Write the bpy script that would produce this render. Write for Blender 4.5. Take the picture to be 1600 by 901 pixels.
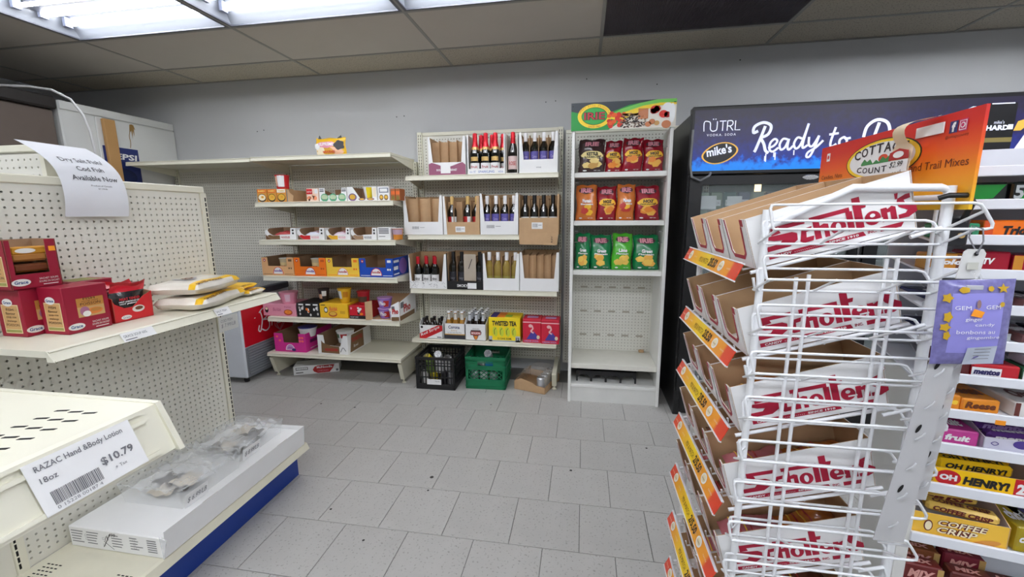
import bpy, bmesh, math, random
import numpy as np
from mathutils import Vector, Matrix
random.seed(7)
for o in list(bpy.data.objects): bpy.data.objects.remove(o)
SC = bpy.context.scene
COL = SC.collection
# ---------------------------------------------------------------- camera, world, exposure
CAM_H = 1.4144
_y, _p, _r = 0.1682, -0.1748, 0.0074
RM = Matrix.Rotation(_y, 3, 'Z') @ Matrix.Rotation(_p, 3, 'X') @ Matrix.Rotation(_r, 3, 'Y')
_right, _fwd, _up = RM @ Vector((1, 0, 0)), RM @ Vector((0, 1, 0)), RM @ Vector((0, 0, 1))
cd = bpy.data.cameras.new('camera'); cam = bpy.data.objects.new('camera', cd); COL.objects.link(cam)
cd.sensor_fit = 'HORIZONTAL'; cd.sensor_width = 36.0; cd.lens = 655.06 / 1600 * 36
cd.clip_start = 0.02; cd.clip_end = 60
m4 = Matrix((( _right.x, _up.x, -_fwd.x, 0), (_right.y, _up.y, -_fwd.y, 0), (_right.z, _up.z, -_fwd.z, CAM_H), (0, 0, 0, 1)))
cam.matrix_world = m4
SC.camera = cam
W = bpy.data.worlds.new('world'); SC.world = W; W.use_nodes = True
W.node_tree.nodes['Background'].inputs[0].default_value = (0.8, 0.85, 1, 1)
W.node_tree.nodes['Background'].inputs[1].default_value = 0.05
SC.view_settings.view_transform = 'Standard'
try: SC.view_settings.look = 'None'
except Exception: pass
SC.view_settings.gamma = 1.0; SC.view_settings.use_curve_mapping = False
SC.view_settings.exposure = 0.33
TUBE_STRENGTH = 27.0          # fluorescent tubes in the ceiling troffers
DIM_TUBE_STRENGTH = 18.0      # tubes of the three troffers in view, dimmed so each tube shows
SIGN_STRENGTH = 0.3          # backlit header of the drinks cooler
SC.cycles.use_denoising = True
SC.cycles.max_bounces = 8; SC.cycles.diffuse_bounces = 5; SC.cycles.glossy_bounces = 4
SC.cycles.transparent_max_bounces = 12; SC.cycles.transmission_bounces = 6
SC.cycles.caustics_reflective = False; SC.cycles.caustics_refractive = False
SC.cycles.sample_clamp_indirect = 6.0

# ---------------------------------------------------------------- materials
def lin(c): 
    c = c / 255.0
    return c / 12.92 if c <= .04045 else ((c + .055) / 1.055) ** 2.4
MATS = {}
def mat(name, rgb, rough=.5, metal=0, var=.06, scale=12, bump=0, bscale=200, spec=.5, emit=None, estr=0, alpha=None, rand=0, trans=0, coat=0, speck=None, stretch=None):
    """procedural principled material: base colour with soft mottling, optional fine relief"""
    if name in MATS: return MATS[name]
    m = bpy.data.materials.new(name); m.use_nodes = True; MATS[name] = m
    nt = m.node_tree; b = nt.nodes['Principled BSDF']
    c = tuple(lin(x) for x in rgb)
    b.inputs['Roughness'].default_value = rough; b.inputs['Metallic'].default_value = metal
    b.inputs['Specular IOR Level'].default_value = spec
    b.inputs['Coat Weight'].default_value = coat
    tc = nt.nodes.new('ShaderNodeTexCoord')
    mp = nt.nodes.new('ShaderNodeMapping'); nt.links.new(tc.outputs['Object'], mp.inputs[0])
    if stretch: mp.inputs['Scale'].default_value = stretch
    out = None
    if var:
        nz = nt.nodes.new('ShaderNodeTexNoise'); nz.inputs['Scale'].default_value = scale; nz.inputs['Detail'].default_value = 4
        nt.links.new(mp.outputs[0], nz.inputs['Vector'])
        mx = nt.nodes.new('ShaderNodeMix'); mx.data_type = 'RGBA'
        mx.inputs[6].default_value = tuple(x * (1 - var) for x in c) + (1,)
        mx.inputs[7].default_value = tuple(min(1, x * (1 + var)) for x in c) + (1,)
        nt.links.new(nz.outputs['Fac'], mx.inputs[0]); out = mx.outputs[2]
    else:
        b.inputs['Base Color'].default_value = c + (1,)
    if speck:   # (rgb, scale, threshold) small flecks
        n2 = nt.nodes.new('ShaderNodeTexNoise'); n2.inputs['Scale'].default_value = speck[1]; n2.inputs['Detail'].default_value = 2
        nt.links.new(mp.outputs[0], n2.inputs['Vector'])
        rp = nt.nodes.new('ShaderNodeMapRange'); rp.inputs[1].default_value = speck[2]; rp.inputs[2].default_value = speck[2] + .05
        nt.links.new(n2.outputs['Fac'], rp.inputs[0])
        m2 = nt.nodes.new('ShaderNodeMix'); m2.data_type = 'RGBA'
        nt.links.new(rp.outputs[0], m2.inputs[0])
        if out: nt.links.new(out, m2.inputs[6])
        else: m2.inputs[6].default_value = c + (1,)
        m2.inputs[7].default_value = tuple(lin(x) for x in speck[0]) + (1,)
        out = m2.outputs[2]
    if rand:
        oi = nt.nodes.new('ShaderNodeObjectInfo')
        mr = nt.nodes.new('ShaderNodeMapRange'); mr.inputs[3].default_value = 1 - rand; mr.inputs[4].default_value = 1 + rand
        nt.links.new(oi.outputs['Random'], mr.inputs[0])
        hs = nt.nodes.new('ShaderNodeHueSaturation'); nt.links.new(mr.outputs[0], hs.inputs['Value'])
        if out: nt.links.new(out, hs.inputs['Color'])
        else: hs.inputs['Color'].default_value = c + (1,)
        out = hs.outputs[0]
    if out: nt.links.new(out, b.inputs['Base Color'])
    if bump:
        n3 = nt.nodes.new('ShaderNodeTexNoise'); n3.inputs['Scale'].default_value = bscale; n3.inputs['Detail'].default_value = 3
        nt.links.new(mp.outputs[0], n3.inputs['Vector'])
        bp = nt.nodes.new('ShaderNodeBump'); bp.inputs['Strength'].default_value = bump; bp.inputs['Distance'].default_value = .004
        nt.links.new(n3.outputs['Fac'], bp.inputs['Height']); nt.links.new(bp.outputs[0], b.inputs['Normal'])
    if emit:
        b.inputs['Emission Color'].default_value = tuple(lin(x) for x in emit) + (1,)
        b.inputs['Emission Strength'].default_value = estr
    if alpha is not None: b.inputs['Alpha'].default_value = alpha
    if trans: b.inputs['Transmission Weight'].default_value = trans; b.inputs['IOR'].default_value = 1.15
    return m
def P(name, rgb, **k): return mat(name, rgb, **{**dict(rough=.45, var=.03), **k})      # printed card
cream = mat('cream_steel', (226, 223, 205), rough=.38, var=.04, scale=5)
creamd = mat('cream_steel_worn', (218, 214, 194), rough=.45, var=.10, scale=9)
peg = mat('pegboard_paint', (221, 219, 208), rough=.5, var=.04, scale=4)
pegw = mat('pegboard_white', (222, 221, 212), rough=.5, var=.04, scale=4)
white = mat('white_card', (236, 236, 236), rough=.55, var=.03)
wpaint = mat('white_paint', (226, 226, 222), rough=.4, var=.04, scale=6)
wwire = mat('white_coated_wire', (238, 240, 243), rough=.3, var=.02)
kraft = mat('kraft_card', (190, 156, 118), rough=.8, var=.10, scale=25, bump=.05)
kraftd = mat('kraft_card_brown', (160, 128, 98), rough=.8, var=.10, scale=25, bump=.05)
black = mat('black_plastic', (20, 20, 22), rough=.4, var=.1)
blackm = mat('black_metal', (16, 16, 18), rough=.35, var=.1)
dark = mat('dark_gap', (14, 13, 13), rough=.9, var=0)  # near-black painted in for shade inside slots and holes; also wall screws
ink = P('black_ink', (28, 26, 28)); inkg = P('grey_ink', (110, 110, 116)); inkw = P('white_ink', (240, 240, 240))
chrome = mat('bare_metal', (190, 190, 192), rough=.25, metal=1, var=.05)
clear = mat('clear_plastic', (240, 244, 246), rough=.06, var=0, alpha=.16, coat=.5)
film = mat('clear_film', (245, 247, 250), rough=.12, var=0, alpha=.30, bump=.9, bscale=35, coat=1)
film2 = mat('brown_film', (206, 196, 184), rough=.1, var=0, alpha=.32, bump=.6, bscale=35, coat=1)
glassb = mat('dark_glass', (12, 14, 12), rough=.06, var=0, spec=.7, coat=.6)
orange_st = P('orange_sticker', (255, 160, 40))

# ---------------------------------------------------------------- mesh builder
_tx = {}
def text_mesh(s, bold=0., shear=0., space=1.):
    key = (s, bold, shear, space)
    if key in _tx: return _tx[key]
    cu = bpy.data.curves.new('t', 'FONT'); cu.body = s; cu.size = 1; cu.offset = bold; cu.shear = shear; cu.space_character = space
    cu.resolution_u = 2; cu.fill_mode = 'FRONT' if hasattr(cu, 'fill_mode') else cu.fill_mode
    o = bpy.data.objects.new('t', cu); me = bpy.data.meshes.new_from_object(o)
    vs = np.array([v.co[:2] for v in me.vertices], float); fs = [tuple(p.vertices) for p in me.polygons]
    bpy.data.objects.remove(o); bpy.data.curves.remove(cu); bpy.data.meshes.remove(me)
    vs = vs - vs.min(0); vs = vs / np.maximum(vs.max(0), 1e-6)
    _tx[key] = (vs, fs); return _tx[key]
V3 = lambda p: np.array(p, float)
class MB:
    def __init__(s): s.v = []; s.f = []; s.m = []; s.sm = []
    def add(s, vs, fs, m=0, smooth=False):
        n = len(s.v); s.v.extend([tuple(map(float, p)) for p in vs])
        for f in fs: s.f.append(tuple(i + n for i in f)); s.m.append(m); s.sm.append(smooth)
        return s
    def box(s, x0, x1, y0, y1, z0, z1, m=0):
        vs = [(x, y, z) for z in (z0, z1) for y in (y0, y1) for x in (x0, x1)]
        return s.add(vs, [(0, 2, 3, 1), (4, 5, 7, 6), (0, 1, 5, 4), (2, 6, 7, 3), (0, 4, 6, 2), (1, 3, 7, 5)], m)
    def bbox(s, x0, x1, y0, y1, z0, z1, b=.003, m=0):
        """box with chamfered vertical+horizontal edges"""
        vs = []; L = [(x0, x1), (y0, y1), (z0, z1)]
        for ax in range(3):
            for sd in (0, 1):
                o = [a for a in range(3) if a != ax]
                q = []
                for (i, j) in ((0, 0), (1, 0), (1, 1), (0, 1)):
                    p = [0, 0, 0]; p[ax] = L[ax][sd]
                    p[o[0]] = L[o[0]][i] + (b if i == 0 else -b); p[o[1]] = L[o[1]][j] + (b if j == 0 else -b); q.append(tuple(p))
                vs.append((ax, sd, q))
        bm = bmesh.new()
        for ax, sd, q in vs:
            for p in q: bm.verts.new(p)
        r = bmesh.ops.convex_hull(bm, input=bm.verts)
        bmesh.ops.dissolve_limit(bm, angle_limit=.01, verts=bm.verts, edges=bm.edges)
        bm.verts.ensure_lookup_table()
        s.add([v.co[:] for v in bm.verts], [tuple(v.index for v in f.verts) for f in bm.faces], m); bm.free(); return s
    def poly(s, pts, m=0): return s.add(pts, [tuple(range(len(pts)))], m)
    def prism(s, pts, ext, m=0, smooth=False):
        n = len(pts); e = V3(ext); a = [V3(p) for p in pts]; b = [p + e for p in a]
        s.add(a + b, [tuple(range(n))[::-1], tuple(range(n, 2 * n))], m)
        return s.add(a + b, [(i, (i + 1) % n, n + (i + 1) % n, n + i) for i in range(n)], m, smooth)
    def tube(s, pts, r, n=6, m=0, cap=True):
        pts = [V3(p) for p in pts]; k = len(pts); rs = r if hasattr(r, '__len__') else [r] * k
        T = [pts[min(i + 1, k - 1)] - pts[max(i - 1, 0)] for i in range(k)]; T = [t / (np.linalg.norm(t) + 1e-9) for t in T]
        up = V3((0, 0, 1)) if abs(T[0][2]) < .9 else V3((1, 0, 0)); vs = []
        for i in range(k):
            a = np.cross(T[i], up); 
            if np.linalg.norm(a) < 1e-3: a = np.cross(T[i], V3((0, 1, 0)))
            a /= np.linalg.norm(a); b = np.cross(a, T[i]); up = b
            vs += [pts[i] + rs[i] * (math.cos(2 * math.pi * j / n) * a + math.sin(2 * math.pi * j / n) * b) for j in range(n)]
        fs = [(i * n + j, i * n + (j + 1) % n, (i + 1) * n + (j + 1) % n, (i + 1) * n + j) for i in range(k - 1) for j in range(n)]
        s.add(vs, fs, m, True)
        if cap: s.add(vs[:n], [tuple(range(n))], m); s.add(vs[-n:], [tuple(range(n))[::-1]], m)
        return s
    def lathe(s, prof, c=(0, 0, 0), n=14, m=0, mfun=None, R=None, smooth=True):
        c = V3(c); vs = []
        for r, z in prof:
            for j in range(n):
                p = V3((r * math.cos(2 * math.pi * j / n), r * math.sin(2 * math.pi * j / n), z))
                if R is not None: p = R @ p
                vs.append(c + p)
        k = len(prof)
        for i in range(k - 1):
            s.add(vs[i * n:(i + 2) * n], [(j, (j + 1) % n, n + (j + 1) % n, n + j) for j in range(n)], mfun(i) if mfun else m, smooth)
        s.add(vs[:n], [tuple(range(n))[::-1]], mfun(0) if mfun else m)
        s.add(vs[-n:], [tuple(range(n))], mfun(k - 2) if mfun else m)
        return s
    def grid(s, fn, nu, nv, m=0, smooth=True, mfun=None):
        vs = [fn(i / nu, j / nv) for j in range(nv + 1) for i in range(nu + 1)]
        w = nu + 1
        if mfun:
            n = len(s.v); s.v.extend([tuple(map(float, p)) for p in vs])
            for j in range(nv):
                for i in range(nu):
                    s.f.append((n + j * w + i, n + j * w + i + 1, n + (j + 1) * w + i + 1, n + (j + 1) * w + i)); s.m.append(mfun((i + .5) / nu, (j + .5) / nv)); s.sm.append(smooth)
            return s
        return s.add(vs, [(j * w + i, j * w + i + 1, (j + 1) * w + i + 1, (j + 1) * w + i) for j in range(nv) for i in range(nu)], m, smooth)
    # flat print in a plane: o = lower left, u/v = axes (unit), lifted by d along n
    def text(s, t, o, u, v, w, h, m=0, bold=0., shear=0., space=1., d=.0006):
        vs, fs = text_mesh(t, bold, shear, space); o, u, v = V3(o), V3(u), V3(v)
        n = np.cross(u, v); n /= np.linalg.norm(n)
        return s.add([o + u * (p[0] * w) + v * (p[1] * h) + n * d for p in vs], fs, m)
    def patch(s, o, u, v, pts, m=0, d=.0004):
        o, u, v = V3(o), V3(u), V3(v); n = np.cross(u, v); n /= np.linalg.norm(n)
        return s.add([o + u * a + v * b + n * d for a, b in pts], [tuple(range(len(pts)))], m)
    def rect(s, o, u, v, a0, a1, b0, b1, m=0, d=.0004): return s.patch(o, u, v, [(a0, b0), (a1, b0), (a1, b1), (a0, b1)], m, d)
    def oval(s, o, u, v, ca, cb, ra, rb, m=0, d=.0004, n=20, rot=0):
        c, q = math.cos(rot), math.sin(rot)
        return s.patch(o, u, v, [(ca + ra * math.cos(t) * c - rb * math.sin(t) * q, cb + ra * math.cos(t) * q + rb * math.sin(t) * c) for t in [2 * math.pi * i / n for i in range(n)]], m, d)
    def stroke(s, o, u, v, pts, w, m=0, d=.0005, smooth=True):
        """flat pen stroke through 2-D points (Catmull-Rom), width w"""
        p = [V3(q) for q in pts]
        if smooth and len(p) > 2:
            q = []
            for i in range(len(p) - 1):
                p0, p1, p2, p3 = p[max(i - 1, 0)], p[i], p[i + 1], p[min(i + 2, len(p) - 1)]
                for t in np.linspace(0, 1, 6)[:-1]:
                    q.append(.5 * (2 * p1 + (p2 - p0) * t + (2 * p0 - 5 * p1 + 4 * p2 - p3) * t * t + (3 * p1 - p0 - 3 * p2 + p3) * t ** 3))
            q.append(p[-1]); p = q
        o, u, v = V3(o), V3(u), V3(v); n = np.cross(u, v); n /= np.linalg.norm(n); L = []
        for i in range(len(p)):
            t = p[min(i + 1, len(p) - 1)] - p[max(i - 1, 0)]; t = t / (np.linalg.norm(t) + 1e-9); nn = V3((-t[1], t[0]))
            for sg in (1, -1):
                a = p[i] + sg * nn * w / 2; L.append(o + u * a[0] + v * a[1] + n * d)
        return s.add(L, [(2 * i, 2 * i + 1, 2 * i + 3, 2 * i + 2) for i in range(len(p) - 1)], m)
    def xf(s, M):
        M = Matrix(M); s.v = [tuple(M @ Vector(p)) for p in s.v]; return s
    def mesh(s, name, mats):
        me = bpy.data.meshes.new(name); me.from_pydata(s.v, [], s.f)
        for m in (mats if isinstance(mats, (list, tuple)) else [mats]): me.materials.append(m)
        me.polygons.foreach_set('material_index', s.m); me.polygons.foreach_set('use_smooth', s.sm)
        me.update(); return me
    def build(s, name, mats, parent=None, world=True):
        if parent is not None and world:
            L = parent_off(parent)
            if L is not None: s.v = [tuple(L @ Vector(p)) for p in s.v]
        o = bpy.data.objects.new(name, s.mesh(name, mats)); COL.objects.link(o)
        if parent is not None: o.parent = parent
        return o
def parent_off(p):
    M = Matrix.Identity(4)
    while p is not None:
        M = M @ Matrix.Identity(4); q = p.matrix_basis.copy(); M = M @ q.inverted() if p.parent is None else M @ q.inverted(); p = p.parent
    return M
def tag(o, label, cat, group=None, kind=None):
    if label: o['label'] = label
    if cat: o['category'] = cat
    if group: o['group'] = group
    if kind: o['kind'] = kind
    return o
def thing(name, label, cat, loc=(0, 0, 0), rz=0, group=None):
    o = bpy.data.objects.new(name, None); COL.objects.link(o); o.empty_display_size = .05
    o.location = loc; o.rotation_euler = (0, 0, rz)
    return tag(o, label, cat, group)
def struct(o, label=None): o['kind'] = 'structure'; return tag(o, label, None) if label else o
def dup(root, loc=None, rz=None, label=None, group=None):
    r = root.copy(); COL.objects.link(r)
    if loc is not None: r.location = loc
    if rz is not None: r.rotation_euler = (0, 0, rz)
    if label: r['label'] = label
    if group: r['group'] = group
    for ch in list(root.children):
        c = ch.copy(); COL.objects.link(c); c.parent = r
        for g in ch.children:
            d = g.copy(); COL.objects.link(d); d.parent = c
    return r
X_, Y_, Z_ = (1, 0, 0), (0, 1, 0), (0, 0, 1)

# ---------------------------------------------------------------- room shell
WALL_Y, CEIL = 3.693, 2.651
XL, XR, YF = -5.2, 4.0, -4.2
wallm = mat('wall_paint', (192, 193, 194), rough=.7, var=.05, scale=2.2, bump=.08, bscale=120)
w = struct(MB().box(XL, XR, WALL_Y, WALL_Y + .1, 0, CEIL).build('wall_back', wallm), 'grey painted back wall behind the shelves')
for n_, b_ in (('wall_left', (XL - .1, XL, YF, WALL_Y + .1, 0, CEIL)), ('wall_right', (XR, XR + .1, YF, WALL_Y + .1, 0, CEIL)), ('wall_front', (XL, XR, YF - .1, YF, 0, CEIL))):
    struct(MB().box(*b_).build(n_, wallm))
# screws and scuffs left on the wall
pl = MB()
for (x, z) in ((-1.65, 2.27), (-1.58, 2.275), (-.33, 2.33), (-.25, 2.335), (.0, 2.49), (1.15, 2.56), (.55, 2.42), (-3.05, 2.2), (-2.98, 2.21)):
    pl.lathe([(.0045, 0), (.0045, .003), (.003, .004)], (x, WALL_Y, z), 8, R=np.array([[1, 0, 0], [0, 0, -1], [0, 1, 0]]))
pl.build('screw_anchor', dark, w)
# floor: running-bond vinyl tiles, each its own piece
floor = struct(MB().box(XL, XR, YF, WALL_Y, -.05, -.004).build('floor', mat('floor_bed', (116, 114, 110), rough=.6, var=.1)), 'grey vinyl tile floor laid in running bond')
tilem = mat('vinyl_tile', (180, 178, 174), rough=.42, var=.10, scale=7, rand=.03, speck=((150, 147, 142), 90, .62))
T = .3048
fx0, fy0 = -1.0587, 2.8001
tb = MB(); g = .0014
tb.bbox(g, T - g, -T + g, -g, -.004, 0, .0007)
tme = tb.mesh('floor_tile', tilem)
for r in range(-3, 8):
    off = 0 if r % 2 == 0 else .5106
    for n in range(-14, 11):
        x = fx0 + (off + n) * T; y = fy0 - r * T
        if x + T > XR or x < -4.6 or y > WALL_Y - .01: 
            continue
        if x > 2.2 or (y < 1.2 and (x < -2.6 or x > 1.6)): continue
        o = bpy.data.objects.new('floor_tile', tme); COL.objects.link(o); o.parent = floor; o.location = (x, y, 0)
# outer floor beyond the visible tiles keeps the same vinyl
sp = MB()
for (x, y, r_) in ((-.79, 1.98, .011), (-.77, 1.87, .006), (-1.19, 1.66, .006), (-.66, 2.9, .006), (.41, 2.46, .007), (-.04, 2.16, .008), (-1.95, 2.72, .008), (-1.66, 2.7, .008), (-.93, 1.5, .006), (.1, 1.4, .005)):
    sp.lathe([(r_, .0002), (r_ * .7, .0008)], (x, y, 0), 9)
sp.build('gum_spot', mat('old_gum', (52, 50, 48), rough=.8, var=.2), floor)
# ceiling: lay-in panels and T bars
ceil = struct(MB().box(XL, XR, YF, WALL_Y, CEIL + .14, CEIL + .2).build('ceiling', mat('plenum', (60, 60, 60), rough=.9)), 'suspended ceiling of white lay-in panels')
panelm = mat('ceiling_panel', (198, 192, 183), rough=.9, var=.05, scale=3, bump=.15, bscale=160, rand=.02)
panels = mat('ceiling_panel_speckled', (190, 182, 166), rough=.9, var=.06, scale=3, speck=((128, 120, 108), 110, .60), bump=.3, bscale=110)
barm = mat('t_bar', (150, 148, 142), rough=.5, var=.03)
KX, KW, D0, DD = -3.5632, 1.22, .379, .61
rows = [(0, D0)] + [(D0 + i * DD, D0 + (i + 1) * DD) for i in range(12)]
TROFF = {(0, 2), (1, 2), (2, 2), (4, 2), (5, 2)} | {(k, r) for r in (6, 10) for k in (0, 1, 2, 3, 4, 5)}  # unseen pair right of the wine troffer added to brighten the right wall
pm = {}
for r, (a, b) in enumerate(rows):
    y1, y0 = WALL_Y - a, WALL_Y - b
    for k in range(-2, 7):
        x0, x1 = max(KX + k * KW, XL), min(KX + (k + 1) * KW, XR)
        if x1 - x0 < .05 or y0 < YF: continue
        if (k, r) in TROFF or (k, r) == (3, 1): continue
        key = (round(x1 - x0, 3), round(y1 - y0, 3), r == 0 or (r == 1 and k > 3))
        if key not in pm: pm[key] = MB().box(.009, x1 - x0 - .009, .009, y1 - y0 - .009, 0, .015).mesh('ceiling_panel', panels if key[2] else panelm)
        o = bpy.data.objects.new('ceiling_panel', pm[key]); COL.objects.link(o); o.parent = ceil; o.location = (x0, y0, CEIL + .003 + (.0 if r else .001))
for r, (a, b) in enumerate(rows):
    if WALL_Y - b > YF: MB().box(XL, XR, WALL_Y - b - .0115, WALL_Y - b + .0115, CEIL, CEIL + .03).build('grid_bar', barm, ceil)
for k in range(-1, 7):
    x = KX + k * KW
    if XL < x < XR: MB().box(x - .0115, x + .0115, YF, WALL_Y, CEIL + .0005, CEIL + .0305).build('grid_bar', barm, ceil)
MB().box(XL, XR, WALL_Y - .02, WALL_Y, CEIL - .001, CEIL + .03).build('wall_angle', barm, ceil)
# dark return-air grille in the panel beside the cooler
gx0, gx1, gy0, gy1 = KX + 3 * KW + .013, KX + 4 * KW - .013, WALL_Y - D0 - DD + .013, WALL_Y - D0 - .013
gv = thing('ceiling_vent', 'dark purple-grey perforated return-air grille set in the ceiling', 'vent', (gx0, gy0, CEIL))
gm = mat('vent_dark', (84, 76, 84), rough=.6, var=.25, scale=6)
MB().box(gx0, gx1, gy0, gy1, CEIL + .012, CEIL + .02).build('backing', gm, gv)
q = MB()
n = 110
for i in range(n):
    x = gx0 + (gx1 - gx0) * (i + .5) / n; q.box(x - .0028, x + .0028, gy0, gy1, CEIL + .002, CEIL + .011)
q.build('louvre_bars', gm, gv)['kind'] = 'stuff'
# fluorescent troffers
tubem = mat('fluorescent_tube', (255, 255, 255), rough=.3, var=0, emit=(247, 250, 255), estr=TUBE_STRENGTH)
tubed = mat('dimmed_fluorescent_tube', (255, 255, 255), rough=.3, var=0, emit=(247, 250, 255), estr=DIM_TUBE_STRENGTH)
refl2 = mat('troffer_side_lit_tone', (150, 154, 162), rough=.4, var=0)  # sloped sides painted lighter than the pan, as if lit by the tubes
refl = mat('troffer_darkened_enamel', (92, 94, 104), rough=.4, var=0)  # white enamel painted grey to hold down the glare around the tubes
def troffer(x0, y1, label):
    t = thing('ceiling_light', label, 'ceiling light', (x0, y1 - DD, CEIL), 0, 'open fluorescent troffers')
    b = MB(); a0, a1, c0, c1 = .013, KW - .013, .013, DD - .013; h = .11
    # reflector pan: sloped sides, flat top
    s_ = .09
    pr = [(a0, c0, .004), (a1, c0, .004), (a1, c1, .004), (a0, c1, .004)]; tp = [(a0 + .03, c0 + s_, h), (a1 - .03, c0 + s_, h), (a1 - .03, c1 - s_, h), (a0 + .03, c1 - s_, h)]
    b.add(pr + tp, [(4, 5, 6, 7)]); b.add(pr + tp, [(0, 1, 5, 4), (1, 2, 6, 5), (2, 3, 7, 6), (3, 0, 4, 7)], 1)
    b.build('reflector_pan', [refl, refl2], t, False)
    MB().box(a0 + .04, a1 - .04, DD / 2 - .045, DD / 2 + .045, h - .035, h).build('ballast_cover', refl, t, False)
    hold = mat('lamp_holder', (150, 156, 178), rough=.5)
    for yy in (.095, .225, .36, .495):
        q = MB(); q.tube([(a0 + .05, yy, .062), (a1 - .05, yy, .062)], .0125, 8); tb_ = q.build('tube', tubem, t, False)
        MB().box(a0 + .032, a0 + .055, yy - .022, yy + .022, .045, .105).build('lamp_holder', hold, t, False); MB().box(a1 - .055, a1 - .032, yy - .022, yy + .022, .045, .105).build('lamp_holder', hold, t, False)
    fr = MB()
    for bx in ((0.008, KW - .008, .008, .026), (.008, KW - .008, DD - .026, DD - .008)): fr.box(bx[0], bx[1], bx[2], bx[3], 0, .008)
    for bx in ((.008, .026), (KW - .026, KW - .008)): fr.box(bx[0], bx[1], .026, DD - .026, 0, .008)
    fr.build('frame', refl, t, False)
    return t
LL = {(0, 2): 'open fluorescent troffer over the bare pegboard bay and white cooler', (1, 2): 'open fluorescent troffer in front of the noodle shelves',
      (2, 2): 'open fluorescent troffer in front of the wine shelves'}
tro = None
for (k, r) in sorted(TROFF):
    x0, y1 = KX + k * KW, WALL_Y - rows[r][0]
    lb = LL.get((k, r), 'unseen open fluorescent troffer over the rest of the shop floor')
    if tro is None: tro = troffer(x0, y1, lb)
    else: dup(tro, (x0, y1 - DD, CEIL), label=lb)
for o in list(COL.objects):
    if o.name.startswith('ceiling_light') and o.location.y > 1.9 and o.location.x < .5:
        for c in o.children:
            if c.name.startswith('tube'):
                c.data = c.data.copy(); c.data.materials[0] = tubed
# ---------------------------------------------------------------- pegboards with real holes
def pegboard(b, u0, u1, w0, w1, fn, pitch=.0254, r=.0043, nn=6, th=.005, m=0, skip=None):
    """perforated sheet in (u,w); fn(u,w,d) -> 3-D; d = depth behind the face"""
    nu, nw = int((u1 - u0 - .012) / pitch), int((w1 - w0 - .012) / pitch)
    mu, mw = (u1 - u0 - nu * pitch) / 2, (w1 - w0 - nw * pitch) / 2
    V, F = [], []
    def quad(a, b_, c, d): 
        n = len(V); V.extend([fn(*a, 0), fn(*b_, 0), fn(*c, 0), fn(*d, 0)]); F.append((n, n + 1, n + 2, n + 3))
    quad((u0, w0), (u1, w0), (u1, w0 + mw), (u0, w0 + mw)); quad((u0, w1 - mw), (u1, w1 - mw), (u1, w1), (u0, w1))
    quad((u0, w0 + mw), (u0 + mu, w0 + mw), (u0 + mu, w1 - mw), (u0, w1 - mw)); quad((u1 - mu, w0 + mw), (u1, w0 + mw), (u1, w1 - mw), (u1 - mu, w1 - mw))
    h = pitch / 2
    sq = [(h, 0), (h, h), (0, h), (-h, h), (-h, 0), (-h, -h), (0, -h), (h, -h)]
    ci = [(r * math.cos(math.pi * i / 4), r * math.sin(math.pi * i / 4)) for i in range(8)]
    for j in range(nw):
        for i in range(nu):
            cu, cw = u0 + mu + (i + .5) * pitch, w0 + mw + (j + .5) * pitch
            n = len(V)
            V.extend([fn(cu + a, cw + c, 0) for a, c in sq]); V.extend([fn(cu + a, cw + c, 0) for a, c in ci]); V.extend([fn(cu + a, cw + c, th) for a, c in ci])
            for k in range(8):
                l = (k + 1) % 8
                F.append((n + k, n + l, n + 8 + l, n + 8 + k)); F.append((n + 8 + k, n + 8 + l, n + 16 + l, n + 16 + k))
    b.add(V, F, m)
    return b
def slots(b, p, axis, z0, z1, n=None, m=0):
    """thin dark boxes painted as the shaded slot openings of a gondola upright; p = (x,y) of the face, axis = facing direction"""
    z = z0
    while z < z1:
        x, y = p
        if axis == 'y': b.box(x - .0025, x + .0025, y - .0006, y + .002, z, z + .019, m)
        else: b.box(x - .002, x + .0006, y - .0025, y + .0025, z, z + .019, m)
        z += .0254
    return b
def shelf_y(root, x0, x1, yf, yb, zt, lip=.04, mt=cream, tilt=0, brackets=True, bh=.09):
    """steel shelf whose front faces -Y; deck, folded front with price channel, two brackets"""
    b = MB(); 
    b.box(x0 + .002, x1 - .002, yf + .012, yb, zt - .018, zt)
    b.prism([(x0 + .002, yf + .012, zt), (x0 + .002, yf + .004, zt - .004), (x0 + .002, yf, zt - lip), (x0 + .002, yf + .012, zt - lip)], (x1 - x0 - .004, 0, 0))
    sh = b.build('shelf', mt, root)
    c = MB(); c.box(x0 + .004, x1 - .004, yf - .002, yf + .0045, zt - lip + .001, zt - lip + .005); c.box(x0 + .004, x1 - .004, yf - .0005, yf + .006, zt - .0065, zt - .0035)
    c.build('price_channel', mt, sh)
    if brackets:
        for x in (x0 + .006, x1 - .010):
            MB().prism([(x, yf + .03, zt - .019), (x, yf + .03, zt - .03), (x, yb - .02, zt - bh), (x, yb, zt - bh), (x, yb, zt - .019)], (.004, 0, 0)).build('shelf_bracket', mt, root)
    return sh
BY = 3.628   # face of the wall gondola pegboards
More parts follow.
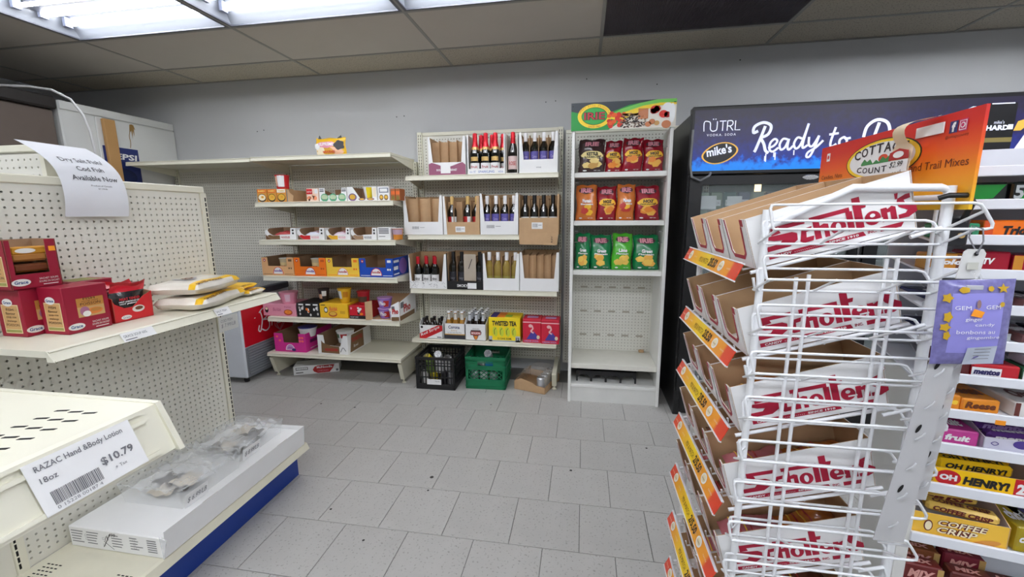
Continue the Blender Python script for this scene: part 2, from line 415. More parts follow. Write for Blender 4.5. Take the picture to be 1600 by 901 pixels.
def wall_bay(root, x0, x1, z0, z1, ups=(True, True), bmat=peg, back=True, fill=.03):
    b = MB(); pegboard(b, x0 + .02, x1 - .02, z0, z1 - .03, lambda u, w, d: (u, BY + d, w), r=.005); b.build('pegboard', bmat, root)
    MB().box(x0 + .02, x1 - .02, BY + .03, BY + .034, z0, z1 - .03).build('back_panel', mat('board_back', (120, 112, 100), rough=.9), root)
    MB().bbox(x0 + .02, x1 - .02, BY - .008, BY + .03, z1 - .03, z1, .003).build('top_rail', cream, root)
    for f, x in zip(ups, (x0, x1)):
        if f:
            u = MB().box(x - .02, x + .02, BY - .02, BY + .035, 0, z1).build('upright', cream, root)
            s_ = MB(); slots(s_, (x - .009, BY - .02), 'y', z0, z1 - .03); slots(s_, (x + .009, BY - .02), 'y', z0, z1 - .03)
            q = s_.build('slots', dark, u); q['kind'] = 'stuff'
def foot(root, x, yf, yb, zt, sgn=1):
    """base bracket of a wall gondola with levelling foot"""
    b = MB(); b.prism([(x, yf + .01, zt - .045), (x, yf - .012, zt - .05), (x, yf + .035, .035), (x, yb, .035), (x, yb, zt - .045)], (.035 * sgn, 0, 0))
    o = b.build('base_bracket', creamd, root)
    MB().tube([(x + .0175 * sgn, yf + .06, .036), (x + .0175 * sgn, yf + .06, .012)], .008, 8).lathe([(.018, 0), (.018, .006), (.01, .014)], (x + .0175 * sgn, yf + .06, 0), 10).build('levelling_foot', creamd, o)
    h = MB()
    for z in (zt - .075,): h.lathe([(.006, 0), (.006, .002)], (x + (0 if sgn > 0 else -.035) - .001, yf + .06, z), 8, R=np.array([[0, 0, -1], [0, 1, 0], [1, 0, 0]]))
    return o
# noodle gondola (bay of six shelves) and the bay left of it
ng = thing('wall_gondola', 'cream steel wall shelving bay stocked with instant noodles on six shelves', 'shelving', (-2.085, 3.4, 0))
wall_bay(ng, -2.70, -1.475, .14, 1.872)
for zt in (1.53, 1.218, .912, .552): shelf_y(ng, -2.70, -1.475, 3.15, BY - .005, zt)
shelf_y(ng, -2.70, -1.475, 3.15, BY - .005, 1.892, lip=.035)
shelf_y(ng, -2.72, -1.47, 3.12, BY - .005, .235, lip=.03, brackets=False)
foot(ng, -2.715, 3.15, BY - .01, .235); foot(ng, -1.475, 3.15, BY - .01, .235, -1)
lg = thing('wall_gondola', 'cream pegboard wall shelving bay with only a top shelf, beside the white cooler', 'shelving', (-3.31, 3.4, 0))
wall_bay(lg, -3.92, -2.724, .14, 1.872, (True, False))
shelf_y(lg, -3.92, -2.702, 3.15, BY - .005, 1.886, lip=.035)
# wine gondola
wg = thing('wall_gondola', 'cream wall shelving bay stocked with boxed wine and beer, beside the snack rack', 'shelving', (-.81, 3.45, 0))
wall_bay(wg, -1.415, -.2, .12, 2.115)
shelf_y(wg, -1.43, -.195, 3.30, BY - .02, 1.729)
shelf_y(wg, -1.43, -.195, 3.29, BY - .02, 1.256)
shelf_y(wg, -1.43, -.195, 3.29, BY - .02, .806)
s4 = shelf_y(wg, -1.43, -.195, 3.27, BY - .02, .372, lip=.03)
foot(wg, -.225, 3.2, BY - .01, .2)
foot(wg, -1.42, 3.3, BY - .01, .2)
MB().tube([(-.215, 3.33, 2.03), (-.19, 3.58, 1.9)], .004, 6).build('brace', cream, wg)
# pegboard bay that runs on behind the snack rack
pb = thing('wall_gondola', 'bare pegboard wall panel showing between wine shelves and snack rack', 'shelving', (.4, 3.62, 0))
wall_bay(pb, -.178, .95, .1, 2.09, (False, True))
MB().box(-.11, -.07, BY - .004, BY - .0005, .66, .705).build('outlet_cover', black, pb)

# ---------------------------------------------------------------- island gondola on the left
IX, IY0, IY1 = -1.90, .955, 1.885
ig = thing('island_gondola', 'cream pegboard island shelving with blue kick plate and soup boxes', 'shelving', (-1.9, 1.42, 0))
b = MB(); pegboard(b, IY0 + .012, IY1 - .028, .2, 1.53, lambda u, w, d: (IX - d, u, w)); b.build('pegboard', peg, ig)
b = MB(); pegboard(b, IY0 + .012, IY1 - .028, .2, 1.53, lambda u, w, d: (IX - .055 + d, u, w)); b.build('pegboard', peg, ig)
MB().bbox(IX - .062, IX + .006, IY0, IY1 - .0, 1.53, 1.562, .004).build('top_rail', cream, ig)
for y in (IY0 - .004, IY1 - .026):
    u = MB().box(IX - .06, IX + .008, y, y + .03, 0, 1.531).build('upright', cream, ig)
    s_ = MB(); 
    z = .22
    while z < 1.5: s_.box(IX + .006, IX + .0086, y + (.004 if y < 1 else .018), y + (.010 if y < 1 else .025), z, z + .019); z += .0254
    if y > 1:
        z = .22
        while z < 1.5: s_.box(IX - .012, IX - .006, y + .0285, y + .0306, z, z + .017); z += .0254
    q = s_.build('slots', dark, u); q['kind'] = 'stuff'
# shelf facing +X
def shelf_x(root, y0, y1, xb, xf, zt, lip=.036, mt=cream, slope=.022):
    b = MB(); b.box(xb, xf - slope - .004, y0, y1, zt - .02, zt)
    b.prism([(xf - slope - .004, y0, zt), (xf - slope, y0, zt - .002), (xf, y0, zt - lip), (xf - slope - .004, y0, zt - lip)], (0, y1 - y0, 0))
    sh = b.build('shelf', mt, root)
    c = MB(); a = np.array((slope, 0, -lip + .002)); a /= np.linalg.norm(a); n = np.array((-a[2], 0, a[0]))
    for t in (.001, np.hypot(slope, lip) - .006):
        p = np.array((xf - slope, 0, zt - .002)) + a * t
        c.prism([tuple(p + (0, y0 + .003, 0)), tuple(p + n * .003 + (0, y0 + .003, 0)), tuple(p + n * .003 + a * .004 + (0, y0 + .003, 0)), tuple(p + a * .004 + (0, y0 + .003, 0))], (0, y1 - y0 - .006, 0))
    c.build('price_channel', mt, sh)
    return sh
s1 = shelf_x(ig, .935, IY1, IX + .003, -1.525, 1.028, lip=.034)
MB().prism([(IX, IY1 - .006, 1.0), (-1.56, IY1 - .006, 1.0), (-1.56, IY1 - .006, .985), (IX, IY1 - .006, .92)], (0, .004, 0)).build('shelf_bracket', cream, ig)
# base deck with perforated strips, lip and blue kick plate
b = MB(); b.box(IX + .003, -1.475, .93, IY1 + .004, .175, .2)
b.prism([(-1.475, .93, .2), (-1.462, .93, .197), (-1.448, .93, .166), (-1.475, .93, .166)], (0, IY1 + .004 - .93, 0))
dk = b.build('base_deck', creamd, ig)
q = MB()
for gx in (-1.86, -1.56):
    for i in range(5):
        for j in range(4):
            x, y = gx + j * .017, .95 + i * .014; q.box(x, x + .011, y, y + .004, .1995, .2004)
q.build('deck_slots', dark, dk)['kind'] = 'stuff'
bluem = mat('blue_enamel', (22, 60, 150), rough=.4, var=.06)
MB().box(-1.545, -1.53, .3, IY1 + .002, 0, .168).build('kick_plate', bluem, ig)
MB().box(IX, -1.545, IY1 - .012, IY1 + .002, 0, .168).build('kick_plate', bluem, ig)
# next bay towards the viewpoint
MB().box(IX + .003, -1.53, .3, .925, .15, .19).build('base_deck', creamd, ig)
MB().prism([(-1.53, .3, .19), (-1.50, .3, .16), (-1.53, .3, .15)], (0, .625, 0)).build('deck_lip', creamd, ig)
MB().box(IX - .05, IX - .0, .3, .95, .2, .95).build('near_panel', peg, ig)
# perpendicular pegboard end of the run behind
eb = thing('pegboard_end', 'taller pegboard end panel standing just behind the island shelving', 'pegboard', (-2.35, 1.33, 0))
b = MB(); pegboard(b, -2.75, -1.99, .3, 1.655, lambda u, w, d: (u, 1.31 + d, w), pitch=.029); b.build('pegboard', peg, eb)
MB().box(-2.75, -1.99, 1.34, 1.344, .3, 1.655).build('back_panel', mat('board_back', (120, 112, 100)), eb)
MB().bbox(-2.76, -1.98, 1.30, 1.35, 1.655, 1.683, .004).build('top_rail', cream, eb)
for x in (-2.76, -2.0): MB().box(x, x + .02, 1.305, 1.345, 0, 1.655).build('upright', cream, eb)

# ---------------------------------------------------------------- shelf end close to the camera (lower left)
ns = thing('shelf_fixture', 'cream steel slotted shelf end carrying the $10.79 price ticket', 'shelving', (-.66, .2, 0))
zt = 1.216; xf = -.432; ye = .358
b = MB()
b.box(-.86, xf - .028, -.35, ye - .004, zt - .02, zt)
b.prism([(xf - .028, -.35, zt), (xf - .022, -.35, zt), (xf, -.35, zt - .052), (xf - .028, -.35, zt - .052)], (0, ye - .35 + .65 - .3 + .0, 0)) if False else None
b.prism([(xf - .028, -.35, zt), (xf - .022, -.35, zt - .001), (xf - .002, -.35, zt - .05), (xf - .028, -.35, zt - .05)], (0, ye - .004 + .35, 0))
sh = b.build('shelf', cream, ns)
MB().prism([(-.86, ye - .004, zt + .001), (xf - .020, ye - .004, zt + .001), (xf + .003, ye - .004, zt - .052), (xf - .03, ye - .004, zt - .054), (-.86, ye - .004, zt - .045)], (0, .006, 0)).build('end_cap', cream, ns)
a_ = np.array((.02, 0, -.049)); a_ /= np.linalg.norm(a_); n_ = np.array((-a_[2], 0, a_[0]))
c = MB()
for t in (0, .010, .046):
    p = np.array((xf - .022, 0, zt - .001)) + a_ * t
    c.prism([tuple(p + (0, -.35, 0)), tuple(p + n_ * .003 + (0, -.35, 0)), tuple(p + n_ * .003 + a_ * .004 + (0, -.35, 0)), tuple(p + a_ * .004 + (0, -.35, 0))], (0, ye - .02 + .35, 0))
c.build('price_channel', cream, sh)
q = MB()
for i in range(3):
    for j in range(14):
        y = ye - .036 - j * .017; x = xf - .072 - i * .0175
        q.prism([(x, y, zt - .0004), (x + .012, y + .003, zt - .0004), (x + .0125, y + .0058, zt - .0004), (x + .0005, y + .0028, zt - .0004)], (0, 0, .0008))
q.build('deck_slots', dark, sh)['kind'] = 'stuff'
MB().box(-.90, -.86, -.35, ye, 0, 1.5).build('back_board', peg, ns)
MB().box(-.86, xf - .02, -.35, ye - .03, .0, .16).build('base', cream, ns)
# its price ticket
pt = thing('price_ticket', 'white paper price ticket with barcode reading $10.79 on slotted shelf edge', 'price tag', (xf, .27, zt - .03))
o_ = np.array((xf - .022, 0, zt - .001)) + n_ * .0036 + a_ * .050
u, v = np.array((0, 1., 0)), -a_
W_, H_ = .083, .047
o_ = o_ + np.array((0, ye - .035 - W_, 0)) 
q = MB(); q.prism([tuple(o_), tuple(o_ + u * W_), tuple(o_ + u * W_ + v * H_), tuple(o_ + v * H_)], tuple(np.cross(u, v) * .0006))
q.build('paper', white, pt); o_ = o_ + np.cross(u, v) * .0006
q = MB()
q.text('RAZAC Hand &Body Lotion', o_ + u * .006 + v * .036, u, v, .068, .0068, bold=.01); q.text('18oz', o_ + u * .006 + v * .027, u, v, .012, .005, bold=.01)
q.text('$10.79', o_ + u * .048 + v * .016, u, v, .028, .0085, bold=.02); q.text('+ Tax', o_ + u * .056 + v * .009, u, v, .01, .003)
x = .008
for i in range(34):
    w_ = random.choice((.0004, .0006, .0009)); q.rect(o_, u, v, x, x + w_, .006, .018, d=.0005); x += w_ + random.choice((.0004, .0006))
q.text('0 15228 00187 4', o_ + u * .008 + v * .002, u, v, .034, .0028)
q.build('printing', inkg, pt)
# ---------------------------------------------------------------- cartons, bottles
def panel(b, pts, n, t=.0032, mo=0, mi=1):
    """card panel: pts 3-D outline on the outer face, n = outward normal; outer ply mo, inner ply mi"""
    n = V3(n); h = t / 2
    a = [V3(p) - n * h for p in pts]
    b.prism([tuple(p) for p in a], tuple(n * h), mo); b.prism([tuple(p - n * h) for p in a], tuple(n * h), mi)
FULL = [(0, 0), (1, 0), (1, 1), (0, 1)]
VCUT = [(0, 0), (1, 0), (1, 1), (.94, 1), (.885, .33), (.115, .33), (.05, 1), (0, 1)]
def carton(root, x0, x1, y0, y1, z0, h, mo, mi, front=VCUT, back=FULL, left=FULL, right=FULL, name='carton', bottom=True):
    b = MB(); d, w_ = y1 - y0, x1 - x0
    if front: panel(b, [(x0 + u * w_, y0, z0 + v * h) for u, v in front], (0, -1, 0))
    if back: panel(b, [(x0 + u * w_, y1, z0 + v * h) for u, v in back][::-1], (0, 1, 0))
    if left: panel(b, [(x0, y0 + .0032 + u * (d - .0064), z0 + v * h) for u, v in left][::-1], (-1, 0, 0))
    if right: panel(b, [(x1, y0 + .0032 + u * (d - .0064), z0 + v * h) for u, v in right], (1, 0, 0))
    if bottom: b.box(x0 + .0033, x1 - .0033, y0 + .0033, y1 - .0033, z0, z0 + .003, 1)
    return b.build(name, [mo, mi], root)
def dividers(root, x0, x1, y0, y1, z0, h, nx=4, ny=2, bow=.0, m=kraft):
    for i in range(1, nx):
        x = x0 + (x1 - x0) * i / nx
        MB().box(x - .0012, x + .0012, y0, y1, z0, z0 + h).build('divider', m, root)
    for j in range(ny):
        y = y0 + (y1 - y0) * (j + .35) / ny
        for i in range(nx):
            a, c = x0 + (x1 - x0) * i / nx + .002, x0 + (x1 - x0) * (i + 1) / nx - .002
            q = MB(); q.grid(lambda u, v: (a + (c - a) * u, y - bow * math.sin(math.pi * u), z0 + h * .97 * v), 6, 1)
            q.build('divider', m, root)
def arc_label(b, r, z0, z1, a0, a1, m=0, n=10, c=(0, 0, 0)):
    b.grid(lambda u, v: (c[0] + r * math.sin(math.radians(a0 + (a1 - a0) * u)), c[1] - r * math.cos(math.radians(a0 + (a1 - a0) * u)), c[2] + z0 + (z1 - z0) * v), n, 1, m)
def arc_text(b, t, r, z0, h, a0, a1, m=0, **k):
    vs, fs = text_mesh(t, k.get('bold', .02), k.get('shear', 0), 1)
    b.add([(r * math.sin(math.radians(a0 + (a1 - a0) * p[0])), -r * math.cos(math.radians(a0 + (a1 - a0) * p[0])), z0 + h * p[1]) for p in vs], fs, m)
WB = [(.034, 0), (.0375, .004), (.0375, .175), (.036, .19), (.026, .212), (.0155, .232), (.0145, .245), (.0145, .30)]
SPK = [(.036, 0), (.0425, .006), (.043, .12), (.040, .16), (.028, .205), (.019, .235), (.016, .25), (.0165, .305)]
BEER = [(.028, 0), (.0305, .004), (.0305, .12), (.027, .138), (.016, .168), (.0125, .185), (.0125, .225), (.0138, .228), (.0138, .232)]
def bottle(name, prof, glass, cap, cz, caprs, labels, texts=()):
    """prototype bottle at the origin; cap from cz upward; labels = [(z0,z1,a0,a1,mat)]"""
    t = bpy.data.objects.new(name, None); COL.objects.link(t); t['category'] = 'bottle'
    MB().lathe(prof, n=16).build('glass_body', glass, t, False)
    top = prof[-1][1]
    MB().lathe(caprs + [], n=14).build('cap', cap, t, False)
    for (z0, z1, a0, a1, m) in labels:
        q = MB(); r = max(p[0] for p in prof) + .0005; arc_label(q, r, z0, z1, a0, a1); q.build('label', m, t, False)
    for (s, z0, h, a0, a1, m) in texts:
        q = MB(); arc_text(q, s, max(p[0] for p in prof) + .001, z0, h, a0, a1); q.build('printing', m, t, False)
    return t
def neckcap(z0, z1, r=.0158): return [(r, z0), (r, z1 - .002), (r - .002, z1)]
wcap = mat('white_cap', (236, 236, 238), rough=.4, var=.02); purple = P('purple_label', (92, 84, 160)); redfoil = mat('red_foil', (214, 24, 44), rough=.28, metal=.35, var=.15, scale=40)
goldc = mat('gold_cap', (214, 178, 112), rough=.4, var=.05); maroonl = P('maroon_label', (168, 34, 62)); redl = P('red_label', (176, 40, 40)); pale = mat('pale_wine', (150, 128, 62), rough=.08, var=.05, coat=.6)
lime = P('olive_label', (150, 142, 66)); redcap = mat('red_capsule', (188, 24, 40), rough=.35, var=.06); goldf = mat('gold_foil', (206, 170, 104), rough=.35, metal=.4, var=.2, scale=60)
b_purple = bottle('wine_bottle', WB, glassb, wcap, .24, neckcap(.236, .302), [(.05, .16, -75, 75, purple), (.028, .046, -70, 70, white)], [('Cuvee', .11, .022, -30, 30, P('lilac_ink', (160, 150, 205)))])
b_spark = bottle('sparkling_bottle', SPK, glassb, redfoil, .2, [(.0285, .207), (.0205, .236), (.0185, .25), (.0185, .296), (.017, .312), (.010, .316)], [(.03, .085, -60, 60, white), (.10, .132, -40, 40, goldf)], [('Fruit', .045, .02, -35, 35, redl)])
q = MB(); q.lathe([(.0335, .187), (.0292, .205), (.0288, .2075)], n=14); q.build('neck_band', goldf, b_spark, False)
b_rose = bottle('sparkling_bottle', SPK, glassb, redfoil, .2, [(.0215, .228), (.0185, .25), (.0185, .296), (.017, .312), (.010, .316)], [(.03, .13, -55, 55, P('pink_label', (214, 190, 188)))], [('ROSE', .06, .03, -35, 35, redl)])
b_gold = bottle('wine_bottle', WB, glassb, goldc, .24, neckcap(.236, .302), [(.03, .14, -75, 75, white)])
q = MB(); arc_label(q, .0386, .085, .14, -75, 5); q.build('label', redl, b_gold, False)
q = MB(); arc_label(q, .0386, .03, .07, 15, 75); q.build('label', redl, b_gold, False)
b_red = bottle('wine_bottle', WB, glassb, black, .24, neckcap(.236, .302), [(.05, .125, -75, 75, maroonl), (.1, .135, -75, 75, white)], [('PINOT', .065, .018, -32, 32, inkw)])
b_cap = bottle('wine_bottle', WB, glassb, redcap, .24, neckcap(.222, .302, .0165), [(.04, .13, -75, 75, white)], [('vino', .075, .03, -35, 35, ink)])
b_smoky = bottle('wine_bottle', WB, glassb, black, .24, neckcap(.236, .302), [(.05, .14, -70, 70, P('charcoal_label', (36, 36, 44)))], [('bay', .07, .03, -30, 30, inkg)])
b_pale = bottle('wine_bottle', WB, pale, wcap, .24, neckcap(.236, .302), [(.03, .11, -75, 75, lime)], [('o', .05, .04, -26, 26, inkw)])
PROTO_USED = set()
def put(proto, loc, label, group=None, rz=0):
    if proto.name not in PROTO_USED:
        PROTO_USED.add(proto.name); proto.location = loc; proto.rotation_euler = (0, 0, rz); proto['label'] = label
        if group: proto['group'] = group
        return proto
    return dup(proto, loc, rz, label, group)
ORD = ['leftmost', 'second from left', 'third from left', 'fourth from left', 'fifth from left', 'sixth from left', 'seventh from left']
def label_plate(root, o, u, v, w_, h_, m=white, bars=True):
    MB().rect(o, u, v, 0, w_, 0, h_, d=.0012).build('sticker', m, root)
    if bars:
        q = MB(); x = w_ * .1
        while x < w_ * .55:
            t = random.choice((.001, .002)); q.rect(o, u, v, x, x + t, h_ * .25, h_ * .8, d=.0016); x += t + .0018
        q.rect(o, u, v, w_ * .62, w_ * .92, h_ * .55, h_ * .62, d=.0016)
        q.build('barcode', inkg, root)
FU, FV = (1, 0, 0), (0, 0, 1)      # faces that look towards -Y
Z1, Z2, Z3 = 1.7295, 1.2565, .8065
def wine_box(label, x0, x1, y0, z0, h, mo, front=VCUT, y1=None, mi=kraft, **k):
    t = thing('wine_carton', label, 'box', ((x0 + x1) / 2, y0, z0)); y1 = y1 or y0 + .27
    c = carton(t, x0, x1, y0, y1, z0, h, mo, mi, front, **k); return t
# --- top wine shelf
maroonw = P('mauve_print', (150, 84, 112))
t = wine_box('empty white wine carton with mauve printed front and cardboard dividers', -1.235, -.93, 3.325, Z1, .292, white)
dividers(t, -1.23, -.935, 3.36, 3.59, Z1, .27)
q = MB(); o = (-1.235, 3.325, Z1)
q.patch(o, FU, FV, [(0, 0), (.305, 0), (.305, .075)] + [(.305 - .305 * i / 12, .08 + .018 * math.cos(2 * math.pi * i / 12 * 1.0)) for i in range(1, 12)] + [(0, .085)], 0)
q.text('BODACIOUS CABERNET', (-1.17, 3.325, Z1 + .03), FU, FV, .17, .016, 1, bold=.02, d=.001)
q.build('printing', [maroonw, inkw], t); label_plate(t, (-1.135, 3.325, Z1 + .012), FU, FV, .08, .06, bars=False)
t = wine_box('white carton holding red-foiled sparkling wine bottles on the top wine shelf', -.917, -.615, 3.335, Z1, .302, white, front=[(0, 0), (1, 0), (1, 1), (.97, 1), (.97, .14), (.03, .14), (.03, 1), (0, 1)], mi=mat('carton_inside', (214, 206, 194), rough=.8))
q = MB(); q.text('SPARKLING', (-.83, 3.335, Z1 + .01), FU, FV, .13, .018, 0, bold=.02); q.text('since 1987', (-.9, 3.335, Z1 + .012), FU, FV, .05, .016); q.text('wine', (-.67, 3.335, Z1 + .01), FU, FV, .04, .018); q.build('printing', P('blue_ink', (120, 140, 190)), t)
for i, (x, y, dz) in enumerate(((-.865, 3.388, 0), (-.778, 3.388, 0), (-.7, 3.392, 0), (-.652, 3.46, 0.018))):
    put(b_spark, (x, y, Z1 + .0035), f'red-foiled sparkling wine bottle, {ORD[i]} in front of its white carton', 'sparkling bottles in the white carton')
for i, (x, y) in enumerate(((-.835, 3.475), (-.745, 3.475))):
    put(b_spark, (x, y, Z1 + .0035), f'red-foiled sparkling wine bottle in the second row, {"left" if i == 0 else "right"} one', 'sparkling bottles in the white carton')
t = wine_box('narrow white open carton with a single pink-labelled sparkling bottle', -.608, -.515, 3.335, Z1, .298, white, front=[(0, 0), (1, 0), (1, .015), (0, .015)], mi=mat('carton_inside', (0, 0, 0)))
put(b_rose, (-.56, 3.395, Z1 + .0035), 'pink-labelled sparkling bottle with red foil standing alone in a narrow carton')
t = wine_box('white wine carton of four purple-label bottles on the top wine shelf', -.5, -.205, 3.325, Z1, .302, white)
dividers(t, -.495, -.21, 3.345, 3.58, Z1, .28, ny=1)
q = MB(); q.text('WINE', (-.37, 3.325, Z1 + .035), FU, FV, .04, .01); q.build('printing', inkg, t)
for i in range(4):
    put(b_purple, (-.458 + i * .0715, 3.386, Z1 + .0035), f'purple-label white-capped bottle, {ORD[i]} in the top shelf carton', 'purple-label bottles in the top carton')
# --- second wine shelf
t = wine_box('empty white wine carton with barcode and dividers at the left end of second wine shelf', -1.455, -1.125, 3.295, Z2, .312, white)
dividers(t, -1.45, -1.13, 3.325, 3.56, Z2, .3, 3, bow=.012)
label_plate(t, (-1.40, 3.295, Z2 + .035), FU, FV, .13, .04)
t = wine_box('kraft wine carton with white left edge and three gold-capped bottles', -1.117, -.82, 3.30, Z2, .305, kraft)
MB().prism([(-1.1185, 3.298, Z2), (-1.09, 3.2985, Z2), (-1.105, 3.2985, Z2 + .305), (-1.1185, 3.2985, Z2 + .305)], (0, -.002, 0)).build('white_flap', white, t)
dividers(t, -1.11, -.825, 3.32, 3.55, Z2, .27, ny=1)
label_plate(t, (-1.02, 3.30, Z2 + .02), FU, FV, .08, .045)
for i, x in enumerate((-1.062, -.93, -.853)):
    put(b_gold, (x, 3.364, Z2 + .0035), f'gold-capped wine bottle with red and white label, {ORD[i]} of three in kraft carton', 'gold-capped bottles')
t = wine_box('white wine carton of four purple-label bottles on the second wine shelf', -.812, -.507, 3.295, Z2, .322, white)
dividers(t, -.807, -.512, 3.32, 3.55, Z2, .29, ny=1)
label_plate(t, (-.775, 3.295, Z2 + .04), FU, FV, .14, .045)
for i in range(4):
    put(b_purple, (-.767 + i * .073, 3.358, Z2 + .0035), f'purple-label white-capped bottle, {ORD[i]} in the second shelf carton', 'purple-label bottles in the second carton')
t = wine_box('brown kraft wine carton with drooping front flap and maroon-label bottles', -.5, -.19, 3.30, Z2, .31, kraft, front=[(0, 0), (1, 0), (1, 1), (.96, 1), (.96, .42), (.02, .42), (0, .45)])
dividers(t, -.495, -.2, 3.32, 3.55, Z2, .28, ny=1)
panel(q := MB(), [(-.495, 3.284, Z2 - .075), (-.2, 3.281, Z2 - .08), (-.19, 3.288, Z2 + .015), (-.5, 3.288, Z2 + .015)], (0, -1, 0)); q.build('front_flap', [kraft, kraft], t)
label_plate(t, (-.40, 3.30, Z2 + .045), FU, FV, .085, .05)
MB().text('KSV', (-.235, 3.2805, Z2 - .06), (0, 0, 1), (-1, 0, 0), .05, .012, d=.002).build('printing', ink, t)
for i in range(4):
    put(b_red, (-.458 + i * .073, 3.362, Z2 + .0035), f'dark-capped bottle with maroon label, {ORD[i]} in brown kraft carton', 'maroon-label bottles')
# --- third wine shelf
t = wine_box('white carton printed with black scribbles holding red-capped wine bottles', -1.433, -1.108, 3.295, Z3, .29, white, front=[(0, 0), (1, 0), (1, 1), (.95, 1), (.87, .22), (.06, .22), (.02, .9), (0, .9)])
q = MB()
for i in range(46):
    x, z = random.uniform(.005, .315), random.uniform(.004, .06)
    q.stroke((-1.433, 3.295, Z3), FU, FV, [(x, z), (x + random.uniform(-.01, .01), z + random.uniform(0, .01)), (x + random.uniform(-.012, .012), z + random.uniform(-.006, .012))], .0012)
q.build('printing', ink, t)
for i, (x, y) in enumerate(((-1.375, 3.355), (-1.30, 3.355), (-1.225, 3.355), (-1.335, 3.44), (-1.262, 3.44), (-1.14, 3.44))):
    o = put(b_cap, (x, y, Z3 + .004), f'red-capped white-label wine bottle, {ORD[i % 3]} in the {"front" if i < 3 else "second"} row of scribbled carton', 'red-capped wine bottles'); o.scale = (.92, .92, .86)
t = wine_box('black wine carton with white lettering, dark bottles and one flat divider', -1.107, -.797, 3.295, Z3, .3, black, front=[(0, 0), (1, 0), (1, 1), (.93, 1), (.95, .23), (.04, .23), (.02, 1), (0, 1)])
dividers(t, -1.102, -.8, 3.32, 3.55, Z3, .27, ny=1, m=kraftd)
MB().bbox(-.965, -.862, 3.318, 3.322, Z3 + .07, Z3 + .29, .001).build('divider_card', mat('pale_card', (176, 164, 148), rough=.8), t)
MB().stroke((-.965, 3.318, Z3), FU, FV, [(.04, .17), (.07, .25)], .006).build('printing', ink, t)
MB().text('SMOKY BAY', (-1.02, 3.295, Z3 + .02), FU, FV, .15, .024, bold=.02).build('printing', inkw, t)
label_plate(t, (-.93, 3.295, Z3 + .008), FU, FV, .075, .048, bars=False)
for i, x in enumerate((-1.065, -.992, -.838)):
    put(b_smoky, (x, 3.36, Z3 + .004), f'black wine bottle, {ORD[i]} of three in the black carton', 'black bottles')
t = wine_box('white wine carton of four pale white-capped bottles on the third wine shelf', -.799, -.5, 3.295, Z3, .3, white)
dividers(t, -.794, -.505, 3.32, 3.55, Z3, .27, ny=1)
label_plate(t, (-.70, 3.295, Z3 + .02), FU, FV, .07, .04, bars=False)
for i in range(4):
    put(b_pale, (-.757 + i * .0725, 3.358, Z3 + .004), f'pale white-capped wine bottle with olive label, {ORD[i]} in its carton', 'pale wine bottles')
t = wine_box('empty white wine carton with kraft dividers at the right end of third shelf', -.494, -.185, 3.295, Z3, .312, white)
dividers(t, -.489, -.19, 3.32, 3.55, Z3, .29, 5, bow=.008)
label_plate(t, (-.44, 3.295, Z3 + .02), FU, FV, .08, .04, bars=False)
# --- beer on the bottom wine shelf
Z4 = .3725
amber = mat('brown_glass', (30, 16, 10), rough=.08, var=0, coat=.5); straw = mat('lager', (170, 120, 40), rough=.1, var=.1, coat=.6)
def neck(glass, cap, name='beer_bottle', band=None, capz=.222):
    t = bpy.data.objects.new(name, None); COL.objects.link(t); t['category'] = 'bottle'
    MB().lathe(BEER, n=12).build('glass_body', glass, t, False)
    MB().lathe([(.0142, capz), (.0142, .232), (.012, .236)], n=12).build('cap', cap, t, False)
    if band: MB().lathe([(.0175, .165), (.0135, .187), (.0135, .215)], n=12).build('neck_label', band, t, False)
    return t
def carrier(label, x0, x1, y0, y1, h, m, art, name='beer_carrier', handle=True):
    t = thing(name, label, 'beer pack', ((x0 + x1) / 2, y0, Z4))
    b = MB(); o = (x0, y0, Z4)
    panel(b, [(x0, y0, Z4), (x1, y0, Z4), (x1, y0, Z4 + h), (x0, y0, Z4 + h)], (0, -1, 0)); panel(b, [(x0, y1, Z4), (x0, y1, Z4 + h), (x1, y1, Z4 + h), (x1, y1, Z4)], (0, 1, 0))
    for x, n in ((x0, -1), (x1, 1)): panel(b, [(x, y0, Z4), (x, y0, Z4 + h), (x, (y0 + y1) / 2, Z4 + h + .05), (x, y1, Z4 + h), (x, y1, Z4)], (n, 0, 0))
    b.box(x0, x1, y0, y1, Z4, Z4 + .003); b.build('carrier', [m, m], t)
    art(t, o); return t
def art(t, o):
    q = MB(); q.patch(o, FU, FV, [(0, .0), (.055, 0), (.205, .072), (.205, .118), (.165, .118), (0, .042)], 0)
    q.text('Red Stripe', (o[0] + .018, o[1], o[2] + .012), (.905, 0, .425), (-.425, 0, .905), .185, .03, 1, bold=.01, shear=.2, d=.0012)
    q.oval(o, FU, FV, .022, .1, .011, .011, 2); q.rect(o, FU, FV, .155, .195, .01, .018, 2); q.build('printing', [P('stripe_red', (196, 28, 34)), inkw, ink], t)
carrier('white six-pack carrier with diagonal red stripe and brown beer bottles', -1.368, -1.163, 3.30, 3.43, .118, white, art)
b_brown = neck(amber, black)
for i in range(6): put(b_brown, (-1.333 + (i % 3) * .068, 3.333 + (i // 3) * .064, Z4 + .004), f'brown beer bottle, {ORD[i % 3]} in the {"front" if i < 3 else "rear"} row of red-striped carrier', 'brown bottles in the striped carrier').scale = (1, 1, .72)
def art(t, o):
    q = MB(); q.rect(o, FU, FV, 0, .181, 0, .035, 0); q.rect(o, FU, FV, .0, .181, .035, .045, 2); q.text('Corona', (o[0] + .035, o[1], o[2] + .09), FU, FV, .10, .028, 1, bold=.03); q.text('Extra', (o[0] + .06, o[1], o[2] + .068), FU, FV, .05, .014, 2)
    q.text('La Cerveza Mas Fina', (o[0] + .03, o[1], o[2] + .052), FU, FV, .12, .009, 1); q.build('printing', [P('navy_black', (40, 40, 50)), P('navy_ink', (36, 44, 96)), P('gold_ink', (190, 150, 80))], t)
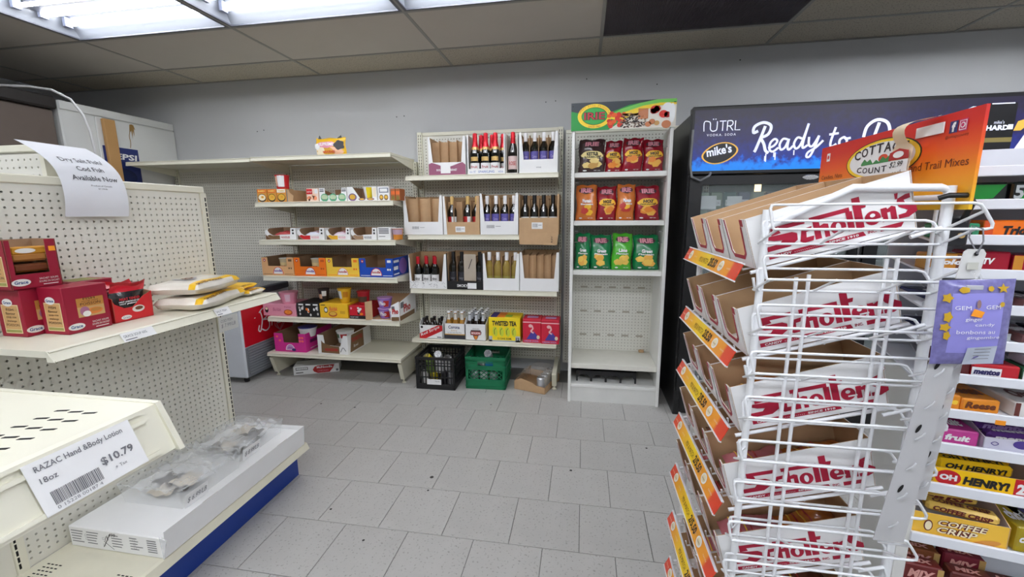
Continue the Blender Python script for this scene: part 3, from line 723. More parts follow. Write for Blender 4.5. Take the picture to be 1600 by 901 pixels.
carrier('white and navy six-pack carrier of pale gold lager bottles', -1.15, -.97, 3.315, 3.45, .135, white, art)
b_straw = neck(straw, wcap, band=mat('clear_neck', (206, 200, 186), rough=.2))
for i in range(6): put(b_straw, (-1.117 + (i % 3) * .058, 3.347 + (i // 3) * .066, Z4 + .004), f'clear gold lager bottle, {ORD[i % 3]} in the {"front" if i < 3 else "rear"} row of navy carrier', 'gold lager bottles').scale = (.92, .92, .98)
def art(t, o):
    q = MB(); q.patch(o, FU, FV, [(.045, .045), (.065, .045), (.078, .012), (.09, .004), (.102, .012), (.115, .045), (.135, .05), (.14, .07), (.13, .09), (.05, .09), (.042, .07)], 0)
    q.rect(o, FU, FV, .05, .132, .05, .075, 1, d=.0008); q.text('MOLSON', (o[0] + .053, o[1], o[2] + .054), FU, FV, .076, .018, 2, bold=.03, d=.0014); q.text('CANADIAN', (o[0] + .06, o[1], o[2] + .095), FU, FV, .06, .01, 0)
    q.patch(o, FU, FV, [(.075, .04), (.107, .04), (.1, .015), (.09, .008), (.082, .015)], 3, d=.001); q.build('printing', [P('shield_grey', (84, 60, 60)), P('crest_red', (186, 44, 44)), inkw, P('amber_ink', (214, 130, 50))], t)
carrier('white beer carrier with red crest and silver-necked bottles', -.962, -.785, 3.30, 3.56, .14, white, art)
b_silver = neck(amber, wcap, band=mat('silver_foil', (206, 210, 216), rough=.35, metal=.3, var=.08))
for i in range(12): put(b_silver, (-.930 + (i % 3) * .058, 3.333 + (i // 3) * .062, Z4 + .004), f'silver-necked beer bottle, {ORD[i % 3]} in row {["one","two","three","four"][i // 3]} from the front of crest carrier', 'silver-necked bottles').scale = (.92, .92, .98)
# twelve-pack of iced tea cans
def pack(name, label, x0, x1, y0, y1, h, m, mats_, art, mtop=None, cat='drink pack'):
    t = thing(name, label, cat, ((x0 + x1) / 2, y0, Z4)); MB().bbox(x0, x1, y0, y1, Z4, Z4 + h, .004).build('carton', m, t)
    q = MB(); art(q, (x0, y0, Z4), x1 - x0, h, y1 - y0); q.build('printing', mats_, t); return t
def art(q, o, w, h, d):
    q.text('TWISTED TEA', (o[0] + .03, o[1], o[2] + .135), FU, FV, w - .06, .042, 0, bold=.05)
    for i in range(4):
        q.oval(o, FU, FV, .055 + i * .052, .085, .021, .042, 1, rot=.12); q.stroke(o, FU, FV, [(.05 + i * .052, .06), (.048 + i * .052, .095), (.062 + i * .052, .115)], .004, 0, d=.001)
    q.text('12 CANS 355ML', (o[0] + .075, o[1], o[2] + .018), FU, FV, .12, .016, 0, bold=.02)
    q.rect(o, FU, FV, 0, w, 0, .012, 2); q.rect(o, FU, FV, 0, .03, 0, .045, 2); q.rect(o, FU, FV, w - .04, w, 0, .05, 2); q.text('12', (o[0] + w - .035, o[1], o[2] + .012), FU, FV, .028, .026, 0, bold=.03, d=.001)
    tz = (o[0], o[1], o[2] + h)
    q.rect(tz, X_, Y_, .01, w * .25, .01, d * .95, 3, d=.0008); q.rect(tz, X_, Y_, w * .25, w * .5, .01, d * .95, 4, d=.0008); q.rect(tz, X_, Y_, w * .5, w * .72, .03, d * .5, 5, d=.0008)
pack('drink_carton', 'yellow twelve-can iced tea carton with bold black lettering', -.76, -.495, 3.30, 3.5, .205, P('tea_yellow', (244, 216, 24)), [ink, P('lemon_green', (206, 214, 60)), P('steel_print', (170, 176, 182)), P('violet_print', (60, 50, 130)), P('orange_print', (250, 140, 30)), P('green_print', (150, 190, 50))], art)
def art(q, o, w, h, d):
    q.rect(o, FU, FV, 0, w, h - .03, h - .022, 0); q.oval(o, FU, FV, w * .42, h * .72, .016, .014, 0); q.stroke(o, FU, FV, [(w * .5, h * .74), (w * .55, h * .6), (w * .45, h * .5), (w * .6, h * .42)], .012, 0)
    q.patch(o, FU, FV, [(.03, .03), (w * .45, .09), (w * .6, .1), (w * .82, .06), (w * .9, .03)], 1); q.oval(o, FU, FV, w * .84, .05, .013, .016, 2, d=.001); q.text('CREAM SODA', (o[0] + .01, o[1], o[2] + .008), FU, FV, w - .03, .015, 3, bold=.03)
    tz = (o[0], o[1], o[2] + h); q.rect(tz, X_, Y_, w * .2, w * .8, d * .3, d * .7, 3, d=.0006)
for i, (x0, x1, y0) in enumerate(((-.474, -.322, 3.30), (-.326 + .006, -.178 + .004, 3.285))):
    pack('drink_carton', f'red cube carton with purple figure print, {"left" if i == 0 else "right, end-most"} of the red pair', x0, x1, y0, y0 + .16, .2, P('soda_red', (206, 28, 58)), [P('pink_ink', (240, 190, 190)), P('indigo_print', (70, 60, 150)), P('cream_print', (226, 214, 180)), P('lilac_print', (190, 150, 200))], art)['group'] = 'red cube cartons'

# ---------------------------------------------------------------- crates and cans on the floor
def can_proto(name, body, label):
    t = bpy.data.objects.new(name, None); COL.objects.link(t); t['category'] = 'can'
    MB().lathe([(.026, -.061), (.033, -.056), (.033, .05), (.027, .06)], n=16).build('can_body', body, t, False)
    q = MB(); q.lathe([(.027, .06), (.0275, .0625), (.0245, .0625), (.0235, .059)], n=16); q.oval((0, 0, .0594), X_, Y_, 0, .006, .006, .012, 0); q.build('can_end', chrome, t, False)
    return t
silver = mat('can_silver', (206, 208, 212), rough=.3, metal=.6, var=.06); canw = mat('can_white', (232, 232, 232), rough=.3, metal=.2, var=.03); cany = mat('can_yellow', (220, 200, 40), rough=.3, metal=.2); canb = mat('can_blue', (40, 130, 190), rough=.3, metal=.2); cang = mat('can_green', (120, 150, 70), rough=.3, metal=.2); cank = mat('can_black', (36, 34, 40), rough=.3, metal=.3)
CANS = {k: can_proto('drink_can', m, k) for k, m in (('silver', silver), ('white', canw), ('yellow', cany), ('blue', canb), ('green', cang), ('black', cank))}
def crate(label, x0, y0, rz, m, style, w=.33, h=.275):
    t = thing('milk_crate', label, 'crate', (x0, y0, 0), rz)
    th = .006
    b = MB(); b.box(.004, w - .004, .004, w - .004, .0, .008)
    b.build('base', m, t, False)
    for side in range(4):
        q = MB()
        def bx(u0, u1, z0, z1, d0=0, d1=th):
            if side == 0: q.box(u0, u1, d0, d1, z0, z1)
            elif side == 1: q.box(w - d1, w - d0, u0, u1, z0, z1)
            elif side == 2: q.box(u0, u1, w - d1, w - d0, z0, z1)
            else: q.box(d0, d1, u0, u1, z0, z1)
        for u in (0, w - .022): bx(u, u + .022, 0, h)
        bx(0, w, h - .022, h, -.003, th + .002); bx(0, w, h - .05, h - .046, -.004, th)
        if style == 'bars':
            bx(0, w, 0, .05); bx(0, w, .10, .108); bx(0, w, .155, .161); bx(0, w, .2, .208)
            for i in range(11): u = .03 + i * (w - .06) / 10; bx(u - .004, u + .004, .05, h - .022)
        else:
            bx(0, w, 0, .085); bx(0, w, .165, .2); bx(0, w, .075, .082, -.004, th); bx(0, w, .19, .196, -.004, th); bx(0, w, .022, .028, -.004, th)
            bx(0, .1, .2, .245); bx(w - .1, w, .2, .245); bx(0, w, .235, h)
            n = 9
            for i in range(-4, n + 1):
                for sg in (1, -1):
                    a0 = .04 + i * .042; a1 = a0 + .1; z0_, z1_ = (.084, .166) if sg > 0 else (.166, .084)
                    lo, hi = .03, w - .03
                    f0 = max(0, (lo - a0) / .1); f1 = min(1, (hi - a0) / .1)
                    if f1 <= f0: continue
                    p0 = (a0 + .1 * f0, z0_ + (z1_ - z0_) * f0); p1 = (a0 + .1 * f1, z0_ + (z1_ - z0_) * f1)
                    pa = lambda p: {0: (p[0], .003, p[1]), 1: (w - .003, p[0], p[1]), 2: (p[0], w - .003, p[1]), 3: (.003, p[0], p[1])}[side]
                    q.tube([pa(p0), pa(p1)], .0034, 4)
        q.build('crate_wall', m, t, False)
    return t
crk = mat('crate_black', (24, 24, 26), rough=.42, var=.08); crg = mat('crate_green', (12, 112, 72), rough=.42, var=.06)
c1 = crate('black plastic milk crate full of cans on the floor', -1.335, 3.10, .02, crk, 'bars')
MB().box(.095, .215, -.006, -.0035, .045, .09).build('paper_label', white, c1, False); MB().text('Nestle', (.165, -.0065, .068), FU, FV, .04, .012).build('printing', inkg, c1, False)
c2 = crate('green plastic milk crate with diamond lattice sides on the floor', -.93, 3.165, .03, crg, 'lattice')
def can_at(kind, loc, rot, label, group):
    t = CANS[kind]
    o = put(t, loc, label, group); o.rotation_euler = rot; return o
k_ = ['white', 'silver', 'yellow', 'green', 'black', 'white', 'silver', 'white', 'silver']
spots = ((-1.28, 3.17, .075), (-1.20, 3.165, .075), (-1.12, 3.17, .075), (-1.05, 3.18, .075), (-1.27, 3.26, .075), (-1.12, 3.27, .075))
wh_ = ['front left corner', 'front, second from left', 'front, third from left', 'front right corner', 'rear left', 'rear right']
for i, (x, y, z) in enumerate(spots):
    can_at(k_[(i * 2) % 9], (x, y, z), (0, 0, i), f'drink can at the bottom of black crate, {wh_[i]}', 'cans in the black crate')
for i, (x, y, z, kd, rx, rz_, lb) in enumerate(((-1.165, 3.185, .262, 'silver', 1.0, .25, 'silver can end tipped towards viewer on top of black crate'), (-1.245, 3.2, .215, 'yellow', .7, -.6, 'yellow can leaning on top of black crate'), (-1.09, 3.19, .205, 'white', .3, .4, 'white can slanting by the right rim of black crate'), (-1.23, 3.16, .185, 'green', .15, 0, 'green can behind the front bars of black crate'), (-1.15, 3.165, .19, 'white', .1, 0, 'white can behind the front bars of black crate'))):
    can_at(kd, (x, y, z), (rx, 0, rz_), lb, 'cans in the black crate')
for i, (x, y, z) in enumerate(((-.87, 3.235, .073), (-.79, 3.23, .073), (-.71, 3.235, .073), (-.83, 3.33, .073), (-.74, 3.33, .073))):
    can_at(['silver', 'white', 'silver', 'black', 'green'][i], (x, y, z), (0, 0, i), f'drink can low in green crate, {["front left", "front middle", "front right", "rear left", "rear right"][i]}', 'cans in the green crate')
for i, (x, y, z, kd, rx, rz_, lb) in enumerate(((-.765, 3.30, .25, 'silver', 1.0, .1, 'silver can end tipped up on top of green crate'), (-.80, 3.25, .205, 'white', 1.45, .7, 'white can lying inside the hand hole of green crate'), (-.735, 3.225, .205, 'blue', 1.5, 1.5, 'blue can lying inside the hand hole of green crate'))):
    can_at(kd, (x, y, z), (rx, 0, rz_), lb, 'cans in the green crate')
# shrink-wrapped tray of cans
t = thing('can_tray', 'kraft tray of cans in torn clear shrink wrap on the floor', 'tray', (-.385, 3.17, 0), -.3)
b = MB(); w_, d_ = .27, .33
panel(b, [(0, 0, 0), (w_, 0, 0), (w_, 0, .055), (.2, 0, .06), (.13, 0, .085), (.06, 0, .1), (0, 0, .07)], (0, -1, 0)); panel(b, [(0, d_, 0), (0, d_, .06), (w_, d_, .06), (w_, d_, 0)], (0, 1, 0)); panel(b, [(0, 0, 0), (0, 0, .07), (0, d_, .09), (0, d_, 0)], (-1, 0, 0)); panel(b, [(w_, 0, 0), (w_, d_, 0), (w_, d_, .06), (w_, 0, .055)], (1, 0, 0)); b.box(0, w_, 0, d_, 0, .003)
b.xf(Matrix.Translation((-.155, 0, .001))).build('tray', [kraft, kraft], t, False)
q = MB(); rr = random.Random(3)
jit = [[rr.uniform(-.006, .006) for _ in range(20)] for _ in range(20)]
def wrap(u, v):
    a = math.pi * v; x = -.152 + (w_ - .006) * (.5 - .5 * math.cos(a)) * 1.0
    z = .03 + .115 * math.sin(a) ** .35 if .02 < v < .98 else .03
    return (x + jit[int(u * 12)][int(v * 14)], .012 + (d_ - .03) * u, z + jit[int(v * 14)][int(u * 12)] - .01 * math.sin(9 * u))
q.grid(wrap, 12, 14); q.build('shrink_wrap', film2, t, False)
for i in range(4):
    a = -.3; lx, ly = .065, .04 + i * .066
    x, y = -.385 + lx * math.cos(a) - ly * math.sin(a), 3.17 + lx * math.sin(a) + ly * math.cos(a)
    can_at('silver', (x, y, .066), (0, 0, i), f'silver can in the shrink-wrapped tray, {["nearest", "second", "third", "fourth", "farthest"][i]} in its row', 'cans in the wrapped tray')
# ---------------------------------------------------------------- instant noodles
def cup(label, x, y, z, h, rb, rt, mbody, mlid, bands=(), cat='cup', name='noodle_cup', txt=None, lidh=.006, group=None):
    t = thing(name, label, cat, (x, y, z), 0, group)
    MB().lathe([(rb - .002, 0), (rb, .003), (rb + (rt - rb) * .97, h - .006), (rt + .003, h - .005), (rt + .003, h - .001)], n=18).build('cup_body', mbody, t, False)
    MB().lathe([(rt + .0035, h - .003), (rt + .0035, h), (rt - .004, h + .0005)], n=18).build('lid', mlid, t, False)
    for (f0, f1, a0, a1, m) in bands:
        q = MB(); r0, r1 = rb + (rt - rb) * f0 + .0006, rb + (rt - rb) * f1 + .0006
        q.grid(lambda u, v: ((r0 + (r1 - r0) * v) * math.sin(math.radians(a0 + (a1 - a0) * u)), -(r0 + (r1 - r0) * v) * math.cos(math.radians(a0 + (a1 - a0) * u)), h * (f0 + (f1 - f0) * v)), 10, 1); q.build('printed_band', m, t, False)
    if txt:
        q = MB(); s, f0, f1, a, m = txt; vs, fs = text_mesh(s, .04, 0, 1)
        q.add([((rb + (rt - rb) * (f0 + (f1 - f0) * p[1]) + .0012) * math.sin(math.radians(-a + 2 * a * p[0])), -(rb + (rt - rb) * (f0 + (f1 - f0) * p[1]) + .0012) * math.cos(math.radians(-a + 2 * a * p[0])), h * (f0 + (f1 - f0) * p[1])) for p in vs], fs); q.build('printing', m, t, False)
    return t
red = P('bright_red', (206, 34, 40)); yellow = P('noodle_yellow', (240, 190, 40)); orange = P('noodle_orange', (240, 120, 30)); tan = P('tan_card', (222, 172, 122)); blue = P('noodle_blue', (24, 74, 176)); pinkc = P('soft_pink', (226, 150, 172)); magenta = P('magenta', (214, 44, 146)); green = P('noodle_green', (90, 170, 130)); palegreen = P('pale_green', (186, 206, 170)); brownp = P('brown_print', (122, 92, 60)); broth = P('broth_gold', (228, 180, 70)); egg = P('egg_white', (240, 226, 196)); lav = P('lavender', (150, 110, 190)); peach = P('peach_print', (240, 190, 160)); noodle = P('noodle_cream', (232, 206, 150))
NF = 3.188
# top shelf multipack bag
t = thing('noodle_multipack', 'yellow and pink plastic noodle multipack bag alone on the top shelf', 'noodle pack', (-2.09, 3.3, 1.893))
def bagS(x0, x1, y, z0, z1, d, puff=.5, crimp=.06, top=True):
    def S(u, v, side=-1):
        e = math.sin(math.pi * min(1, max(0, v))) ** .4 * math.sin(math.pi * u) ** .35 if 0 < v < 1 and 0 < u < 1 else 0
        wob = .006 * math.sin(7 * v + 3 * u) * (1 if 0 < u < 1 else 0)
        return (x0 + (x1 - x0) * u + .004 * math.sin(9 * v + x0 * 40), y + side * d * e * (1 + .12 * math.sin(8 * u + 5 * v)) + wob * .5, z0 + (z1 - z0) * v + (.004 * math.sin(12 * u + x0 * 30) if v > .95 else 0))
    return S
def bag_mesh(root, S, mats, mfun=None, nu=16, nv=20, name='pouch'):
    b = MB()
    b.grid(lambda u, v: S(u, v, -1), nu, nv, 0, True, mfun); b.grid(lambda u, v: S(1 - u, v, 1), nu, nv, 0, True, None)
    return b.build(name, mats, root)
def s_text(b, S, t, u0, v0, w, h, m=0, lift=.0025, **k):
    vs, fs = text_mesh(t, k.get('bold', .03), k.get('shear', 0), 1)
    P_ = [np.array(S(u0 + w * p[0], v0 + h * p[1])) + (0, -lift, 0) for p in vs]; b.add(P_, fs, m)
def s_oval(b, S, cu, cv, ru, rv, m=0, lift=.0015, n=18, wob=0):
    P_ = [np.array(S(cu, cv)) + (0, -lift, 0)]
    for ring in (.5, 1):
        for i in range(n):
            a = 2 * math.pi * i / n; k = ring * (1 + (wob * math.sin(5 * a + cu * 20) if ring == 1 else 0)); P_.append(np.array(S(cu + ru * k * math.cos(a), cv + rv * k * math.sin(a))) + (0, -lift, 0))
    fs = [(0, 1 + i, 1 + (i + 1) % n) for i in range(n)] + [(1 + i, 1 + n + i, 1 + n + (i + 1) % n, 1 + (i + 1) % n) for i in range(n)]
    b.add(P_, fs, m, True)
foilp = lambda n, c: mat(n, c, rough=.25, var=.10, scale=14, coat=.4)
S = bagS(-2.225, -1.957, 3.35, 1.894, 2.05, .05)
bag_mesh(t, S, [foilp('bag_yellow', (238, 186, 40))])
q = MB()
for (a, c, ra, rb, m) in ((.2, .3, .18, .26, 0), (.75, .28, .2, .24, 1), (.5, .25, .18, .2, 2), (.45, .62, .34, .16, 3), (.85, .6, .14, .25, 4), (.12, .55, .1, .16, 5)): s_oval(q, S, a, c, ra, rb, m, lift=.002 + .0004 * m, wob=.12)
s_text(q, S, 'SUPREME', .22, .56, .5, .16, 6, lift=.006); s_text(q, S, 'NOODLES', .3, .2, .42, .12, 7, lift=.006)
q.build('printing', [egg, peach, broth, pinkc, ink, white, inkw, red], t)
MB().prism([(-2.2, 3.345, 2.045), (-2.17, 3.345, 2.044), (-2.19, 3.35, 2.075)], (0, .004, 0)).prism([(-2.03, 3.345, 2.046), (-1.985, 3.345, 2.045), (-1.995, 3.35, 2.07)], (0, .004, 0)).build('torn_corner', black, t)
# second shelf: bowls printed on cup cartons
N2 = 1.5315
def cupbox(label, x0, x1, z0, h, base, mats_, art, y0=NF, d=.1, name='noodle_carton', cat='box', bev=.002):
    t = thing(name, label, cat, ((x0 + x1) / 2, y0, z0)); MB().bbox(x0, x1, y0, y0 + d, z0, z0 + h, bev).build('carton', base, t)
    q = MB(); art(q, (x0, y0, z0), x1 - x0, h); q.build('printing', mats_, t); return t
def bowlart(q, o, w, h):
    q.rect(o, FU, FV, .004, w - .004, h * .72, h * .97, 0); q.text('RAMEN', (o[0] + w * .15, o[1], o[2] + h * .78), FU, FV, w * .7, h * .13, 1, bold=.04, d=.001)
    q.oval(o, FU, FV, w / 2, h * .32, w * .43, h * .31, 2, d=.0006); q.oval(o, FU, FV, w / 2, h * .35, w * .37, h * .24, 3, d=.0009); q.oval(o, FU, FV, w * .55, h * .38, w * .14, h * .09, 4, d=.0012)
for i, (x0, x1, mid) in enumerate(((-2.70, -2.61, egg), (-2.604, -2.522, broth), (-2.516, -2.432, broth))):
    t = cupbox(f'orange and gold noodle bowl pack, {ORD[i]} of three on second shelf', x0, x1, N2, .105, P('pack_amber', (214, 150, 66)), [P('pack_orange', (226, 108, 44)) if i < 2 else white, P('pack_yellow', (250, 216, 110)), ink, mid, P('egg_yolk', (224, 160, 50))], bowlart); t['group'] = 'amber noodle bowl packs'
cup('red noodle cup with white panel stacked on the bowl packs', -2.487, 3.235, N2 + .1055, .112, .045, .054, red, red, [(.15, .95, -10, 52, white), (.2, .9, -75, -14, peach), (.05, .2, -80, 80, redl)])
t = thing('noodle_tray', 'empty kraft tray lying open between the noodle packs on second shelf', 'box', (-2.335, 3.2, N2)); carton(t, -2.427, -2.246, 3.20, 3.44, N2, .098, kraft, kraft, front=[(0, 0), (.25, 0), (.3, .5), (.12, .75), (.08, 1), (0, 1)], back=FULL)
MB().prism([(-2.436, 3.195, N2), (-2.43, 3.195, N2), (-2.43, 3.195, N2 + .1), (-2.436, 3.195, N2 + .1)], (0, .08, 0)).build('end_flap', P('grey_print', (150, 154, 160)), t)
def art(q, o, w, h):
    q.rect(o, FU, FV, 0, w * .5, h * .55, h * .95, 0); q.rect(o, FU, FV, w * .7, w * .95, h * .6, h * .95, 1)
    for a, c, r, m in ((.2, .25, .16, 2), (.45, .3, .17, 3), (.7, .25, .17, 2), (.6, .45, .13, 3), (.2, .12, .08, 4)): q.oval(o, FU, FV, w * a, h * c, w * r, h * r, m, d=.0008)
    q.text('spicy', (o[0] + w * .05, o[1], o[2] + h * .65), FU, FV, w * .4, h * .16, 1, d=.001)
cupbox('red and white noodle pack with prawn picture on the second shelf', -2.243, -2.137, N2, .104, P('pack_cream', (238, 214, 196)), [red, white, P('prawn', (240, 150, 110)), peach, ink], art)
t = thing('noodle_tray', 'white green-printed cut-front tray with two tall corners on second shelf', 'box', (-2.006, NF, N2))
carton(t, -2.128, -1.887, NF, 3.42, N2, .104, white, kraftd, front=[(0, 0), (1, 0), (1, 1), (.82, 1), (.8, .45), (.22, .45), (.2, 1), (0, 1)], left=[(0, 0), (1, 0), (1, .6), (0, 1)], right=[(0, 0), (1, 0), (1, .6), (0, 1)])
q = MB(); o = (-2.128, NF, N2)
for cx in (.045, .12, .2): q.oval(o, FU, FV, cx, .028, .034, .032, 1); q.oval(o, FU, FV, cx, .032, .028, .02, 0, d=.0008); q.rect(o, FU, FV, cx - .015, cx + .015, .01, .015, 2, d=.001)
for cx in (.005, .2): q.rect(o, FU, FV, cx, cx + .036, .075, .085, 2); q.rect(o, FU, FV, cx, cx + .036, .09, .097, 2)
q.build('printing', [palegreen, green, inkg], t)
t = thing('noodle_tray', 'white carton with torn front around a yellow cup on second shelf', 'box', (-1.75, NF, N2))
carton(t, -1.882, -1.626, NF, 3.42, N2, .109, white, kraftd, front=[(0, 0), (1, 0), (1, 1), (.84, 1), (.84, .18), (.55, .12), (.42, .2), (.22, .9), (.18, 1), (0, 1)])
q = MB(); o = (-1.882, NF, N2)
for cx, r in ((.045, .036), (.125, .03), (.2, .032)): q.oval(o, FU, FV, cx, .028 if cx < .1 else .012, r, .03 if cx < .1 else .01, 0); q.oval(o, FU, FV, cx, .03 if cx < .1 else .012, r * .7, .02 if cx < .1 else .007, 1, d=.0008)
q.rect(o, FU, FV, .222, .25, .03, .1, 2); q.text('CUP', (o[0] + .226, NF, N2 + .04), (0, 0, 1), (-1, 0, 0), .05, -.015, 3, d=-.001); q.build('printing', [P('plum_print', (120, 90, 130)), broth, egg, ink], t)
cup('yellow and white noodle cup inside the torn carton on second shelf', -1.72, 3.255, N2 + .0035, .108, .036, .05, white, white, [(.05, .97, -8, 70, P('cup_yellow', (246, 220, 30)))])
def art(q, o, w, h):
    q.rect(o, FU, FV, w * .12, w * .95, h * .55, h * .9, 0); q.rect(o, FU, FV, w * .2, w * .85, h * .62, h * .84, 1, d=.0008)
    for i in range(2): q.oval(o, FU, FV, w * (.3 + i * .42), h * .22, w * .19, h * .2, 2); q.oval(o, FU, FV, w * (.3 + i * .42), h * .24, w * .13, h * .12, 3, d=.0008)
cupbox('white noodle carton with grey nutrition panel near right end of second shelf', -1.62, -1.525, N2, .109, white, [P('frame_grey', (120, 124, 140)), white, brownp, broth], art, y0=NF + .005)
for i, x in enumerate((-1.518, -1.478)):
    def art(q, o, w, h):
        q.rect(o, FU, FV, .002, w - .002, h * .5, h * .8, 1); q.oval(o, FU, FV, w / 2, h * .2, w * .4, h * .2, 0)
    cupbox(f'small brown and orange noodle pack, {"left" if i == 0 else "right"} one at the right end of second shelf', x, x + .037, N2, .09, P('pack_brown', (168, 96, 52)), [P('olive_bowl', (130, 110, 50)), P('pack_orange', (0, 0, 0))], art, y0=NF + .02)
# third shelf: white curved-front trays
N3 = 1.2195
trays = [(-2.665, -2.375, brownp, redl, 'pinkish noodle packs and a dark torn front'), (-2.362, -2.115, red, pinkc, 'red swoosh front and wrapped packs'), (-2.098, -1.882, P('mustard', (222, 168, 40)), pinkc, 'mustard-yellow swoosh front'), (-1.876, -1.65, kraftd, inkg, 'kraft inside, mostly empty')]
for i, (x0, x1, c1_, c2_, lb) in enumerate(trays):
    w_ = x1 - x0
    t = thing('noodle_tray', f'white swoosh-cut display tray on third shelf with {lb}', 'box', ((x0 + x1) / 2, NF, N3), 0, 'swoosh-cut trays')
    fr = [(0.0, .62), (.02, .45), (.08, .25), (.18, .06), (.26, 0), (1, 0), (1, 1), (.84, 1), (.82, .45), (.5, .42), (.4, .36), (.25, .36), (.14, .55), (.08, .85), (.02, .8)]
    carton(t, x0, x1, NF, 3.42, N3, .097, white, kraftd, front=fr, left=[(0, 0), (1, 0), (1, 1), (.2, .95), (0, .55)])
    q = MB(); o = (x0, NF, N3)
    q.patch(o, FU, FV, [(w_ * a, .097 * c) for a, c in ((.06, .32), (.18, .07), (.26, .02), (.48, .02), (.48, .36), (.26, .33), (.16, .42))], 0)
    q.text('NOODLES', (x0 + w_ * .52, NF, N3 + .01), FU, FV, w_ * .28, .018, 1, bold=.03); q.rect(o, FU, FV, w_ * .88, w_ * .94, .07, .085, 2); q.rect(o, FU, FV, w_ * .88, w_ * .94, .045, .06, 2); q.build('printing', [c1_, c2_, ink], t)
    if i < 3:
        for k in range(2):
            p = thing('noodle_packet', f'{"front" if k == 0 else "back"} noodle packet in the tray with {lb}', 'noodle pack', (x0 + w_ * .5, 3.25 + k * .08, N3 + .005))
            Sx = lambda u, v, sd=-1, x0=x0, w_=w_, k=k: (x0 + w_ * (.22 + .55 * u), 3.215 + k * .08 + .075 * v, N3 + .035 + k * .008 + (-sd) * .03 * (math.sin(math.pi * u) * math.sin(math.pi * v)) ** .4 + .003 * math.sin(20 * u + 9 * v))
            b = MB(); b.grid(lambda u, v: Sx(u, v, -1), 10, 8); b.grid(lambda u, v: Sx(1 - u, v, 1), 10, 8); b.build('wrapper', foilp('wrap_%d' % i, ((190, 80, 80), (214, 214, 226), (220, 200, 210))[i]), p)
            q = MB(); vs, fs = text_mesh('noodle', .03, 0, 1); q.add([np.array(Sx(.2 + .6 * a[0], .3 + .4 * a[1], -1)) + (0, 0, .002) for a in vs], fs); q.build('printing', redl, p)
def art(q, o, w, h):
    for i in range(4): q.rect(o, FU, FV, w * .12, w * .88, h * (.85 - i * .12), h * (.93 - i * .12), 0)
    q.rect(o, FU, FV, w * .12, w * .6, h * .25, h * .3, 0)
cupbox('white carton with grey print near right end of third shelf', -1.643, -1.53, N3, .1, white, [inkg], art)
cup('orange-banded noodle cup at the right end of third shelf', -1.485, 3.23, N3 + .0005, .092, .036, .043, P('cup_amber', (206, 130, 44)), white, [(.45, .9, -80, 80, P('cup_plum', (190, 160, 180)))])
# fourth shelf: four cut-front cartons
N4 = .9135
FC = [(0, 0), (1, 0), (1, 1), (.79, 1), (.79, .52), (.2, .52), (.19, 1), (0, 1)]
for i, (x0, x1, m, nm, m2) in enumerate(((-2.728, -2.425, tan, 'tan', brownp), (-2.42, -2.124, orange, 'orange', P('deep_orange', (190, 80, 20))), (-2.12, -1.826, P('carton_yellow', (244, 200, 70)), 'yellow', orange), (-1.82, -1.527, blue, 'blue', inkw))):
    t = thing('noodle_carton', f'{nm} cut-front noodle cup carton on the fourth shelf', 'box', ((x0 + x1) / 2, NF, N4), 0, 'cut-front noodle cartons'); w_ = x1 - x0
    carton(t, x0, x1, NF, 3.5, N4, .154, m, kraftd, front=FC)
    q = MB(); o = (x0, NF, N4)
    q.patch(o, FU, FV, [(w_ * .5 + .05 * math.cos(a), .012 + .062 * math.sin(a)) for a in np.linspace(0, math.pi, 14)], 0); q.patch(o, FU, FV, [(w_ * .5 + .044 * math.cos(a), .014 + .055 * math.sin(a)) for a in np.linspace(0, math.pi, 14)], 1, d=.0008)
    q.text('noodle', (x0 + w_ * .5 - .036, NF, N4 + .03), FU, FV, .072, .022, 2, bold=.04, d=.0012)
    q.oval(o, FU, FV, .028, .13, .012, .014, 3); q.stroke(o, FU, FV, [(.022, .134), (.028, .124), (.034, .134)], .004, 1, d=.0008); q.rect(o, FU, FV, w_ * .84, w_ * .95, .12, .14, 4)
    q.rect(o, FU, FV, w_ * .83, w_ * .88, .055, .07, 4); q.rect(o, FU, FV, w_ * .9, w_ * .94, .055, .07, 4); q.rect(o, FU, FV, .01, w_ * .32, .01, .014, 4); q.rect(o, FU, FV, w_ * .7, w_ * .97, .01, .014, 4)
    q.build('printing', [red if i != 2 else P('rose', (226, 140, 130)), inkw, P('logo_violet', (120, 80, 160)) if i < 2 else redl, redl, m2], t)
    if i == 3:
        q = MB(); oo = (x1, NF, N4); SU = (0, 1, 0); q.rect(oo, SU, FV, .02, .12, .115, .135, 0); q.rect(oo, SU, FV, .02, .1, .055, .085, 0); q.rect(oo, SU, FV, .02, .12, .015, .025, 0); q.oval(oo, SU, FV, .2, .075, .08, .07, 1); q.build('side_printing', [inkw, lav], t)
    if i < 2:
        cup(f'pale noodle cup inside the {nm} carton on fourth shelf', x0 + w_ * .58, 3.26, N4 + .004, .14, .036, .048, P('cup_beige', (206, 186, 150)), white, [(.3, .75, -60, 60, noodle), (.35, .55, -30, 30, redl)])
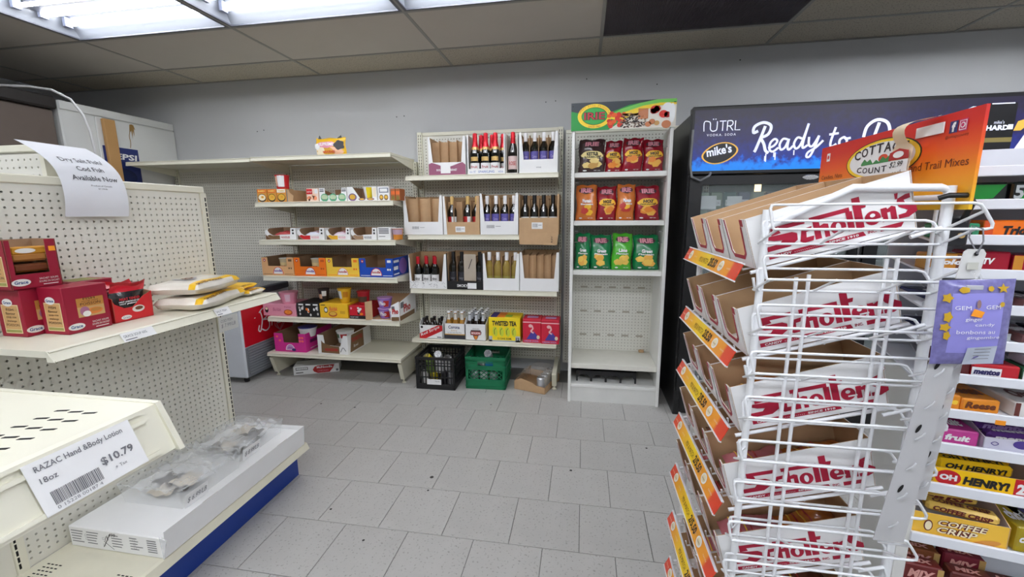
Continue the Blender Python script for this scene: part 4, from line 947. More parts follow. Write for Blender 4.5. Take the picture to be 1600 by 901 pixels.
# fifth shelf
N5 = .5535
def boxart_pink(q, o, w, h):
    q.oval(o, FU, FV, .035, h * .5, .018, .026, 0); q.oval(o, FU, FV, .035, h * .6, .013, .012, 1, d=.0008); q.text('Buldak', (o[0] + w * .3, o[1], o[2] + h * .42), FU, FV, w * .26, h * .28, 2, shear=.2); q.text('Ramen', (o[0] + w * .66, o[1], o[2] + h * .72), FU, FV, w * .2, h * .14, 2)
    q.oval(o, FU, FV, w * .76, h * .33, .042, .026, 3); q.oval(o, FU, FV, w * .76, h * .36, .033, .017, 4, d=.0008); q.text('U', (o[0] + w * .74, o[1], o[2] + h * .31), FU, FV, .01, .012, 3, d=.001)
cupbox('soft pink noodle carton at left end of the fifth shelf', -2.765, -2.445, N5, .105, pinkc, [ink, egg, P('deep_rose', (176, 74, 110)), P('rust', (176, 70, 40)), P('soup_orange', (240, 140, 50))], boxart_pink, d=.25)
t = cup('soft pink noodle bowl stacked on the pink carton', -2.556, 3.26, N5 + .1055, .1, .058, .076, pinkc, pinkc, [(.2, .85, 10, 45, P('pale_panel', (228, 190, 206)))])
def boxart_black(q, o, w, h):
    for i in range(3):
        a = w * (.05 + i * .32); q.rect(o, FU, FV, a + .01, a + w * .26, h * .85, h * .95, 0)
        for k in range(7): 
            c = random.Random(i * 9 + k); q.oval(o, FU, FV, a + w * (.05 + .2 * c.random()), h * (.15 + .6 * c.random()), w * .04, h * .1, (1, 2, 1)[i] if k % 3 else 0, d=.0006 + .0001 * k, n=8)
cupbox('black noodle carton with white and orange pictures on the fifth shelf', -2.437, -2.222, N5, .121, P('carton_black', (28, 26, 28)), [inkw, P('pic_grey', (196, 190, 190)), orange], boxart_black, d=.25)
cup('black and white patterned noodle cup stacked on the black carton', -2.24, 3.3, N5 + .1215, .112, .036, .046, P('cup_black', (44, 34, 38)), P('cup_black', (0, 0, 0)), [(.25, .6, -50, 10, peach), (.45, .85, 10, 60, white)])
def boxart_yel(q, o, w, h):
    q.oval(o, FU, FV, w * .22, h * .55, .018, .026, 0); q.oval(o, FU, FV, w * .22, h * .55, .013, .017, 1, d=.0008); q.text('Buldak', (o[0] + w * .34, o[1], o[2] + h * .5), FU, FV, w * .3, h * .3, 2, shear=.25, bold=.02); q.oval(o, FU, FV, w * .46, h * .27, .04, .024, 3); q.oval(o, FU, FV, w * .46, h * .3, .032, .016, 4, d=.0008); q.rect(o, FU, FV, .01, w * .2, h * .86, h * .92, 0); q.rect(o, FU, FV, w * .72, w * .9, h * .3, h * .5, 5); q.rect(o, FU, FV, w * .345, w * .35, 0, h, 5)
cupbox('yellow noodle carton with rust bowl picture on the fifth shelf', -2.216, -1.955, N5, .124, yellow, [ink, white, P('hot_coral', (226, 90, 70)), P('rust', (0, 0, 0)), broth, P('dull_gold', (214, 160, 40))], boxart_yel, d=.25)
cup('tall yellow noodle cup stacked on the yellow carton', -2.022, 3.27, N5 + .1245, .122, .04, .056, yellow, yellow, [(.3, .85, -50, 0, P('cup_panel', (214, 220, 226))), (.4, .8, 14, 60, P('cup_deep', (210, 140, 20)))])
def boxart_red(q, o, w, h):
    q.rect(o, FU, FV, 0, w, 0, h * .25, 0); q.text('BULDAK CARBO', (o[0] + w * .05, o[1], o[2] + h * .08), FU, FV, w * .4, h * .09, 1)
    for k in range(9):
        c = random.Random(k + 3); q.oval(o, FU, FV, w * (.42 + .2 * c.random()), h * (.35 + .5 * c.random()), w * .06, h * .09, (1, 0, 1)[k % 3], d=.0006 + .0001 * k, n=8)
    q.oval(o, FU, FV, w * .62, h * .38, w * .09, h * .1, 2, d=.0022); q.oval(o, FU, FV, w * .1, h * .8, w * .05, h * .09, 3)
cupbox('red and black noodle carton on the fifth shelf', -1.942, -1.762, N5, .112, P('carton_red', (200, 24, 44)), [ink, inkw, orange, pinkc], boxart_red, d=.25)
cup('dark red noodle cup stacked on the red carton', -1.847, 3.27, N5 + .1125, .115, .042, .053, P('cup_red', (176, 22, 34)), P('cup_red', (0, 0, 0)), [(.2, .62, -60, 60, P('cup_dark', (80, 60, 44)))])
t = thing('noodle_tray', 'open kraft and white carton of small bowls at right end of fifth shelf', 'box', (-1.61, 3.17, N5))
carton(t, -1.745, -1.475, 3.165, 3.5, N5, .2, white, kraft, front=[(0, 0), (1, 0), (1, .03), (0, .03)], left=None, back=[(0, 0), (1, 0), (1, .85), (0, .85)], right=[(0, 0), (1, 0), (1, .9), (.9, 1), (0, .78)])
panel(q := MB(), [(-1.775, 3.15, N5 + .002), (-1.72, 3.168, N5 + .002), (-1.72, 3.168, N5 + .165), (-1.775, 3.15, N5 + .155)], (.3, -.95, 0)); q.build('left_flap', [kraft, kraft], t)
panel(q := MB(), [(-1.6, 3.164, N5 + .002), (-1.492, 3.14, N5 + .002), (-1.492, 3.14, N5 + .13), (-1.6, 3.164, N5 + .1)], (-.2, -.97, 0)) if False else None
q = MB(); SU = (0, 1, 0); oo = (-1.475, 3.165, N5); q.rect(oo, (0, 1, 0), FV, .0, .3, .0, .04, 0); q.text('Pho', (-1.475, 3.24, N5 + .055), SU, FV, .14, .07, 1, bold=.05); q.rect(oo, SU, FV, .02, .08, .1, .15, 2); q.build('printing', [brownp, redl, inkg], t)
panel(q := MB(), [(-1.545, 3.148, N5 + .004), (-1.478, 3.162, N5 + .004), (-1.478, 3.162, N5 + .165), (-1.545, 3.148, N5 + .13)], (.2, -.97, 0)); f_ = q.build('right_flap', [white, kraft], t)
q = MB(); q.text('Pho', (-1.535, 3.149, N5 + .06), (.978, .2, 0), (0, 0, 1), .05, .045, 0, bold=.05, d=.002); q.rect((-1.545, 3.148, N5), (.978, .2, 0), (0, 0, 1), .002, .064, .005, .035, 1, d=.002); q.rect((-1.545, 3.148, N5), (.978, .2, 0), (0, 0, 1), .006, .03, .1, .125, 2, d=.002); q.build('flap_printing', [redl, brownp, inkg], f_)
for i, (x, z, lb) in enumerate(((-1.642, N5 + .004, 'lower left'), (-1.645, N5 + .094, 'upper, stacked'), (-1.552, N5 + .004, 'right-hand, white-topped'))):
    cup(f'lavender rice-noodle bowl in the open carton, {lb} one', x, 3.25 - (.03 if i == 2 else 0), z, .086, .046 if i < 2 else .034, .062 if i < 2 else .042, lav if i < 2 else white, P('lid_lilac', (196, 150, 206)) if i < 2 else white, [(.3, .8, -60, 10, P('bowl_lilac', (176, 150, 206))), (.15, .75, 14, 60, redl if i < 2 else lav)], txt=('Pho', .3, .7, 30, inkw), group='lavender bowls', name='noodle_bowl', cat='bowl')
# bottom shelf
N6 = .2365
t = thing('noodle_carton', 'bright magenta cut-front noodle bowl carton on the bottom shelf', 'box', (-2.52, NF - .02, N6))
carton(t, -2.672, -2.368, 3.17, 3.56, N6, .166, magenta, kraftd, front=[(0, 0), (1, 0), (1, 1), (.78, 1), (.78, .5), (.3, .5), (.28, 1), (0, 1)])
q = MB(); o = (-2.672, 3.17, N6); q.patch(o, FU, FV, [(.15 + .045 * math.cos(a), .015 + .055 * math.sin(a)) for a in np.linspace(0, math.pi, 12)], 0); q.patch(o, FU, FV, [(.15 + .037 * math.cos(a), .02 + .045 * math.sin(a)) for a in np.linspace(0, math.pi, 12)], 1, d=.0008); q.oval(o, FU, FV, .185, .02, .02, .013, 2, d=.001)
for a, c in ((.03, .135), (.055, .1), (.25, .13), (.275, .13), (.25, .1), (.275, .1)): q.oval(o, FU, FV, a, c, .012, .01, 3)
q.text('shin', (o[0] + .13, o[1], o[2] + .03), FU, FV, .04, .018, 2, d=.0012); oo = (-2.368, 3.17, N6); q.rect(oo, (0, 1, 0), FV, .06, .25, .07, .1, 4); q.rect(oo, (0, 1, 0), FV, .06, .2, .02, .024, 0); q.build('printing', [inkw, P('mauve', (206, 150, 210)), P('indigo', (60, 40, 110)), P('coral', (250, 110, 110)), P('plum', (110, 30, 90))], t)
cup('blue-lidded white noodle bowl in the magenta carton', -2.415, 3.28, N6 + .12, .085, .06, .077, white, P('lid_blue', (70, 70, 150)), name='noodle_bowl', cat='bowl')
t = thing('noodle_carton', 'brown and white open noodle carton on the bottom shelf', 'box', (-2.1, NF - .02, N6))
carton(t, -2.248, -1.965, 3.165, 3.56, N6, .168, white, kraftd, front=[(0, 0), (1, 0), (1, 1), (.86, 1), (.74, .42), (.5, .45), (.24, .48), (.2, 1), (0, 1)])
q = MB(); o = (-2.248, 3.165, N6); q.patch(o, FU, FV, [(.03, .01), (.2, .005), (.2, .07), (.12, .075), (.05, .1), (.035, .12)], 0); q.text('NONGSHIM', (o[0] + .065, o[1], o[2] + .025), FU, FV, .12, .028, 1, bold=.04, d=.001); oo = (-1.965, 3.165, N6); q.patch(oo, (0, 1, 0), FV, [(.03, .01), (.26, .01), (.26, .16), (.06, .16)], 0); q.text('TONKOTSU', (oo[0], oo[1] + .06, oo[2] + .09), (0, 1, 0), FV, .18, .04, 1, bold=.05, d=.001); q.text('Bowl', (oo[0], oo[1] + .09, oo[2] + .04), (0, 1, 0), FV, .07, .025, 2, d=.001); q.stroke(o, FU, FV, [(.21, .02), (.235, .06), (.26, .03)], .006, 3); q.build('printing', [brownp, redl, inkw, inkg], t)
cup('white noodle bowl with red and green band in the brown carton', -2.045, 3.27, N6 + .085, .105, .06, .074, white, white, [(.45, .8, -55, -15, P('band_green', (80, 110, 80))), (.45, .8, -5, 40, redl)], name='noodle_bowl', cat='bowl')
# box lying on the floor
t = thing('noodle_carton', 'flattened white and red cup carton lying on the floor under the bottom shelf', 'box', (-2.54, 3.2, 0), .44)
b = MB(); b.bbox(0, .385, 0, .16, 0, .082, .003); b.build('carton', white, t, False)
q = MB(); o = (0, 0, 0); q.rect(o, FU, FV, .02, .12, .045, .07, 0); q.rect(o, FU, FV, .025, .115, .05, .066, 1, d=.0006); q.text('CUP NOODLES', (.03, 0, .053), FU, FV, .08, .01, 0, d=.001); q.rect(o, FU, FV, .02, .08, .018, .026, 0)
q.patch(o, FU, FV, [(.16, .04), (.17, .02), (.2, .005), (.3, .005), (.33, .04), (.345, .075), (.2, .075), (.175, .065)], 2); q.text('McNoodle', (.195, 0, .048), FU, FV, .13, .02, 1, bold=.03, d=.001); q.text('CHICKEN', (.2, 0, .018), FU, FV, .09, .014, 3, d=.001); q.rect(o, FU, FV, .355, .375, .01, .03, 4); q.build('printing', [ink, inkw, redl, pinkc, inkg], t, False)

# ---------------------------------------------------------------- white snack rack
RX0, RX1, RY0, RY1 = -.092, .575, 3.045, 3.45
rk = thing('snack_rack', 'white snack display rack with food-picture header against the wall', 'display rack', ((RX0 + RX1) / 2, 3.25, 0))
for x in (RX0, RX1 - .022): MB().bbox(x, x + .022, RY0, RY1, 0, 1.975, .002).build('side_panel', wpaint, rk)
b = MB(); pegboard(b, RX0 + .022, RX1 - .022, .26, 1.97, lambda u, w, d: (u, RY1 - .02 + d, w), r=.0034); b.build('pegboard', pegw, rk)
MB().box(RX0 + .022, RX1 - .022, RY1 - .004, RY1, .1, 1.97).build('back_panel', mat('board_back', (0, 0, 0)), rk)
for i, zt in enumerate((1.70, 1.366, 1.008)):
    sh = MB().bbox(RX0 + .022, RX1 - .022, RY0 + .035, RY1 - .02, zt - .034, zt, .002).build('shelf', wpaint, rk)
MB().bbox(RX0 + .022, RX1 - .022, RY0 + .02, RY1 - .02, .262, .30, .003).build('shelf', mat('white_paint_worn', (220, 218, 208), rough=.5, var=.08, scale=10), rk)
MB().bbox(RX0 + .022, RX1 - .022, RY0 + .012, RY1 - .02, .118, .14, .002).build('shelf', wpaint, rk)
MB().box(RX0 + .022, RX1 - .022, RY0 + .018, RY0 + .032, 0, .118).build('kick_board', mat('white_paint_scuffed', (214, 214, 210), rough=.5, var=.10, scale=9), rk)
for x in (RX0 + .024, RX1 - .024):
    for zt in (1.29, 1.63, 1.86, 1.21):
        MB().tube([(x, RY0 + .06, zt), (x + (.03 if x < .2 else -.03), RY0 + .05, zt + .002)], .003, 6).build('shelf_pin', chrome, rk)
q = MB()
for j, z in enumerate((.82, .62, .42)):
    for i in range(5): q.box(RX0 + .08 + i * .113, RX0 + .135 + i * .113, RY1 - .0206, RY1 - .0200, z, z + .016)
q.build('tape_marks', mat('old_tape', (176, 170, 156), rough=.6, var=.15), rk)
MB().bbox(RX1 - .11, RX1 - .07, RY1 - .06, RY1 - .03, .301, .32, .003).build('wood_scrap', kraft, rk)
# header sign
hs = thing('header_sign', 'green snack brand header sign with oval logo and spice photograph on the rack', 'sign', (.24, 3.04, 1.975))
HX, HW, HZ, HH = -.098, .68, 1.972, .178; HY = 3.038
MB().box(HX, HX + HW, HY, HY + .006, HZ, HZ + HH).build('board', P('sign_green', (44, 150, 70)), hs)
q = MB(); o = (HX, HY, HZ)
q.patch(o, FU, FV, [(0, HH), (0, HH * .7), (.06, HH * .62), (.25, HH * .6), (.38, HH * .85), (.55, HH * .98), (.6, HH)], 0, d=.0006)
q.patch(o, FU, FV, [(.22, HH * .45), (.33, HH * .72), (.45, HH * .9), (.56, HH), (HW, HH), (HW, HH * .9), (.55, HH * .85), (.42, HH * .65), (.33, HH * .4)], 1, d=.0008)
q.patch(o, FU, FV, [(.25, HH * .4), (.36, HH * .62), (.47, HH * .8), (.58, HH * .88), (HW, HH * .87), (HW, HH * .8), (.56, HH * .78), (.44, HH * .55), (.34, HH * .3)], 2, d=.001)
q.patch(o, FU, FV, [(.25, 0), (HW, 0), (HW, HH * .8), (.58, HH * .78), (.46, HH * .62), (.36, HH * .38)], 3, d=.0012)
R_ = random.Random(5)
for k in range(26): q.oval(o, FU, FV, .25 + R_.random() * .1, .02 + R_.random() * .085, .016, .013, 4 + R_.randrange(2), d=.0014 + k * .00003, n=8)
for k in range(110): q.oval(o, FU, FV, .33 + R_.random() * .16, .01 + R_.random() * .075, .007, .005, 6 + R_.randrange(3), d=.0024 + k * .00001, n=6)
for k in range(30): q.oval(o, FU, FV, .34 + R_.random() * .1, .08 + R_.random() * .02, .012, .005, 10, d=.0024, n=6)
for k in range(8): q.rect(o, FU, FV, .44 + k * .008, .447 + k * .008, .06, .125, 9, d=.0032)
for cx, cz, r, m in ((.545, .115, .03, 4), (.535, .105, .02, 11), (.56, .12, .022, 4), (.6, .085, .028, 4), (.625, .08, .022, 11), (.53, .04, .02, 9), (.56, .03, .018, 10), (.505, .025, .02, 9), (.62, .02, .03, 9)): q.oval(o, FU, FV, cx, cz, r, r * .85, m, d=.0036, n=12)
q.oval(o, FU, FV, .655, .09, .018, .06, 12, d=.0038); q.oval(o, FU, FV, .625, .12, .035, .035, 12, d=.0030)
q.oval(o, FU, FV, .155, .09, .112, .078, 2, d=.0014, n=32); q.oval(o, FU, FV, .155, .09, .086, .056, 13, d=.0018, n=28); q.oval(o, FU, FV, .155, .09, .083, .053, 14, d=.0022, n=28)
q.text('IRIE', (HX + .085, HY, HZ + .066), FU, FV, .14, .05, 13, bold=.06, d=.0026); q.text('IRIE', (HX + .087, HY, HZ + .068), FU, FV, .136, .046, 15, bold=.02, d=.0030)
for k, ch in enumerate('GREAT FOOD PRODUCTS'):
    a = math.radians(158 - k * 7.6); c_ = (.155 + .098 * math.cos(a), .09 + .066 * math.sin(a)); 
    tx, tz = math.sin(a), -math.cos(a) * .72
    L_ = math.hypot(tx, tz); 
    if ch != ' ': q.text(ch, (HX + c_[0] - .004, HY, HZ + c_[1] - .004), (tx / L_, 0, tz / L_), (-tz / L_, 0, tx / L_), .008, .011, 15, d=.0018)
q.text('SINCE 1982', (HX + .115, HY, HZ + .017), FU, FV, .08, .012, 15, d=.0018)
for cx in (.012, HW - .012): q.oval(o, FU, FV, cx, HH * .88, .004, .004, 16, d=.004, n=8)
q.build('printed_picture', [P('slate_print', (60, 66, 72)), P('light_green', (120, 200, 90)), P('sign_yellow', (246, 214, 60)), P('sign_white', (232, 226, 214)), P('chili_red', (212, 48, 36)), P('chili_orange', (230, 96, 40)), P('pepper1', (70, 56, 50)), P('pepper2', (130, 110, 96)), P('pepper3', (32, 28, 28)), P('cinnamon', (204, 128, 84)), P('nut_tan', (206, 160, 100)), P('tomato_dark', (172, 28, 26)), inkw, ink, P('oval_green', (60, 170, 80)), P('logo_red', (190, 60, 70)), ink], hs)
# chip bags
def chip_bag(label, x0, x1, z0, z1, kind, y=3.2, d=.045, grp='bags of chips on the snack rack', tilt=0):
    t = thing('chip_bag', label, 'chip bag', ((x0 + x1) / 2, y, z0), 0, grp)
    S0 = bagS(x0, x1, y, z0, z1, d)
    S = (lambda u, v, side=-1: (S0(u, v, side)[0] + tilt * (v - .5), S0(u, v, side)[1] + .03 * v, S0(u, v, side)[2]))
    base, ban, chip, chip2, words = kind
    b = bag_mesh(t, S, [base])
    q = MB()
    s_oval(q, S, .5, .84, .36, .085, 0, lift=.0015); s_text(q, S, 'IRIE', .24, .78, .52, .13, 1, lift=.004, bold=.05); s_text(q, S, 'CHIPS', .38, .735, .24, .03, 5, lift=.004)
    if ban: s_oval(q, S, .5, .52, .42, .12, 2, lift=.002, wob=.06)
    s_text(q, S, words[0], .3, .5, .42, .1, 5 if ban else 6, lift=.005, bold=.05); s_text(q, S, words[1], .2, .435, .6, .05, 5 if ban else 6, lift=.005)
    R_ = random.Random(int(x0 * 1000) + int(z0 * 100))
    for k in range(6): s_oval(q, S, .5 + (R_.random() - .5) * .42, .3 + (R_.random() - .5) * .22, .18, .085, 3 + k % 2, lift=.0030 + .0005 * k, wob=.1, n=12)
    s_oval(q, S, .25, .07, .08, .02, 6, lift=.003); s_text(q, S, 'NET 142g', .6, .055, .25, .025, 6, lift=.004)
    q.build('printing', [P('logo_shade', (60, 28, 40)), P('logo_pink', (226, 150, 166)), ban or base, chip, chip2, ink, inkw], t)
    return t
chipA, chipB = P('chip_gold', (238, 180, 80)), P('chip_orange', (232, 136, 50)); yb = P('banner_yellow', (244, 190, 50))
K_dark = (foilp('bag_dark', (66, 44, 46)), P('banner_cream', (240, 220, 150)), P('chip_cream', (240, 214, 140)), P('chip_tan', (206, 160, 90)), ('KETTLE', 'BARBECUE'))
K_hot = (foilp('bag_maroon', (150, 20, 40)), yb, chipA, chipB, ('HOT', 'PIQUANTE'))
K_or = (foilp('bag_amber', (206, 116, 48)), None, yb, P('chip_red', (190, 50, 40)), ('Plantain', 'Banane'))
K_gr = (foilp('bag_green', (10, 120, 66)), None, chipA, P('chip_yellow', (246, 206, 96)), ('Green', 'Plantain'))
K_lm = (foilp('bag_lime', (76, 176, 44)), None, P('chip_yellow', (0, 0, 0)), P('chip_pale', (230, 196, 90)), ('Lime', 'Plantain'))
rowsK = [(1.7005, 1.935, [(-.042, .14, K_dark), (.142, .258, K_hot), (.262, .398, K_hot), (.402, .54, K_hot)], 'top'), (1.3665, 1.62, [(-.055, .09, K_or), (.094, .232, K_hot), (.234, .358, K_or), (.362, .528, K_hot)], 'middle'), (1.0085, 1.272, [(-.058, .052, K_gr), (.054, .208, K_gr), (.212, .352, K_lm), (.362, .54, K_gr)], 'bottom')]
nmk = {id(K_dark): 'dark brown', id(K_hot): 'maroon hot', id(K_or): 'amber plantain', id(K_gr): 'dark green', id(K_lm): 'lime green'}
for z0, z1, L_, rn in rowsK:
    for i, (x0, x1, k) in enumerate(L_):
        chip_bag(f'{nmk[id(k)]} chip bag, {ORD[i]} on the {rn} stocked snack rack shelf', x0, x1, z0, z1 - (.012 if i % 2 else 0), k, y=3.15 + .015 * (i % 2), tilt=(.01 if i == 2 else 0))
# black plastic bottle tray on the low shelf
t = thing('plastic_tray', 'black plastic arched tray lying on the low shelf of the snack rack', 'tray', (.2, 3.2, .14))
b = MB(); x0, x1, yy, z0, z1 = -.03, .42, 3.12, .141, .232
pts = [(x0, z1), (x0, z0)]
for i in range(4):
    a0 = x0 + .012 + i * .11; a1 = a0 + .094
    pts += [(a0, z0), (a0, z0 + .03), (a0 + .02, z0 + .052), (a1 - .02, z0 + .052), (a1, z0 + .03), (a1, z0)]
pts += [(x1, z0), (x1, z1)]
for y in (yy, yy + .2): b.prism([(a, y, c) for a, c in pts], (0, .004, 0))
b.box(x0, x1, yy, yy + .204, z1 - .004, z1); b.build('moulded_body', black, t)
# ---------------------------------------------------------------- old white cooler at the left end of the back wall
wc = thing('white_cooler', 'old white upright cooler with rust stain and blue logo panel', 'cooler', (-4.4, 3.2, 0))
rustw = mat('aged_enamel', (214, 215, 212), rough=.45, var=.08, scale=3)
CX = -3.955
MB().bbox(-4.7, CX - .012, 2.765, 3.69, .05, 2.30, .008).build('cabinet', rustw, wc)
MB().bbox(CX - .012, CX, 2.765, 3.685, 2.235, 2.298, .004).build('top_trim', rustw, wc)
MB().bbox(CX - .012, CX, 3.0, 3.685, .3, 2.228, .004).build('side_panel', rustw, wc)
q = MB(); R_ = random.Random(4); o = (CX, 3.265, 2.215)
pts = [(.0, 0), (.02, .005), (.035, .0), (.045, -.04), (.035, -.03), (.03, -.1), (.022, -.05), (.012, -.12), (.008, -.05), (-.01, -.075), (-.004, -.03)]
q.patch(o, (0, 1, 0), FV, pts, 0, d=.001)
q.stroke(o, (0, 1, 0), FV, [(.0, -.05), (-.015, -.1), (-.012, -.15), (-.02, -.2)], .006, 0, d=.001)
q.build('rust_stain', mat('rust_stain_paint', (150, 118, 66), rough=.9, var=.25, scale=40), wc)
q = MB(); o = (CX, 3.075, 1.715); MB().box(CX - .002, CX + .006, 3.02, 3.3, 1.70, 2.005).build('logo_panel', P('logo_blue', (36, 48, 110)), wc)
q.text('PEPSI', (CX + .006, 3.05, 1.905), (0, 1, 0), FV, .235, .05, 0, bold=.03, shear=.1); q.oval((CX + .006, 3.02, 1.7), (0, 1, 0), FV, .12, .06, .12, .075, 1, n=24); q.build('printing', [inkw, P('deep_blue', (14, 30, 74))], wc)
MB().bbox(-3.952, -3.92, 3.035, 3.125, 0, 2.22, .004).build('wood_post', mat('pine_wood', (190, 146, 92), rough=.7, var=.18, scale=6, stretch=(1, 1, .1)), wc) 
dc = thing('dark_cooler', 'dark-topped cooler with brown front beside the wooden post', 'cooler', (-4.4, 2.2, 0))
MB().bbox(-4.7, -3.99, 1.5, 2.745, .0, 2.222, .01).build('cabinet', mat('brown_laminate', (104, 92, 84), rough=.6, var=.08), dc)
MB().bbox(-4.72, -3.955, 1.5, 2.755, 2.224, 2.315, .012).build('top_hood', mat('dark_hood', (44, 40, 38), rough=.6, var=.1), dc)
tag(MB().tube([(-3.5, 2.0, 2.13), (-3.24, 2.0, 2.148), (-3.04, 2.0, 2.13), (-2.894, 2.0, 2.106), (-2.777, 2.0, 2.051), (-2.711, 2.0, 1.965), (-2.685, 2.0, 1.88), (-2.675, 2.0, 1.78), (-2.67, 2.0, 1.6)], .006, 6).build('hanging_cable', mat('cable_white', (206, 206, 206), rough=.4)), 'white cable arching down in front of the dark cooler', 'cable')

# ---------------------------------------------------------------- ice-cream chest freezer
fz = thing('chest_freezer', 'white ice-cream chest freezer with red lettered side and grey louvres', 'freezer', (-3.1, 3.25, 0))
FX, FY0, FY1 = -2.80, 2.975, 3.59
MB().bbox(-3.45, FX - .006, FY0, FY1, .045, .74, .012).build('cabinet', mat('freezer_enamel', (216, 221, 228), rough=.35, var=.03), fz)
redp = P('freezer_red', (206, 22, 38), rough=.3)
MB().bbox(FX - .008, FX, FY0 + .012, FY1, .318, .66, .003).build('red_panel', redp, fz)
MB().bbox(FX - .01, FX - .002, FY0 + .012, FY1, .05, .312, .003).build('louvre_frame', mat('freezer_grey', (124, 128, 134), rough=.5), fz)
for i in range(10):
    z = .075 + i * .023; MB().prism([(FX - .002, FY0 + .03, z), (FX + .006, FY0 + .03, z + .004), (FX + .004, FY0 + .03, z + .016), (FX - .002, FY0 + .03, z + .016)], (0, .5, 0)).build('louvre', mat('freezer_grey_l', (140, 144, 150), rough=.45), fz)
q = MB(); o = (FX, FY0, .318); u = (0, 1, 0)
K = .0042
def st(pts, w_): q.stroke(o, u, FV, pts, w_, 0, d=.0006)
st([(.215, .27), (.23, .2), (.2, .1), (.175, .11), (.19, .15)], .012); st([(.2, .26), (.25, .29), (.3, .265), (.285, .21), (.235, .19)], .012); st([(.235, .19), (.3, .175), (.305, .11), (.26, .085), (.215, .11)], .012); st([(.335, .11), (.345, .16), (.34, .18)], .010); st([(.345, .15), (.37, .18), (.385, .17)], .010); st([(.4, .14), (.44, .165), (.43, .185), (.4, .165), (.41, .12), (.45, .115)], .010)
q.rect(o, u, FV, .14, .155, .222, .23, 0); q.build('lettering', inkw, fz)
q = MB(); o2 = (FX + .001, 3.35, .36)
for s_ in (1, .6): q.stroke(o2, u, FV, [(.06, .0), (.06 - .06 * s_, .06), (.06 - .045 * s_, .06 + .05 * s_), (.06, .06 + .03 * s_), (.06 + .045 * s_, .06 + .05 * s_), (.06 + .06 * s_, .06), (.06, .0 + (1 - s_) * .03)], .008, 0)
q.build('heart_emblem', P('heart_grey', (214, 150, 156)), fz)
MB().bbox(-3.46, FX + .004, FY0 - .006, FY1, .74, .80, .01).build('lid_frame', mat('lid_grey', (70, 74, 82), rough=.3), fz)
MB().grid(lambda a, c: (-3.42 + .6 * a, FY0 + .02 + .55 * c, .803 + .045 * math.sin(math.pi * a)), 10, 3).build('glass_lid', mat('lid_glass', (88, 94, 106), rough=.06, var=.2, scale=9, coat=1), fz)
for x in (-3.40, -2.86): MB().lathe([(.02, 0), (.022, .02), (.02, .046)], (x, FY0 + .05, 0), 10).build('castor', black, fz)

